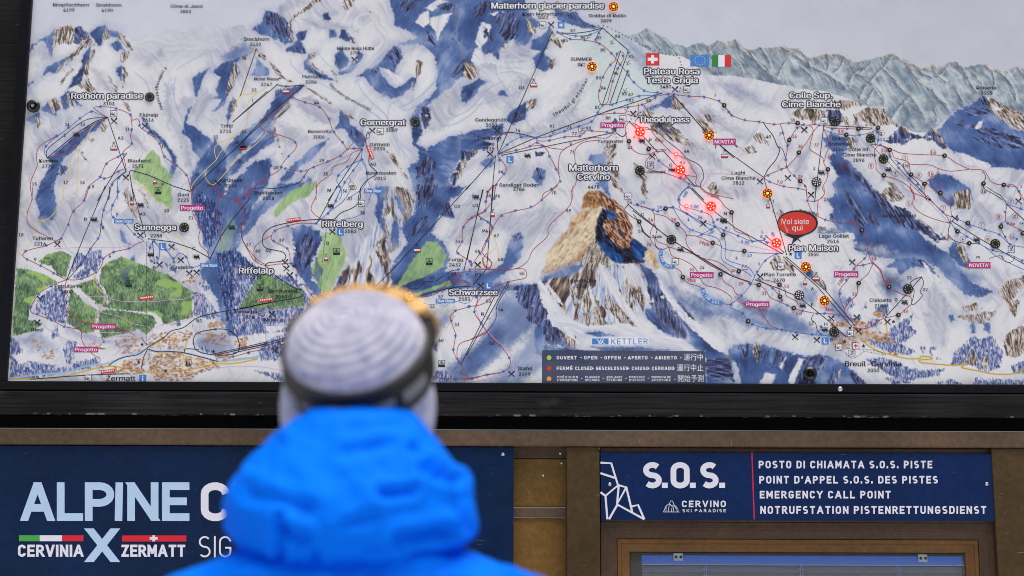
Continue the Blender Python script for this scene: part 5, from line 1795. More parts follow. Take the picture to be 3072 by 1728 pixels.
def stroke_text(ink, text, x0, x1, y0, y1, w, gap=.16):
    """text between pen-centre limits; w = stem width in px"""
    H = y1 - y0 - w; adv = []; x = 0.
    for ch in text:
        adv.append(x); g = GLYPH[ch][0]; x += g + (w / H) + (0 if ch == ' ' else gap)
    total = x - gap - w / H; sc = (x1 - x0 - w) / (total * H)
    for ch, a in zip(text, adv):
        for st in GLYPH[ch][1]:
            pts = [(x0 + w / 2 + (a + p[0]) * H * sc, y0 + w / 2 + p[1] * H) for p in st]
            fat_line(ink, pts, w)
def fat_line(ink, pts, w):
    """constant-width pen line with mitred corners and flat ends pushed out by half a width where the stroke is vertical or level"""
    P = [np.array(p, float) for p in pts]; Q = [P[0]]
    for p in P[1:]:
        if np.hypot(*(p - Q[-1])) > .05: Q.append(p)
    closed = np.hypot(*(Q[0] - Q[-1])) < .3 and len(Q) > 3
    if closed: Q = Q[:-1]
    n = len(Q); curved = n > 6
    if not closed:
        for i, j in ((0, 1), (-1, -2)):
            d = Q[i] - Q[j]; d /= np.hypot(*d) + 1e-9
            if min(abs(d[0]), abs(d[1])) < .15: Q[i] = Q[i] + d * w / 2
            elif abs(d[1]) > .5 and not curved: Q[i] = Q[i] + d * (w / 2 / abs(d[1]))
    L, Rr = [], []
    for i in range(n):
        a = Q[(i - 1) % n] if (closed or i > 0) else None; b = Q[(i + 1) % n] if (closed or i < n - 1) else None
        d0 = (Q[i] - a) if a is not None else (b - Q[i]); d1 = (b - Q[i]) if b is not None else d0
        d0 = d0 / (np.hypot(*d0) + 1e-9); d1 = d1 / (np.hypot(*d1) + 1e-9)
        n0 = np.array((-d0[1], d0[0])); n1 = np.array((-d1[1], d1[0])); m = n0 + n1; ml = np.hypot(*m)
        m = n0 if ml < .2 else m / ml; k = min(1 / max(m @ n0, .30), 2.6)
        if a is None or b is None:
            dd = d1; k = 1; m = n0
            if not curved and abs(dd[1]) > .5 and min(abs(dd[0]), abs(dd[1])) >= .15: m = np.array((-np.sign(dd[1]), 0.)); k = 1 / abs(dd[1])   # level cut on slanted strokes
        L.append(Q[i] + m * k * w / 2); Rr.append(Q[i] - m * k * w / 2)
    base = len(ink.v); ink.v += [tuple(p) for p in L + Rr]
    for i in range(n if closed else n - 1):
        j = (i + 1) % n; ink.f.append([base + i, base + j, base + n + j, base + n + i])
    ink._lay()
# ---------------------------------------------------------------- the panorama board
M_FRAME = flat('frame_black', (17, 17, 20), .42, 0, .12, var=.12, scale=18)
M_INK = {'r': flat('ink_red', (164, 50, 50), .5), 'b': flat('ink_blue', (60, 110, 182), .5), 'k': flat('ink_black', (24, 27, 34), .5), 'B': flat('bubble_red', (196, 50, 38), .5), 'y': flat('ink_yellow', (216, 190, 84), .5),
         'p': flat('ink_pink', (206, 164, 204), .5), 'd': flat('ink_grey', (150, 150, 165), .5), 'w': flat('ink_white', (222, 222, 228), .5),
         't': flat('ink_dark', (20, 22, 30), .5), 'm': flat('ink_magenta', (172, 42, 116), .5), 'c': flat('ink_sky', (62, 122, 196), .5),
         'R': flat('ink_bright_red', (206, 40, 38), .5), 'g': flat('ink_green', (40, 124, 62), .5), 'l': flat('ink_lime', (152, 198, 66), .5), 'o': flat('ink_orange', (226, 158, 60), .5), 's': flat('ink_star_blue', (44, 96, 176), .5)}
LAY = .2        # print layers lie fractions of a millimetre apart
tl = to_world(98.5, 0, 0); bl = to_world(24.8, 1141.8, 0)
BX0 = float((tl[0] + bl[0]) / 2); BX1 = float(to_world(3072, 1000, 0)[0]) + .42
BZ0 = float(to_world(1536, 1149.5, 0)[2]); BZ1 = float(to_world(1536, 0, 0)[2]) + .16
board = empty('panorama_board', ((BX0 + BX1) / 2, 0, BZ0))
tag(board, 'large ski panorama map in a black frame with lit red and golden piste lamps', 'map board')
# the printed sheet: a fine grid whose colours are painted per vertex
NU, NV = 1720, 660
gx = np.linspace(BX0 - .012, BX1 + .012, NU); gz = np.linspace(BZ1 + .012, BZ0 - .012, NV)
GX, GZ = np.meshgrid(gx, gz); P3 = np.stack([GX, np.zeros_like(GX), GZ], -1)
PX, PY = to_px(P3)
C = paint_panorama(PX, PY) / 255.0
C = np.where(C <= .04045, C / 12.92, ((C + .055) / 1.055) ** 2.4)
me = bpy.data.meshes.new('printed_sheet')
me.vertices.add(NU * NV); me.vertices.foreach_set('co', P3.astype(np.float32).ravel())
i0 = (np.arange(NV - 1)[:, None] * NU + np.arange(NU - 1)[None, :]).ravel()
quads = np.stack([i0, i0 + NU, i0 + NU + 1, i0 + 1], -1).astype(np.int32)
me.loops.add(quads.size); me.loops.foreach_set('vertex_index', quads.ravel())
me.polygons.add(len(quads)); me.polygons.foreach_set('loop_start', np.arange(0, quads.size, 4, dtype=np.int32))
me.update(calc_edges=True)
ca = me.color_attributes.new('print', 'FLOAT_COLOR', 'POINT')
ca.data.foreach_set('color', np.concatenate([C, np.ones(C.shape[:2] + (1,))], -1).astype(np.float32).ravel())
m, N, L, P = new_mat('printed_panorama'); at = N.new('ShaderNodeAttribute'); at.attribute_name = 'print'
L.new(at.outputs['Color'], P.inputs['Base Color']); P.inputs['Roughness'].default_value = .45; P.inputs['Specular IOR Level'].default_value = .12
sheet = link_mesh('printed_sheet', me, m, board)
del P3, C, quads
inks = {k: Ink() for k in 'rbkypdD'}; cable = Ink()
for ln in LINES.strip().split('\n'):
    t_, k, w, rest = ln.split(' ', 3); pts = tpts(t_, rest); w = float(w) / 2.415
    if k == 'K':
        cable.line(pts, w * 1.05)
        for q in (pts[0], pts[-1]): cable.disc(q[0], q[1], w * .95, 8)
    elif k == 'D': cable.dots(pts, 4.2, 1.15)
    elif k == '.': inks['r'].dots(pts, 4.0, 1.0)
    elif k == 'd': inks['d'].dots(pts, 4.0, .8)
    else: inks[k].line(catmull(pts, 6), w * 1.12)
for k, nm in (('y', 'summer_trail'), ('p', 'winter_trail'), ('d', 'project_line'), ('b', 'blue_piste'), ('r', 'red_piste'), ('k', 'black_piste')):
    inks[k].build(nm, M_INK[k], sheet, {'y': -.0008, 'p': -.0010, 'd': -.0011, 'b': -.0013, 'r': -.0016, 'k': -.0019}[k] * LAY)
cable.build('cable_line', M_INK['k'], sheet, -.0022 * LAY)
# border of small crosses along the frontier
fr = Ink()
for t_, s in (('E', '610,115 700,150 800,183 880,195 990,185 1080,225 1150,262 1220,300 1330,355 1420,385 1480,400 1530,405 1545,440 1558,480'), ('I', '355,620 335,650 325,690 200,760 100,790'), ('E', '1280,800 1230,835 1180,870 1080,950 1085,1000'), ('F', '1030,-30 1005,40')):
    q = catmull(tpts(t_, s), 6); acc = 0
    for a, b in zip(q[:-1], q[1:]):
        acc += math.hypot(b[0] - a[0], b[1] - a[1])
        if acc > 9:
            acc = 0; fr.rect(b[0] - 2.4, b[1] - .6, b[0] + 2.4, b[1] + .6); fr.rect(b[0] - .6, b[1] - 2.4, b[0] + .6, b[1] - .6); fr.rect(b[0] - .6, b[1] + .6, b[0] + .6, b[1] + 2.4)
fr.build('frontier_crosses', M_INK['t'], sheet, -.0016 * LAY)
st = Ink()
for ln in STARS.strip().split('\n'):
    t_, rest = ln.split(' ', 1)
    for (x, y) in tpts(t_, rest):
        for k in range(3):
            a = math.pi * k / 3 + .25; dx, dy = 4.9 * math.cos(a), 4.9 * math.sin(a); st.line([(x - dx, y - dy), (x + dx, y + dy)], 1.7)
st.build('snow_cannon_stars', M_INK['s'], sheet, -.0025 * LAY)
tb = TextBank(); words, rw, bw = Ink(), Ink(), Ink(); heads_b, heads_w = [], []
for blk, ink in ((WORDS, words), (RWORDS, rw), (BWORDS, bw)):
    for ln in blk.strip().split('\n'):
        q = ln.split(' ', 5); t_ = q[0]; txt = q[5]; ang = 0
        if ink is not words and ' ' in txt: txt, a_ = txt.rsplit(' ', 1); ang = float(a_)
        x0, yc = tp(t_, float(q[1]), float(q[3])); x1, _ = tp(t_, float(q[2]), 0)
        tb.add(ink, txt, x0, x1, yc, float(q[4]) / 2.415, .035, ang)
for ln in HEADS.strip().split('\n'):
    q = ln.split(' ', 5); x0, yc = tp(q[0], float(q[1]), float(q[3])); x1, _ = tp(q[0], float(q[2]), 0); h = float(q[4]) / 2.415
    for lst, off in ((heads_b, .18), (heads_w, .045)): ink = Ink(); lst.append(ink); tb.add(ink, q[5], x0 + 2, x1 - 2, yc, h, off)
arcs = Ink()
for ln in ARCS.strip().split('\n'):
    t_, txt, rest = ln.split(' ', 2); q = catmull(tpts(t_, rest), 12); d = [0]
    for a, b in zip(q[:-1], q[1:]): d.append(d[-1] + math.hypot(b[0] - a[0], b[1] - a[1]))
    for i, ch in enumerate(txt):
        s_ = d[-1] * (i + .3) / len(txt); x = np.interp(s_, d, [p[0] for p in q]); y = np.interp(s_, d, [p[1] for p in q])
        x2 = np.interp(s_ + 3, d, [p[0] for p in q]); y2 = np.interp(s_ + 3, d, [p[1] for p in q]); a = math.degrees(math.atan2(y2 - y, x2 - x))
        tb.add(arcs, ch, x - 3, None, y, 9.6, .03, a)
# tags and slow-slope plates
tag_w, slow_b = Ink(), Ink(); plates = []
for ln in TAGS.strip().split('\n'):
    q = ln.split(' ', 5); (x0, y0), (x1, y1) = tp(q[0], float(q[1]), float(q[3])), tp(q[0], float(q[2]), float(q[4]))
    slow = q[5].startswith('Slow'); ink = Ink(); ink.rect(x0, y0, x1, y1); plates.append((ink, slow))
    tb.add(tag_w, q[5], x0 + 4, x1 - 4, (y0 + y1) / 2, (8.6 if slow else 10.5), .035)
for pts, words_ in (('1408,460 1406,500 1420,545 1455,575 1495,580', 'SLOW SKI'), ('1712,745 1725,785 1760,820 1800,840 1840,842', 'SLOW SKI')):
    q = catmull(tpts('F', pts), 10); slow_b.line(q, 12); slow_b.disc(*q[0], 6); slow_b.disc(*q[-1], 6); d = [0]
    for a, b in zip(q[:-1], q[1:]): d.append(d[-1] + math.hypot(b[0] - a[0], b[1] - a[1]))
    for i, ch in enumerate(words_):
        if ch == ' ': continue
        s_ = d[-1] * (i + .4) / len(words_); g = lambda s: (np.interp(s, d, [p[0] for p in q]), np.interp(s, d, [p[1] for p in q]))
        (x, y), (x2, y2) = g(s_), g(s_ + 2); tb.add(tag_w, ch, x - 2.5, None, y, 8, .03, math.degrees(math.atan2(y2 - y, x2 - x)))
# legend
leg_w, leg_c = Ink(), {'l': Ink(), 'R': Ink(), 'o': Ink()}
LEG = [('F', 1239, [(652, 797, 'OUVERT'), (850, 946, 'OPEN'), (998, 1115, 'OFFEN'), (1168, 1310, 'APERTO'), (1364, 1522, 'ABIERTO'), (1574, 1712, '運行中')], 'l'),
       ('F', 1316, [(652, 764, 'FERMÉ'), (786, 912, 'CLOSED'), (938, 1170, 'GESCHLOSSEN'), (1196, 1318, 'CHIUSO'), (1342, 1502, 'CERRADO'), (1524, 1714, '運行中止')], 'R')]
for t_, yc, items, c in LEG:
    leg_c[c].disc(*tp(t_, 597, yc), 7.2)
    for i, (a, b, s) in enumerate(items):
        cj = ord(s[0]) > 9000; (x0, y), (x1, _) = tp(t_, a, yc), tp(t_, b, yc)
        tb.add(leg_w, s, x0, x1, y + 1, 11.6, 0) if cj else stroke_text(leg_w, s, x0, x1, y - 5.2, y + 5.2, 2.1, .22)
        if i: leg_w.disc(x0 - 9, y, 1.9, 8)
leg_c['o'].disc(*tp('F', 597, 1392), 7.2)
for i, (a, b, s1, s2) in enumerate([(654, 806, 'PRÉVISION', 'D\u2019OUVERTURE'), (858, 962, 'PLANNED', 'OPENING'), (1014, 1126, 'GEPLANTE', 'ÖFFNUNG'), (1178, 1288, 'PREVISO', 'D\u2019APERTO'), (1340, 1478, 'PREVISTA DE', 'APERTURA')]):
    (x0, y), (x1, _) = tp('F', a, 1380), tp('F', b, 0); stroke_text(leg_w, s1, x0, x1, y - 3.5, y + 3.4, 1.35, .22); stroke_text(leg_w, s2, x0, x1, y + 5.4, y + 12.3, 1.35, .22)
    if i: leg_w.disc(x0 - 10, y + 4, 1.7, 8)
(x0, y), (x1, _) = tp('F', 1530, 1396), tp('F', 1716, 0); tb.add(leg_w, '開始予測', x0, x1, y, 11.6, 0); leg_w.disc(x0 - 9, y, 1.7, 8)
# brand plate
kb, kw, kt = Ink(), Ink(), Ink()
kw.rect(*tp('F', 903, 1092), *tp('F', 1318, 1150)); kb.rect(*tp('F', 908, 1099), *tp('F', 1028, 1143))
km = Ink()
for a, b in (((945, 1103), (968, 1139)), ((968, 1139), (992, 1103)), ((975, 1103), (955, 1139)), ((992, 1103), (975, 1139)), ((975, 1121), (1000, 1139))): km.line([tp('F', *a), tp('F', *b)], 2.2)
stroke_text(kt, 'KETTLER', tp('F', 1048, 0)[0], tp('F', 1312, 0)[0], tp('F', 0, 1121)[1] - 8.8, tp('F', 0, 1121)[1] + 8.8, 2.3, .2)
# speech bubble
bub_k, bub_r, bub_w = Ink(), Ink(), Ink()
cx, cy = tp('H', 292, 264); bub_k.disc(cx, cy, 61, 48, 38.5); bub_r.disc(cx - 2, cy + 1, 57, 48, 34)
bub_k.poly([tp('H', *p) for p in ((190, 345), (300, 350), (345, 352), (285, 380), (245, 425), (262, 375), (205, 352))])
tb.add(bub_w, 'Voi siete', *(tp('H', x, 0)[0] for x in (178, 374)), tp('H', 0, 252)[1], 15.5, .0); tb.add(bub_w, 'qui', *(tp('H', x, 0)[0] for x in (252, 328)), tp('H', 0, 298)[1], 15.5, .0)
for a, b in (((178, 232), (172, 275)), ((195, 270), (212, 320)), ((215, 300), (218, 335))): bub_w.line([tp('H', *a), tp('H', *b)], .9)
# flags
flag = {k: Ink() for k in 'Rwcygw'}
flag['R'].rect(*tp('E', 1299, 385), *tp('E', 1396, 474)); flag['w'].rect(*tp('E', 1337, 398), *tp('E', 1358, 460)); flag['w'].rect(*tp('E', 1312, 418), *tp('E', 1337, 441)); flag['w'].rect(*tp('E', 1358, 418), *tp('E', 1383, 441))
flag_eu, flag_eu_s, flag_it = Ink(), Ink(), {k: Ink() for k in 'gwR'}
flag_eu.rect(*tp('E', 1621, 397), *tp('E', 1757, 480))
for k in range(12): flag_eu_s.disc(*tp('E', 1690 + 38 * math.cos(k * math.pi / 6), 438 + 32 * math.sin(k * math.pi / 6)), 1.7, 6)
for k, a, b in (('g', 1778, 1823), ('w', 1823, 1869), ('R', 1869, 1915)): flag_it[k].rect(*tp('E', a, 399), *tp('E', b, 483))
# pictograms
pk, pw, pr, pb, pl = Ink(), Ink(), Ink(), Ink(), Ink()
def picto(k, x, y):
    if k == 'x':
        pk.line([(x - 9, y - 8), (x + 9, y + 8)], 2.6); pk.line([(x - 9, y + 8), (x + 4, y - 4)], 2.0); pk.line([(x + 3, y - 3), (x + 8.5, y - 9)], 4.2); pk.line([(x - 9, y - 8), (x - 2, y - 1.5)], 3.6)
    elif k in 'vsqrniLwo' :
        if k == 'L':
            pb.rect(x - 10.5, y - 10.5, x + 10.5, y + 10.5); pw.rect(x - 4.5, y - 7, x - 1.5, y + 7); pw.rect(x - 1.5, y + 4.2, x + 5, y + 7); return
        if k == 'i':
            pb.rect(x - 10.5, y - 10, x + 10.5, y + 14); pw.rect(x - 1.8, y - 2, x + 1.8, y + 9); pw.disc(x, y - 6, 2.2, 8); return
        if k == 'n':
            pb.rect(x - 10, y - 10, x + 10, y + 10)
            for j in range(3): a = math.pi * j / 3 + .5; pw.line([(x - 7 * math.cos(a), y - 7 * math.sin(a)), (x + 7 * math.cos(a), y + 7 * math.sin(a))], 1.9)
            return
        if k == 'o':
            for j in range(3): pk.ring(x - 4 + 6 * j * .8, y + 6 - j % 2, 6.5, 1)
            pk.ring(x - 3, y - 4, 8, 1.1); pk.line([(x - 6, y - 14), (x - 4, y - 20), (x - 8, y - 24), (x - 10, y - 20)], 1.1); return
        pk.frame(x - 10, y - 10, x + 10, y + 10, 1.3)
        if k == 'v':
            pl.rect(x - 8.7, y - 8.7, x + 8.7, y + 8.7)
            for a in (200, 235, 270, 305, 335, 20): pk.line([(x - 3, y + 4), (x - 3 + 10 * math.cos(R(a)), y + 4 + 9 * math.sin(R(a)))], 1.3)
        elif k == 's':
            pk.rect(x - 8.7, y + 3, x + 8.7, y + 10); pk.line([(x - 7, y + 2), (x, y - 7), (x + 7, y + 2)], 1.4); pk.line([(x, y - 7), (x, y + 2)], 1.6); pk.line([(x - 4, y - 3), (x + 4, y + 1)], 1.2)
        elif k == 'r':
            pl.rect(x - 8.7, y - 8.7, x + 8.7, y + 8.7); pr.rect(x - 1.8, y - 6.5, x + 1.8, y + 6.5); pr.rect(x - 6.5, y - 1.8, x - 1.8, y + 1.8); pr.rect(x + 1.8, y - 1.8, x + 6.5, y + 1.8)
        elif k == 'w':
            pk.poly([(x - 8, y + 8), (x - 6, y - 3), (x - 3, y - 8), (x - 1, y + 8)]); pk.poly([(x, y + 8), (x + 4, y - 2), (x + 8, y + 8)])
        else:
            pk.line([(x - 6, y + 5), (x + 7, y + 1)], 1.4); pk.line([(x - 4, y - 5), (x + 1, y - 1), (x - 2, y + 4)], 1.9); pk.disc(x + 3, y - 5, 2.2, 8)
    elif k == 'c':
        pk.frame(x - 10.5, y - 1, x + 10.5, y + 10, 1.2); pk.line([(x, y - 14), (x - 6, y - 1)], 1.2); pk.line([(x, y - 14), (x + 6, y - 1)], 1.2); pk.line([(x - 4, y - 13), (x + 4, y - 16)], 1.4)
        pr.rect(x - 9.3, y + 4.5, x + 9.3, y + 8.8); pw.rect(x - 9.3, y + .2, x + 9.3, y + 4.5); pk.rect(x - .6, y - 1, x + .6, y + 4)
    elif k == 'g':
        pk.frame(x - 5.5, y - 3, x + 5.5, y + 9, 1.1); pk.line([(x, y - 3), (x, y - 13)], 1.3); pk.line([(x - 2, y - 10), (x + 3, y - 14)], 1.2); pr.rect(x - 4.4, y + 3, x + 4.4, y + 7.9); pw.rect(x - 4.4, y - 1.9, x + 4.4, y + 3)
    elif k == 'h':
        pk.line([(x - 10, y - 8), (x - 10, y + 3), (x + 9, y + 3)], 1.4); pk.poly([(x - 8, y - 2), (x + 8, y - 3), (x + 10, y + 3), (x - 7, y + 4)])
        for j in range(4): pk.disc(x - 6 + 4.6 * j, y - 5, 1.8, 8); pk.line([(x - 5 + 4.6 * j, y + 3), (x - 3 + 4.6 * j, y + 8)], 1.8)
    elif k in 'tT':
        a = -.13 if k == 't' else 1.2; ca_, sa_ = math.cos(a), math.sin(a)
        def q(u, v): return (x + u * ca_ - v * sa_, y + u * sa_ + v * ca_)
        pr.poly([q(-21, -5), q(21, -5), q(21, 5), q(-21, 5)])
        for j in range(7): pw.poly([q(-18.5 + j * 5.5, -3), q(-15 + j * 5.5, -3), q(-15 + j * 5.5, 1.2), q(-18.5 + j * 5.5, 1.2)])
    elif k == 'k':
        pk.line([(x - 7, y - 3), (x - 1, y + 1), (x - 3, y + 6)], 1.4); pk.line([(x - 6, y + 8), (x + 7, y + 3)], 1.1); pk.line([(x - 1, y + 1), (x + 4, y - 7)], 1.1)
for ln in PICTO.strip().split('\n'):
    t_, k, rest = ln.split(' ', 2)
    for (x, y) in tpts(t_, rest): picto(k, x, y)
for ln in SPOTS.strip().split('\n'):
    t_, rest = ln.split(' ', 1)
    for (x, y) in tpts(t_, rest):
        pk.poly([(x + (6.5 if k % 2 == 0 else 2.6) * math.sin(k * math.pi / 5), y - (6.5 if k % 2 == 0 else 2.6) * math.cos(k * math.pi / 5)) for k in range(10)])
rg = Ink()
for ln in RINGS.strip().split('\n'):
    t_, rest = ln.split(' ', 1)
    for (x, y) in tpts(t_, rest): rg.ring(x, y, 8.4, .9)
tb.flush()
leg = Ink(); leg.poly([tp('F', *p) for p in ((552, 1184), (1718, 1191), (1727, 1200), (1733, 1440), (545, 1440), (545, 1192))])
mL, N_, L_, P_ = new_mat('legend_tint'); P_.inputs['Base Color'].default_value = (*lin((58, 66, 96)), 1); P_.inputs['Alpha'].default_value = .82; P_.inputs['Roughness'].default_value = .4
legend = leg.build('legend_panel', mL, sheet, -.0024 * LAY)
pw_Y = -.0046
for ink, nm, mt, Y in ((pl, 'pictogram_ground', 'w', -.0030), (pb, 'beginner_sign', 'c', -.0032), (slow_b, 'slow_slope_plate', 'c', -.0034),
                       (kw, 'advert_ground', 'w', -.0030), (kb, 'advert_mark', 'c', -.0036), (km, 'advert_mark', 'w', -.0042), (kt, 'advert_lettering', 'c', -.0038),
                       (leg_c['l'], 'legend_dot', 'l', -.0036), (leg_c['R'], 'legend_dot', 'R', -.0036), (leg_c['o'], 'legend_dot', 'o', -.0036), (leg_w, 'legend_lettering', 'w', -.0038),
                       (pk, 'pictogram', 't', -.0040), (pr, 'pictogram', 'R', -.0042), (pw, 'pictogram', 'w', pw_Y), (rg, 'number_ring', 'r', -.0036),
                       (words, 'place_lettering', 't', -.0044), (arcs, 'glacier_lettering', 't', -.0044), (rw, 'red_piste_number', 'r', -.0044), (bw, 'blue_piste_number', 'b', -.0044),
                       (tag_w, 'tag_lettering', 'w', -.0042),
                       (bub_k, 'speech_bubble', 't', -.0058), (bub_r, 'speech_bubble', 'B', -.0064), (bub_w, 'bubble_lettering', 'w', -.0070),
                       (flag['R'], 'swiss_flag', 'R', -.0034), (flag['w'], 'swiss_cross', 'w', -.0040), (flag_eu, 'european_flag', 'c', -.0034), (flag_eu_s, 'flag_stars', 'y', -.0040),
                       (flag_it['g'], 'italian_flag', 'g', -.0034), (flag_it['w'], 'italian_flag', 'w', -.0034), (flag_it['R'], 'italian_flag', 'R', -.0034)):
    ink.build(nm, M_INK[mt], sheet, Y * LAY)
for ink, slow in plates: ink.build('slow_slope_plate' if slow else 'project_tag', M_INK['c' if slow else 'm'], sheet, -.0034 * LAY)
for a, c in zip(heads_b, heads_w): a.build('resort_name_outline', M_INK['t'], sheet, -.0048 * LAY); c.build('resort_name', M_INK['w'], sheet, -.0054 * LAY)
# lamps
M_SOCK = flat('lamp_socket', (20, 20, 22), .35, 0, .5); M_STUD = flat('led_off_gold', (176, 160, 112), .3); M_STUDW = flat('led_off_white', (226, 226, 228), .3)
M_GOLD = flat('led_gold', (255, 176, 40), .4, emit=5., var=0); M_GOLDD = flat('led_gold_dim', (255, 150, 20), .4, emit=.9, var=0); M_GOLDF = flat('lamp_face_gold', (92, 40, 6), .4, emit=.22, var=0); M_GOLDS = flat('halo_ring_gold', (255, 130, 10), .4, emit=1.2, var=0)
M_RED = flat('led_red', (255, 150, 120), .4, emit=3.5, var=0); M_REDF = flat('lamp_face_red', (255, 30, 22), .4, emit=1.0, var=0); M_REDS = flat('halo_ring_red', (255, 24, 18), .4, emit=34., var=0)
def lamp(kind, x, y):
    c = W(x, y, 0); small = kind in 'sm'; r = (.0072 if kind == 'm' else .0062) if small else .0156
    bm = bmesh.new(); cyl(bm, c, c + Vector((0, -.0055, 0)), r, r * .96, 28)
    if kind == 'm':
        b = flat_sock = bm_obj('piste_marker', bm, M_SOCK, board)
        k = bmesh.new(); cyl(k, c + Vector((0, -.0055, 0)), c + Vector((0, -.0066, 0)), r * .36, r * .30, 14); bm_obj('led', k, M_STUD, b); return
    lab = {'o': None, 'w': 'dark lamp with white studs', 'g': 'golden lit lamp', 'r': 'red lit lamp', 's': 'small red lit lamp'}[kind]
    b = bm_obj('indicator_lamp', bm, {'g': M_GOLDF, 'r': M_REDF, 's': M_REDF}.get(kind, M_SOCK), board)
    if lab: b['label'] = lab
    if kind in 'rsg':
        rim = bmesh.new(); cyl(rim, c + Vector((0, -.0004, 0)), c + Vector((0, -.0050, 0)), r * 1.012, r * 1.0, 28, False); bm_obj('halo_ring', rim, M_GOLDS if kind == 'g' else M_REDS, b)  # glowing ring added round lit lamps to throw their halo on the print
    k = bmesh.new(); k2 = bmesh.new(); n = Vector((0, -1, 0)); c2 = c + Vector((0, -.0055, 0))
    if kind == 's': dome(k, c2, n, r * .55, r * .6, 10, 3)
    elif kind == 'r':
        a0 = x * 1.3
        for j in range(5): a = a0 + j * 2 * math.pi / 5; dome(k, c2 + Vector((math.cos(a), 0, math.sin(a))) * r * .58, n, r * .15, r * .2, 10, 3)
        dome(k2, c2, n, r * .10, r * .15, 10, 3)
    elif kind == 'g':
        dome(k, c2, n, r * .22, r * .28, 10, 3)
        for j in range(8): a = .2 + j * math.pi / 4; dome(k2, c2 + Vector((math.cos(a), 0, math.sin(a))) * r * .70, n, r * .13, r * .15, 8, 3)
    else:
        for j in range(8): a = .2 + j * math.pi / 4; dome(k, c2 + Vector((math.cos(a), 0, math.sin(a))) * r * .66, n, r * (.15 if kind == 'w' else .11), r * .1, 8, 3)
        if kind == 'w':
            for j in range(4): a = .5 + j * math.pi / 2; dome(k, c2 + Vector((math.cos(a), 0, math.sin(a))) * r * .28, n, r * .12, r * .1, 8, 3)
    if len(k.verts): bm_obj('led', k, {'r': M_RED, 's': M_RED, 'g': M_GOLD, 'w': M_STUDW}.get(kind, M_STUD), b)
    if len(k2.verts): bm_obj('led', k2, M_RED if kind == 'r' else M_GOLDD, b)
    else: k2.free()
for ln in LAMPS.strip().split('\n'):
    t_, k, rest = ln.split(' ', 2)
    for (x, y) in tpts(t_, rest): lamp(k, x, y)
# frame and fixings
fw = .0262
def frame_bar(x0, x1, z0, z1):
    return box_obj('frame', x0, x1, -.017, .03, z0, z1, M_FRAME, board, .004)
FZ0 = float(to_world(1536, 1174, -.017)[2])
frame_bar(BX0 - .033, BX1 + .033, FZ0, BZ0); frame_bar(BX0 - .033, BX1 + .033, BZ1, BZ1 + .033)
frame_bar(BX0 - .033, BX0, BZ0 + .0004, BZ1 - .0004); frame_bar(BX1, BX1 + .033, BZ0 + .0004, BZ1 - .0004)
box_obj('backing', BX0 - .02, BX1 + .02, .004, .028, BZ0 - .005, BZ1 + .02, M_FRAME, board, 0)
M_CHROME = flat('zinc', (190, 192, 196), .3, .9)
def knob(x, y, rpx, hub):
    c = W(x, y, 0); r = rpx * .00104; bm = bmesh.new()
    cyl(bm, c, c + Vector((0, -.010, 0)), r, r * .97, 40, False); cyl(bm, c + Vector((0, -.010, 0)), c + Vector((0, -.014, 0)), r * .97, r * .72, 40, False)
    cyl(bm, c + Vector((0, -.014, 0)), c + Vector((0, -.008, 0)), r * .72, r * .45, 40, False); cyl(bm, c + Vector((0, -.008, 0)), c + Vector((0, -.006, 0)), r * .45, r * .3, 40)
    k = bm_obj('fixing_cap', bm, M_SOCK, board, True); k.data.polygons.foreach_set('use_smooth', [True] * len(k.data.polygons))
    if hub: h = bmesh.new(); cyl(h, c + Vector((0, -.008, 0)), c + Vector((0, -.0125, 0)), r * .34, r * .30, 6); bm_obj('bolt', h, M_CHROME, k)
knob(*tp('A', 245, 772), 20, True); knob(*tp('H', 380, 1357), 20.5, False)
bm = bmesh.new(); q = W(*tp('N', 600, 95), -.017); dome(bm, q, (0, -1, 0), .0085, .006, 16, 4); bm_obj('screw', bm, M_CHROME, board, True)
# ---------------------------------------------------------------- the station front: dark timber above, brown painted metal below
M_TIMBER = worn('charred_timber', (30, 29, 30), .5, .55, .63, .10, (.06, 1, 2.6), .55)
M_BLACK = flat('shade_black', (2, 2, 2), .6, 0, .04)
M_RAIL = worn('brown_paint', (91, 74, 59), .72, .45, .50, .15)
M_POST = worn('olive_brown_paint', (72, 57, 35), .74, .45, .50, .15)
M_PANEL = worn('ochre_paint', (113, 84, 42), .70, .45, .56, .15)
M_TRIM = worn('dark_brown_paint', (76, 58, 44), .75, .42, .60, .2)
M_TRIM2 = worn('golden_brown_paint', (106, 73, 34), .70, .38, .62, .25)
hut = empty('lift_station_front', (0, .1, 0)); tag(hut, 'brown lift station front with dark timber beam and metal framed window', 'building')
def zc(y, Y): return float(to_world(1536, y, Y)[2])
def xc(x, y, Y): return float(to_world(x, y, Y)[0])
XL, XR = BX0 - .55, BX1 + .35
# timber backing of the board and planks left of it
zt = BZ1 + .30
for i in range(3):
    a = XL + i * .19
    box_obj('timber_plank', a, a + .186, .032, .075, zc(1288, .03) + .01, zt, M_TIMBER, hut, .004)
box_obj('timber_wall', XL + .57, XR, .034, .075, zc(1288, .03) + .01, zt, M_TIMBER, hut, .002)
# squared beam under the board
bz1, bz0 = zc(1177.5, -.020), zc(1248, -.020)
M_BEAM = worn('charred_beam', (31, 30, 31), .5, .55, .63, .10, (.06, 1, 2.6), .6, (.46, .42, .36), .38, bz0)
bm = bmesh.new(); bm_box(bm, XL, XR, -.020, .031, bz0, bz1, .004); bm_obj('beam', bm, M_BEAM, hut)
box_obj('gap_shade_strip', XL, XR, .0, .031, zc(1287, .0), bz0 - .002, M_BLACK, hut, 0)  # solid strip under the beam, the gap's shade put into its near-black colour
# brown head rail
rz1, rz0 = zc(1289.5, -.004), zc(1338, -.004)
box_obj('head_rail', XL, XR, -.004, .09, rz0, rz1, M_RAIL, hut, .006)
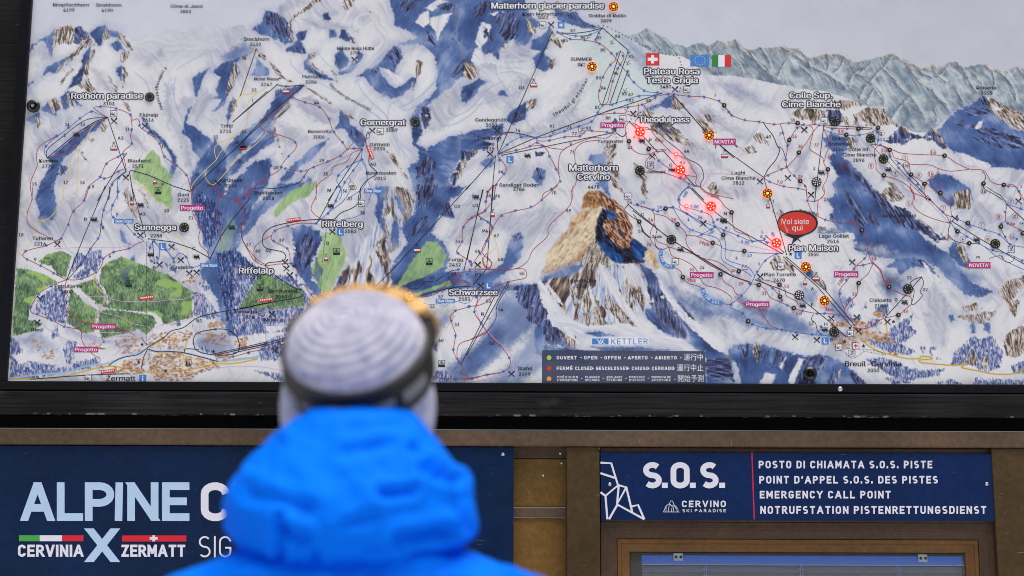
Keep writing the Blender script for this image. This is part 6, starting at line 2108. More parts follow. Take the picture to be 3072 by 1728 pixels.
# back wall panels between signs
Yw = .06
px0, px1 = xc(1500, 1500, .045), xc(1702, 1500, .045)
def panel(y0, y1, Y, mat, nm, x0=None, x1=None): return box_obj(nm, px0 if x0 is None else x0, px1 if x1 is None else x1, Y, .10, zc(y1, Y), zc(y0, Y), mat, hut, .003)
panel(1339, 1374, .038, M_TRIM, 'panel_bar'); panel(1375.5, 1521, .048, M_PANEL, 'wall_panel'); panel(1522.5, 1552, .040, M_RAIL, 'panel_bar'); panel(1553.5, 1990, .048, M_PANEL, 'wall_panel')
box_obj('wall_panel', XL, px0 - .002, .05, .10, zc(1990, .05), rz0 - .002, M_PANEL, hut, .003)
# posts
def post(xa, xb, ya, Y, mat): return box_obj('post', xc(xa, ya, Y), xc(xb, ya, Y), Y, .11, .02, rz0 - .001, mat, hut, .004)
post(1699.5, 1799, 1420, .006, M_POST)
post(2978, 3300, 1420, .004, M_POST)
box_obj('wall_panel', xc(3302, 1420, .02), XR, .02, .11, .02, rz0 - .001, M_POST, hut, .003)
panel(1990, 2330, .045, M_PANEL, 'wall_panel', XL, xc(1699, 1420, .018) - .002)
panel(2331, 3300, .045, M_TRIM, 'wall_panel', XL, xc(1699, 1420, .018) - .002)
# strip behind the emergency sign
wx0, wx1 = xc(1800.5, 1600, .03), xc(2986, 1600, .03)
box_obj('panel_bar', xc(1800, 1420, .035), xc(2977, 1420, .035), .026, .10, zc(1564, .03), rz0 - .002, M_TRIM, hut, .003)
# window: mitred outer moulding, inner sash, glass
def mitre(name, x0, x1, z0, z1, prof, mat, parent):
    """picture-frame moulding; prof = list of (inset, y)"""
    v, f = [], []; n = len(prof)
    for (i, y) in prof: v += [(x0 + i, y, z0 + i), (x1 - i, y, z0 + i), (x1 - i, y, z1 - i), (x0 + i, y, z1 - i)]
    for k in range(n - 1):
        for c in range(4):
            d = (c + 1) % 4; f.append((k * 4 + c, k * 4 + d, k * 4 + 4 + d, k * 4 + 4 + c))
    o = mesh_obj(name, v, f, mat, parent)
    bm = bmesh.new(); bm.from_mesh(o.data); bmesh.ops.recalc_face_normals(bm, faces=bm.faces); bm.to_mesh(o.data); bm.free(); return o
wz1, wz0 = zc(1563.5, .03), zc(2330, .03)
px_m = .00102
win = mitre('window', wx0, wx1, wz0, wz1, [(0, .10), (0, .030), (.002, .026), (.020, .026), (.024, .030), (.027, .030), (.047, .036), (.051, .036), (.052, .045)], M_TRIM, hut)
win['label'] = 'brown metal framed window'
x0, x1, z1, z0 = wx0 + .0525, wx1 - .0525, wz1 - .0525, wz0 + .0525
mitre('sash', x0, x1, z0, z1, [(0, .05), (0, .038), (.002, .036), (.012, .036), (.014, .039), (.016, .039), (.038, .047), (.040, .056)], M_TRIM2, win)
gx0, gx1, gz1, gz0 = x0 + .041, x1 - .041, z1 - .041, z0 + .041
mG, N_, L_, P_ = new_mat('window_glass'); N_.remove(P_); tr = N_.new('ShaderNodeBsdfTransparent'); tr.inputs[0].default_value = (.95, .97, .98, 1); gl = N_.new('ShaderNodeBsdfGlossy'); gl.inputs['Roughness'].default_value = .02
fr_n = N_.new('ShaderNodeFresnel'); fr_n.inputs[0].default_value = 1.5; mxs = N_.new('ShaderNodeMixShader'); L_.new(fr_n.outputs[0], mxs.inputs[0]); L_.new(tr.outputs[0], mxs.inputs[1]); L_.new(gl.outputs[0], mxs.inputs[2]); L_.new(mxs.outputs[0], N_['Material Output'].inputs[0])
box_obj('glass', gx0, gx1, .050, .053, gz0, gz1, mG, win, 0)
# dark room behind
bm = bmesh.new(); bm_box(bm, gx0 - .1, gx1 + .1, .13, 1.2, gz0 - .3, gz1 + .1)
bmesh.ops.delete(bm, geom=[f for f in bm.faces if f.calc_center_median().y < .14], context='FACES_ONLY')
bm_obj('room', bm, flat('room_dark', (70, 74, 84), .8), hut)
# lower wall under the window
box_obj('wall_panel', wx0, wx1, .03, .10, .02, wz0 - .003, M_POST, hut, .003)
# no roof edge is built above the board
# zinc screws of the facade
bm = bmesh.new()
for (t_, x, y) in (('M', 437, 560), ('M', 448, 630), ('M', 312, 720)): q = W(*tp(t_, x, y), .047 if y > 600 else .037); dome(bm, q, (0, -1, 0), .0048, .0025, 14, 3)
bm_obj('screw', bm, M_CHROME, hut, True)
# ---------------------------------------------------------------- signs
M_NAVY = worn('navy_sign', (1, 29, 64), .74, .36, .52, .18, scol=(.16, .24, .42), samt=.5); M_NAVY2 = worn('navy_sign_sos', (2, 31, 76), .80, .36, .50, .18, scol=(.16, .24, .42), samt=.5)
M_LW = flat('letter_white', (216, 216, 230), .45, var=.02); M_LB = flat('letter_pale_blue', (172, 198, 228), .45, var=.02)
YS = .008
alpine = empty('alpine_crossing_sign'); ax0, ax1 = XL + .02, xc(1541, 1500, YS); az1, az0 = zc(1341.5, YS), zc(1775, YS)
alpine.location = ((ax0 + ax1) / 2, YS, az0); tag(alpine, 'wide navy sign with big pale blue letters and two flag bars, left of the window', 'sign')
box_obj('sign_panel', ax0, ax1, YS, .049, az0, az1, M_NAVY, alpine, .0015)
a1, a2, a3, fg, fwh, fr_ = Ink(), Ink(), Ink(), Ink(), Ink(), Ink()
def kpx(x, y): return tp('K', x, y)
def st(ink, txt, x0, x1, y0, y1, w, tile='K', gap=.16): (X0, Y0), (X1, Y1) = tp(tile, x0, y0), tp(tile, x1, y1); stroke_text(ink, txt, X0, X1, Y0, Y1, w, gap)
for ch, a, b in (('A', 147, 398), ('L', 412, 596), ('P', 615, 828), ('I', 836, 893), ('N', 922, 1148), ('E', 1174, 1366)):
    st(a1, ch, a + (9 if ch == 'A' else 0), b - (9 if ch == 'A' else 0), 770, 1050, 23, gap=.1) if ch != 'I' else fat_line(a1, [kpx(864, 798), kpx(859, 1023)], 22.5)
for ch, a, b in (('C', 1455, 1664), ('R', 1690, 1895), ('O', 1920, 2120), ('S', 2140, 2330), ('S', 2350, 2540)): st(a2, ch, a, b, 770, 1052, 23)
fat_line(a2, [kpx(2590, 798), kpx(2590, 1023)], 22.5)
for ch, a, b in (('N', 2640, 2850), ('G', 2880, 3090)): st(a2, ch, a, b, 770, 1052, 23)
st(a1, 'X', 638, 842, 1104, 1348, 23)
st(a2, 'CERVINIA', 130, 604, 1222, 1310, 7.6, gap=.10); st(a2, 'ZERMATT', 880, 1342, 1222, 1310, 7.6, gap=.10)
st(a3, 'SIG', 1440, 1676, 1160, 1314, 5.2, gap=.16)
def bar(ink, x0, x1, y0, y1, t_='K'): ink.rect(*tp(t_, x0, y0), *tp(t_, x1, y1))
bar(fg, 138, 288, 1154, 1197); bar(fwh, 288, 449, 1154, 1197); bar(fr_, 449, 603, 1154, 1197); bar(fr_, 885, 1350, 1155, 1199)
fc = Ink(); bar(fc, 1104, 1123, 1154, 1199); bar(fc, 1085, 1104, 1167, 1186); bar(fc, 1123, 1142, 1167, 1186)
M_FG, M_FR = flat('flag_green', (66, 158, 62), .45), flat('flag_red', (206, 18, 44), .45)
for ink, nm, m, Y in ((a1, 'blue_lettering', M_LB, YS - .0012), (a2, 'white_lettering', M_LW, YS - .0012), (a3, 'thin_lettering', M_LW, YS - .0012), (fg, 'flag_bar_green', M_FG, YS - .001), (fwh, 'flag_bar_white', M_LW, YS - .001), (fr_, 'flag_bar_red', M_FR, YS - .001), (fc, 'swiss_cross', M_LW, YS - .002)):
    ink.build(nm, m, alpine, Y)
def screw_at(t_, x, y, Y, parent, r=.0046):
    bm = bmesh.new(); q = W(*tp(t_, x, y), Y); cyl(bm, q, q + Vector((0, -.001, 0)), r * 1.25, r * 1.25, 16); dome(bm, q + Vector((0, -.001, 0)), (0, -1, 0), r, .0022, 14, 3); bm_obj('screw', bm, M_CHROME, parent, True)
screw_at('M', 21, 567, YS - .001, alpine)
sos = empty('emergency_sign'); YO = .009
sx0, sx1 = xc(1802.3, 1460, YO), xc(2980.5, 1460, YO); sz1, sz0 = zc(1356.2, YO), zc(1558.4, YO)
sos.location = ((sx0 + sx1) / 2, YO, sz0); tag(sos, 'navy emergency call sign with white S.O.S. letters mounted above the window', 'sign')
box_obj('sign_panel', sx0, sx1, YO, .0255, sz0, sz1, M_NAVY2, sos, .001)
s1, s2, s3 = Ink(), Ink(), Ink()
for ch, a, b in (('S', 1036, 1172), ('O', 1236, 1374), ('S', 1450, 1584)): st(s1, ch, a, b, 624, 814, 17, 'M')
for a in (1173, 1376, 1588): s1.rect(*tp('M', a, 773), *tp('M', a + 42, 811))
st(s1, 'CERVINO', 1318, 1636, 903, 950, 4.1, 'M', .20); st(s1, 'SKI PARADISE', 1322, 1636, 964, 987, 1.6, 'M', .34)
for txt, x1_, y0, y1 in (('POSTO DI CHIAMATA S.O.S. PISTE', 1267, 614, 669), ('POINT D\u2019APPEL S.O.S. DES PISTES', 1308, 724, 779), ('EMERGENCY CALL POINT', 966, 832, 887), ('NOTRUFSTATION PISTENRETTUNGSDIENST', 1658, 942, 999)):
    st(s1, txt, 10 + (y0 - 614) * .035, x1_, y0, y1, 4.7, 'N', .22)
def mline(ink, pts, w, t_='M'): fat_line(ink, [tp(t_, *p) for p in pts], w)
for pts in ([(728, 628), (806, 632), (855, 792), (764, 868), (778, 1038)], [(728, 704), (832, 738)], [(728, 842), (764, 868)], [(860, 792), (848, 936), (790, 1038)], [(855, 790), (915, 806), (958, 985)], [(915, 806), (848, 930), (1046, 1038)], [(952, 946), (1000, 934), (1046, 1038)]):
    P_ = [tp('M', *p) for p in pts]; s2.line(P_, 6.2)
for pts in ([(1184, 985), (1300, 985), (1280, 950), (1262, 935), (1250, 905), (1236, 905), (1228, 925), (1204, 940), (1184, 985)], [(1228, 925), (1218, 985)], [(1236, 938), (1262, 935)], [(1228, 925), (1248, 945), (1240, 985)], [(1262, 935), (1254, 985)], [(1262, 935), (1290, 985)], [(1204, 940), (1202, 985)]):
    s2.line([tp('M', *p) for p in pts], 1.5)
s3.line([tp('M', 1825, 556), tp('M', 1842, 1039)], 3.6)
s1.build('white_lettering', M_LW, sos, YO - .0012); s2.build('mountain_emblem', M_LW, sos, YO - .0012); s3.build('red_divider', flat('divider_red', (196, 22, 66), .4), sos, YO - .0012)
screw_at('M', 795, 785, YO - .0014, sos); screw_at('N', 1663, 783, YO - .001, sos)
# ---------------------------------------------------------------- blind hanging inside the window
YB = .066
M_BLIND = flat('blind_blue', (22, 126, 255), .3, .0, .5); M_SLAT = flat('blind_slat', (150, 152, 160), .32, .0, .5); M_CORD = flat('blind_cord', (150, 190, 235), .6); M_BRK = flat('bracket_zinc', (236, 244, 236), .35, .0)
blind = empty('window_blind'); hx0, hx1 = xc(1925, 1678, YB), xc(2889, 1678, YB); hz1, hz0 = zc(1663.5, YB), zc(1693, YB)
blind.location = ((hx0 + hx1) / 2, YB, hz1); tag(blind, 'blue slatted blind hanging behind the window glass below the emergency sign', 'blind')
box_obj('headrail', hx0, hx1, YB, YB + .03, hz0, hz1, M_BLIND, blind, .002)
box_obj('headrail_lip', hx0, hx1, YB - .002, YB, hz0 - .0002, hz0 + .0025, flat('lip', (150, 180, 220), .3, .4), blind, .0005)
for (t_, a, b, c, d) in (('M', 1255, 1325, 1283, 1340), ('N', 1162, 1232, 1292, 1349)):
    (X0, Y0), (X1, Y1) = tp(t_, a, c), tp(t_, b, d); q0, q1 = W(X0, Y0, YB - .004), W(X1, Y1, YB - .004); bm = bmesh.new(); bm_box(bm, q0.x, q1.x, YB - .008, YB - .0025, q1.z, q0.z, .002)
    br = bm_obj('bracket', bm, M_BRK, blind); h = bmesh.new()
    for u in (.27, .78): e = Vector((q0.x + (q1.x - q0.x) * u, YB - .008, (q0.z + q1.z) / 2)); cyl(h, e, e + Vector((0, -.0008, 0)), .0045, .0045, 12)
    bm_obj('hole', h, M_BLACK, br)
pitch_z = .0185
for k in range(13):
    z = hz0 - .013 - k * pitch_z; v = []
    for j in range(7):
        t = j / 6 - .5; yy = YB + .012 + t * .011; zz = z + t * .0185 + .0016 * (1 - 4 * t * t)
        v += [(hx0 + .002, yy, zz), (hx1 - .002, yy, zz)]
    mesh_obj('slat', v, [(2 * j, 2 * j + 1, 2 * j + 3, 2 * j + 2) for j in range(6)], M_SLAT, blind, True)
for t_, x in (('M', 1487), ('N', 320), ('N', 1018)):
    q = W(*tp(t_, x, 1380), YB + .003); bm = bmesh.new()
    for dx in (-.0035, .0035): cyl(bm, (q.x + dx, YB + .003, hz0), (q.x + dx * .4, YB + .003, hz0 - .25), .0011, .0011, 6)
    for k in range(13): z = hz0 - .013 - k * pitch_z; bm_box(bm, q.x - .010, q.x + .010, YB + .002, YB + .004, z - .001, z + .0008)
    bm_obj('ladder_cord', bm, M_CORD, blind)
# ---------------------------------------------------------------- snowy ground
mS, N_, L_, P_ = new_mat('trodden_snow'); n1 = N_.new('ShaderNodeTexNoise'); n1.inputs['Scale'].default_value = 2.2; n1.inputs['Detail'].default_value = 8
tc = N_.new('ShaderNodeTexCoord'); L_.new(tc.outputs['Object'], n1.inputs['Vector']); cr = N_.new('ShaderNodeValToRGB'); cr.color_ramp.elements[0].color = (.42, .43, .46, 1); cr.color_ramp.elements[1].color = (.74, .75, .78, 1)
L_.new(n1.outputs[0], cr.inputs[0]); L_.new(cr.outputs[0], P_.inputs['Base Color']); P_.inputs['Roughness'].default_value = .7
b_ = N_.new('ShaderNodeBump'); b_.inputs['Strength'].default_value = .6; b_.inputs['Distance'].default_value = .05; L_.new(n1.outputs[0], b_.inputs['Height']); L_.new(b_.outputs[0], P_.inputs['Normal'])
v, f = [], []; n = 41
for j in range(n):
    for i in range(n):
        u, w = (i / (n - 1) - .5) * 2, (j / (n - 1) - .5) * 2; X = math.copysign(abs(u) ** 2.2 * 120, u); Yg = math.copysign(abs(w) ** 2.2 * 120, w)
        v.append((X, Yg, .012 * math.sin(3 * X) * math.cos(2.6 * Yg) * (abs(X) < 12) - .0 if abs(Yg) > .4 else 0.))
for j in range(n - 1):
    for i in range(n - 1): f.append((j * n + i, j * n + i + 1, (j + 1) * n + i + 1, (j + 1) * n + i))
tag(mesh_obj('snow_ground', v, f, mS, None, True), kind='structure')
# ---------------------------------------------------------------- the person looking up at the board, back to the camera
M_SKIN = flat('skin', (206, 158, 132), .5); M_TROUS = flat('trousers', (28, 30, 36), .7); M_BOOT = flat('boots', (38, 36, 36), .5); M_GLOVE = flat('gloves', (24, 24, 28), .6)
YH = -2.36                       # upright plane through the head
HC = W(1066, 1036, YH)           # centre of the goggle strap ring
person = empty('person', (HC.x, YH + .02, 0)); tag(person, 'person seen from behind in bright blue hooded jacket and pale knitted hat with goggles', 'person')
ax = Vector((-.10, -math.cos(R(41)), math.sin(R(41)))).normalized()
ex = (Vector((1, 0, 0)) - ax * ax.x).normalized(); ey = ax.cross(ex).normalized()
if ey.z < 0: ey = -ey
def remeshed(name, bm, vox, mat, parent, it=6, disp=None):
    o = bm_obj(name, bm, mat); md = o.modifiers.new('r', 'REMESH'); md.mode = 'VOXEL'; md.voxel_size = vox
    sm = o.modifiers.new('s', 'SMOOTH'); sm.factor = .6; sm.iterations = it
    bpy.context.view_layer.update(); me = bpy.data.meshes.new_from_object(o.evaluated_get(bpy.context.evaluated_depsgraph_get()))
    old = o.data; bpy.data.objects.remove(o); bpy.data.meshes.remove(old)
    if disp:
        me.update(); no = [v.normal.copy() for v in me.vertices]
        for v, nn in zip(me.vertices, no): v.co += nn * disp(v.co)
    me.materials.clear()
    return link_mesh(name, me, mat, parent, True)
def ellipsoid(bm, c, r, u=24, v=16):
    q = bmesh.ops.create_uvsphere(bm, u_segments=u, v_segments=v, radius=1)['verts']
    for w in q: w.co = Vector((c[0] + w.co.x * r[0], c[1] + w.co.y * r[1], c[2] + w.co.z * r[2]))
def lathe(bm, prof, seg=48):
    rings = []
    for h, r in prof:
        if r < 1e-4: rings.append([bm.verts.new(HC + ax * h)])
        else: rings.append([bm.verts.new(HC + ax * h + (ex * math.cos(2 * math.pi * k / seg) + ey * math.sin(2 * math.pi * k / seg)) * r) for k in range(seg)])
    for A, B in zip(rings[:-1], rings[1:]):
        for k in range(seg):
            l = (k + 1) % seg
            if len(A) == 1: bm.faces.new((A[0], B[k], B[l]))
            elif len(B) == 1: bm.faces.new((A[k], A[l], B[0]))
            else: bm.faces.new((A[k], A[l], B[l], B[k]))
def tube(bm, pts, rad, seg=20):
    prev = None
    for i, (p, r) in enumerate(zip(pts, rad)):
        p = Vector(p); d = (Vector(pts[min(i + 1, len(pts) - 1)]) - Vector(pts[max(i - 1, 0)])).normalized(); a = Vector((0, 1, 0)); a = (a - d * a.dot(d)).normalized(); b = d.cross(a)
        rx, ry = r if isinstance(r, tuple) else (r, r)
        ring = [bm.verts.new(p + b * math.cos(2 * math.pi * k / seg) * rx + a * math.sin(2 * math.pi * k / seg) * ry) for k in range(seg)]
        if prev:
            for k in range(seg): bm.faces.new((prev[k], prev[(k + 1) % seg], ring[(k + 1) % seg], ring[k]))
        else: bm.faces.new(ring[::-1])
        prev = ring
    bm.faces.new(prev)
PXc = HC.x; sh = 1.44             # body axis and shoulder height
yb = YH + .03
# body: one continuous skinned figure (head, trunk, limbs, fingers)
bmv, bme, rad = [], [], []
def vtx(p, r): bmv.append(tuple(p)); rad.append(r); return len(bmv) - 1
def chain(a, pts):
    for p, r in pts: b = vtx(p, r); bme.append((a, b)); a = b
    return a
pel = vtx((PXc, yb, .96), (.15, .11))
chest = chain(pel, [((PXc, yb, 1.12), (.14, .10)), ((PXc, yb, 1.30), (.16, .11))])
neck = chain(chest, [((PXc, yb + .01, 1.44), (.09, .08)), ((PXc, yb + .0, 1.53), (.058, .058))])
head = chain(neck, [((PXc, yb - .005, 1.62), (.080, .092)), ((PXc, yb - .02, 1.70), (.078, .090))])
for s in (-1, 1):
    a = chain(chest, [((PXc + s * .17, yb, 1.40), (.062, .062)), ((PXc + s * .235, yb + .01, 1.20), (.050, .050)), ((PXc + s * .255, yb + .02, 1.12), (.043, .043)), ((PXc + s * .265, yb + .07, .93), (.034, .030)), ((PXc + s * .265, yb + .085, .875), (.026, .036))])
    for k, (dy, ln) in enumerate(((-.027, .062), (-.009, .078), (.009, .084), (.027, .074))):
        chain(a, [((PXc + s * .268, yb + .095 + dy, .845), (.010, .010)), ((PXc + s * .264, yb + .10 + dy * 1.1, .845 - ln * .5), (.0088, .0088)), ((PXc + s * .252, yb + .104 + dy * 1.1, .845 - ln), (.0075, .0075))])
    chain(a, [((PXc + s * .250, yb + .125, .862), (.011, .011)), ((PXc + s * .240, yb + .137, .832), (.0095, .0095))])
    chain(pel, [((PXc + s * .10, yb, .90), (.088, .088)), ((PXc + s * .12, yb + .01, .50), (.058, .062)), ((PXc + s * .125, yb - .01, .30), (.052, .056)), ((PXc + s * .13, yb - .01, .09), (.040, .044)), ((PXc + s * .145, yb + .12, .05), (.038, .030))])
me = bpy.data.meshes.new('body'); me.from_pydata(bmv, bme, []); me.update(); o = bpy.data.objects.new('body', me); LINK.link(o)
o.modifiers.new('k', 'SKIN'); ld = me.skin_vertices[0].data
for i, r in enumerate(rad): ld[i].radius = r; ld[i].use_root = (i == 0)
sb = o.modifiers.new('b', 'SUBSURF'); sb.levels = 2
bpy.context.view_layer.update(); me2 = bpy.data.meshes.new_from_object(o.evaluated_get(bpy.context.evaluated_depsgraph_get())); bpy.data.objects.remove(o)
body = link_mesh('body', me2, M_SKIN, person, True)
# face, turned up towards the board
fz = 1.665; bm = bmesh.new(); ellipsoid(bm, (PXc, yb + .095, fz - .01), (.014, .022, .026), 12, 8); bm_obj('nose', bm, M_SKIN, body, True)
for s in (-1, 1):
    bm = bmesh.new(); ellipsoid(bm, (PXc + s * .032, yb + .075, fz + .022), (.013, .010, .009), 12, 8); bm_obj('eye', bm, flat('eye', (228, 226, 222), .3), body, True)
bm = bmesh.new(); ellipsoid(bm, (PXc, yb + .082, fz - .052), (.024, .010, .007), 12, 8); bm_obj('mouth', bm, flat('lips', (170, 96, 90), .5), body, True)
# knitted hat
bm = bmesh.new(); lathe(bm, [(.060, 0), (.0585, .026), (.053, .054), (.040, .079), (.020, .096), (0, .103), (-.03, .105), (-.06, .102), (-.09, .088), (-.11, .05), (-.115, 0)])
cE = W(1074, 1222, YH + .075); ellipsoid(bm, cE, (.1165, .098, .130), 32, 20)
mH, N, L, P = new_mat('knitted_wool')
tc = N.new('ShaderNodeTexCoord'); vs = N.new('ShaderNodeVectorMath'); vs.operation = 'SUBTRACT'; L.new(tc.outputs['Object'], vs.inputs[0]); vs.inputs[1].default_value = tuple(HC + ax * .062 + ex * -.010)
ln_ = N.new('ShaderNodeVectorMath'); ln_.operation = 'LENGTH'; L.new(vs.outputs[0], ln_.inputs[0])
nz = N.new('ShaderNodeTexNoise'); nz.inputs['Scale'].default_value = 55; nz.inputs['Detail'].default_value = 4; L.new(tc.outputs['Object'], nz.inputs['Vector'])
m1 = N.new('ShaderNodeMath'); m1.operation = 'MULTIPLY_ADD'; L.new(ln_.outputs['Value'], m1.inputs[0]); m1.inputs[1].default_value = 2 * math.pi / .0135
m0 = N.new('ShaderNodeMath'); m0.operation = 'MULTIPLY'; L.new(nz.outputs[0], m0.inputs[0]); m0.inputs[1].default_value = 2.2; L.new(m0.outputs[0], m1.inputs[2])
m2 = N.new('ShaderNodeMath'); m2.operation = 'SINE'; L.new(m1.outputs[0], m2.inputs[0])
ad = N.new('ShaderNodeMath'); ad.operation = 'MULTIPLY_ADD'; L.new(m2.outputs[0], ad.inputs[0]); ad.inputs[1].default_value = .085; L.new(nz.outputs[0], ad.inputs[2])
cr = N.new('ShaderNodeValToRGB'); cr.color_ramp.elements[0].position = .2; cr.color_ramp.elements[1].position = .75
cr.color_ramp.elements[0].color = (*lin((134, 139, 176)), 1); cr.color_ramp.elements[1].color = (*lin((200, 198, 216)), 1)
L.new(ad.outputs[0], cr.inputs[0]); L.new(cr.outputs[0], P.inputs['Base Color']); P.inputs['Roughness'].default_value = .9; P.inputs['Sheen Weight'].default_value = .4
bp = N.new('ShaderNodeBump'); bp.inputs['Strength'].default_value = .7; bp.inputs['Distance'].default_value = .004; L.new(m2.outputs[0], bp.inputs['Height']); L.new(bp.outputs[0], P.inputs['Normal'])
hat = remeshed('knitted_hat', bm, .005, mH, person, 8)
# goggles: strap round the hat, gold lens at the brow, studded rim
gog = None
def band(name, h0, h1, r, thick, a0, a1, mat, parent, n=60, bow=0.):
    v, f = [], []
    for k in range(n + 1):
        a = R(a0 + (a1 - a0) * k / n); u = ex * math.cos(a) + ey * math.sin(a)
        for (h, rr) in ((h0, r), (h0, r + thick), ((h0 + h1) / 2, r + thick + bow), (h1, r + thick), (h1, r)): v.append(HC + ax * h + u * rr)
    for k in range(n):
        for j in range(5): f.append((k * 5 + j, k * 5 + (j + 1) % 5, k * 5 + 5 + (j + 1) % 5, k * 5 + 5 + j))
    f += [(0, 1, 2, 3, 4), tuple(n * 5 + q for q in (4, 3, 2, 1, 0))]
    o = mesh_obj(name, v, f, mat, parent, False)
    b_ = bmesh.new(); b_.from_mesh(o.data); bmesh.ops.recalc_face_normals(b_, faces=b_.faces); b_.to_mesh(o.data); b_.free(); return o
M_STRAP = flat('strap_black', (7, 7, 8), .6); M_STRAPG = flat('strap_grey', (112, 113, 116), .6); M_GOLDM = flat('mirror_gold', (150, 122, 82), .34, 1.0, var=.12, scale=60); M_RIM = flat('goggle_rim', (22, 20, 18), .4)
gog = band('goggles', -.060, .002, .1035, .006, -212, 34, M_STRAP, person, 80, .002)
for a0, a1, h0, h1 in ((-168, -138, -.046, -.022), (-134, -112, -.034, -.026), (-74, -58, -.034, -.022), (-50, -26, -.040, -.020)): band('strap_stripe', h0, h1, .1108, .0022, a0, a1, M_STRAPG, gog, 14, .001)
band('goggle_frame', -.062, .003, .1035, .018, 26, 154, M_RIM, gog, 40, .004)
band('gold_lens', -.056, -.004, .1190, .010, 32, 148, M_GOLDM, gog, 40, .010)
band('gold_trim', .0035, .017, .0985, .021, 26, 130, M_GOLDM, gog, 40, .002)
rs = random.Random(3); bm = bmesh.new()
for a in (30, 37, 46, 57, 62, 70, 75, 84, 95, 106, 116):
    q = R(a); u = ex * math.cos(q) + ey * math.sin(q); c = HC + ax * (.013 + rs.uniform(-.004, .006)) + u * (.115 + rs.uniform(-.008, .008)); ellipsoid(bm, c, (.0046 if a != 46 else .0075,) * 3, 24, 16)
bm_obj('gold_stud', bm, flat('stud_gold', (232, 176, 88), .16, 1.0), gog, True)
# jacket: trunk and sleeves
mJ, N, L, P = new_mat('blue_shell'); tc = N.new('ShaderNodeTexCoord'); nz = N.new('ShaderNodeTexNoise'); nz.inputs['Scale'].default_value = 7; nz.inputs['Detail'].default_value = 3; L.new(tc.outputs['Object'], nz.inputs['Vector'])
cr = N.new('ShaderNodeValToRGB'); cr.color_ramp.elements[0].position = .3; cr.color_ramp.elements[1].position = .7; cr.color_ramp.elements[0].color = (.0008, .138, .80, 1); cr.color_ramp.elements[1].color = (.001, .174, .90, 1)
L.new(nz.outputs[0], cr.inputs[0]); L.new(cr.outputs[0], P.inputs['Base Color']); P.inputs['Roughness'].default_value = .7; P.inputs['Specular IOR Level'].default_value = .04
YT = YH - .02
def rings(bm, rows, seg=56, exp=2.3):
    prev = None
    for (xa, xb, z, yc, df, db) in rows:
        c = (xa + xb) / 2; a = (xb - xa) / 2; ring = []
        for k in range(seg):
            t = 2 * math.pi * k / seg; ct, s_ = math.cos(t), math.sin(t)
            x = c + a * math.copysign(abs(ct) ** (2 / exp), ct); y = yc + (db if s_ > 0 else df) * math.copysign(abs(s_) ** (2 / exp), s_); ring.append(bm.verts.new((x, y, z)))
        if prev:
            for k in range(seg): bm.faces.new((prev[k], prev[(k + 1) % seg], ring[(k + 1) % seg], ring[k]))
        else: bm.faces.new(ring)
        prev = ring
    bm.faces.new(prev[::-1])
def pxrow(y, x0, x1, Y, yc, df, db):     # a ring whose sides match the photo's outline at height y (2576-wide pixels)
    k = 3072 / 2576; p, q = W(x0 * k, y * k, Y), W(x1 * k, y * k, Y); return (p.x, q.x, (p.z + q.z) / 2, yc, df, db)
bm = bmesh.new()
rows = [pxrow(1340, 660, 1100, YT + .03, YT + .03, .10, .09), pxrow(1378, 590, 1180, YT + .03, YT + .03, .125, .10), pxrow(1410, 522, 1292, YT + .03, YT + .03, .135, .11), pxrow(1449, 426, 1374, YT + .03, YT + .03, .145, .12)]
zc_, xm = rows[-1][2], (rows[-1][0] + rows[-1][1]) / 2
rows += [(xm - .292, xm + .292, zc_ - .05, YT + .03, .145, .125), (xm - .29, xm + .29, zc_ - .12, YT + .03, .14, .13), (xm - .245, xm + .245, zc_ - .30, YT + .03, .14, .135), (xm - .24, xm + .24, zc_ - .46, YT + .03, .145, .14), (xm - .245, xm + .245, .80, YT + .03, .15, .145)]
rings(bm, rows)
for s in (-1, 1): tube(bm, [(xm + s * .235, YT + .03, zc_ - .02), (xm + s * .275, YT + .03, zc_ - .16), (PXc + s * .275, yb + .02, 1.12), (PXc + s * .272, yb + .07, .95), (PXc + s * .27, yb + .08, .91)], [(.075, .085), (.075, .082), .066, .056, .052])
def wrink(amp, sc, seed):
    def d(c):
        n1 = fbm(np.array([[c.x * sc + 9]]), np.array([[c.z * sc * 1.8 + c.y * sc * .7 + 4]]), seed, 3)[0, 0]
        return amp * ((1 - abs(2 * n1 - 1)) ** 3 * -1.2 + .5 * n1)
    return d
remeshed('jacket', bm, .011, mJ, person, 5, wrink(.016, 9, 4))
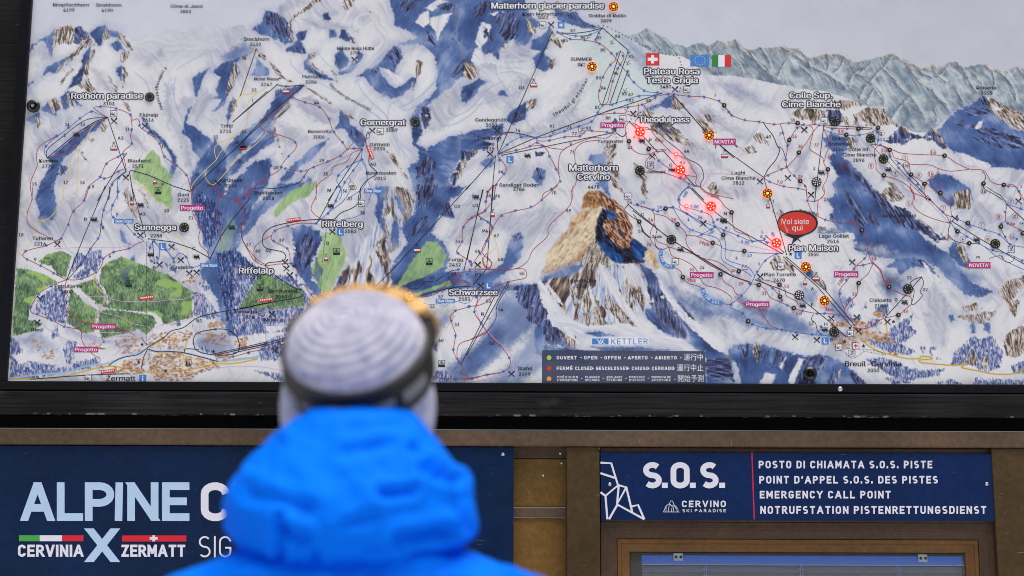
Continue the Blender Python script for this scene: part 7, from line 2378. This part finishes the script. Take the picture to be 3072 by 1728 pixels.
# hood lying on the shoulders
YD = YT - .035
bm = bmesh.new(); Hr = [(1012, 858, 958, .02, .05), (1019, 812, 1000, .045, .085), (1034, 772, 1030, .065, .11), (1056, 735, 1056, .085, .13), (1092, 688, 1094, .10, .14), (1150, 642, 1128, .12, .14), (1200, 604, 1158, .135, .14), (1250, 574, 1184, .145, .14), (1285, 566, 1192, .15, .13), (1320, 568, 1188, .15, .12), (1345, 575, 1180, .148, .11), (1372, 592, 1164, .14, .10), (1398, 622, 1128, .126, .09), (1418, 668, 1082, .108, .08), (1430, 720, 1030, .09, .06)]
rings(bm, [pxrow(y, a - 6, b + 6, YD + .05, YD + .05, df, db) for (y, a, b, df, db) in Hr], 64, 2.2)
CREASE = [((1003, 1356), (1125, 1334), 13, 12), ((1067, 1179), (1132, 1207), 14, 12), ((1148, 1216), (1164, 1325), 12, 9), ((705, 1300), (706, 1405), 10, 9), ((631, 1242), (774, 1280), 16, 6), ((960, 1243), (1034, 1236), 12, 8), ((700, 1330), (770, 1356), 12, 7), ((870, 1136), (985, 1112), 14, 5), ((880, 1086), (1010, 1062), 16, 4), ((790, 1395), (800, 1440), 10, 7), ((1040, 1130), (1085, 1168), 11, 6), ((640, 1170), (700, 1118), 14, 4), ((860, 1330), (940, 1300), 14, 5), ((930, 1390), (1010, 1375), 10, 6)]
def hood_disp(c):
    px, py = to_px((c.x, c.y, c.z)); px /= 1.1925; py /= 1.1925; d = 0.
    if c.y < YD + .05:
        for (a, b, w, dep) in CREASE:
            e = (b[0] - a[0], b[1] - a[1]); t = max(0, min(1, ((px - a[0]) * e[0] + (py - a[1]) * e[1]) / (e[0] ** 2 + e[1] ** 2))); q = math.hypot(px - a[0] - t * e[0], py - a[1] - t * e[1])
            d += -dep * .001 * math.exp(-(q / w) ** 2) + dep * .0006 * math.exp(-((q - 2.2 * w) / (1.3 * w)) ** 2)
    n1 = fbm(np.array([[c.x * 11 + 3]]), np.array([[c.z * 16 + 8]]), 2, 3)[0, 0]
    n2 = fbm(np.array([[c.x * 22 + 1]]), np.array([[c.z * 30 + c.x * 9]]), 6, 2)[0, 0]
    return d * 1.2 + .005 * (n1 - .5) * 2 - .0045 * (1 - abs(2 * n2 - 1)) ** 4
remeshed('hood', bm, .006, mJ, person, 5, hood_disp)
# trousers, boots, gloves
bm = bmesh.new(); tube(bm, [(PXc, yb, 1.0), (PXc, yb, .86)], [(.17, .13), (.18, .14)])
for s in (-1, 1): tube(bm, [(PXc + s * .08, yb, .92), (PXc + s * .11, yb + .005, .70), (PXc + s * .12, yb + .01, .50), (PXc + s * .128, yb - .005, .18), (PXc + s * .13, yb - .005, .10)], [(.105, .12), .10, .085, .085, .088])
remeshed('trousers', bm, .014, M_TROUS, person, 4)
for s in (-1, 1):
    bm = bmesh.new(); tube(bm, [(PXc + s * .13, yb - .01, .16), (PXc + s * .13, yb - .01, .06)], [.062, .064]); ellipsoid(bm, (PXc + s * .14, yb + .07, .055), (.056, .14, .052)); bm_box(bm, PXc + s * .138 - .05, PXc + s * .138 + .05, yb - .075, yb + .19, .003, .03)
    remeshed('boot', bm, .009, M_BOOT, person, 3)
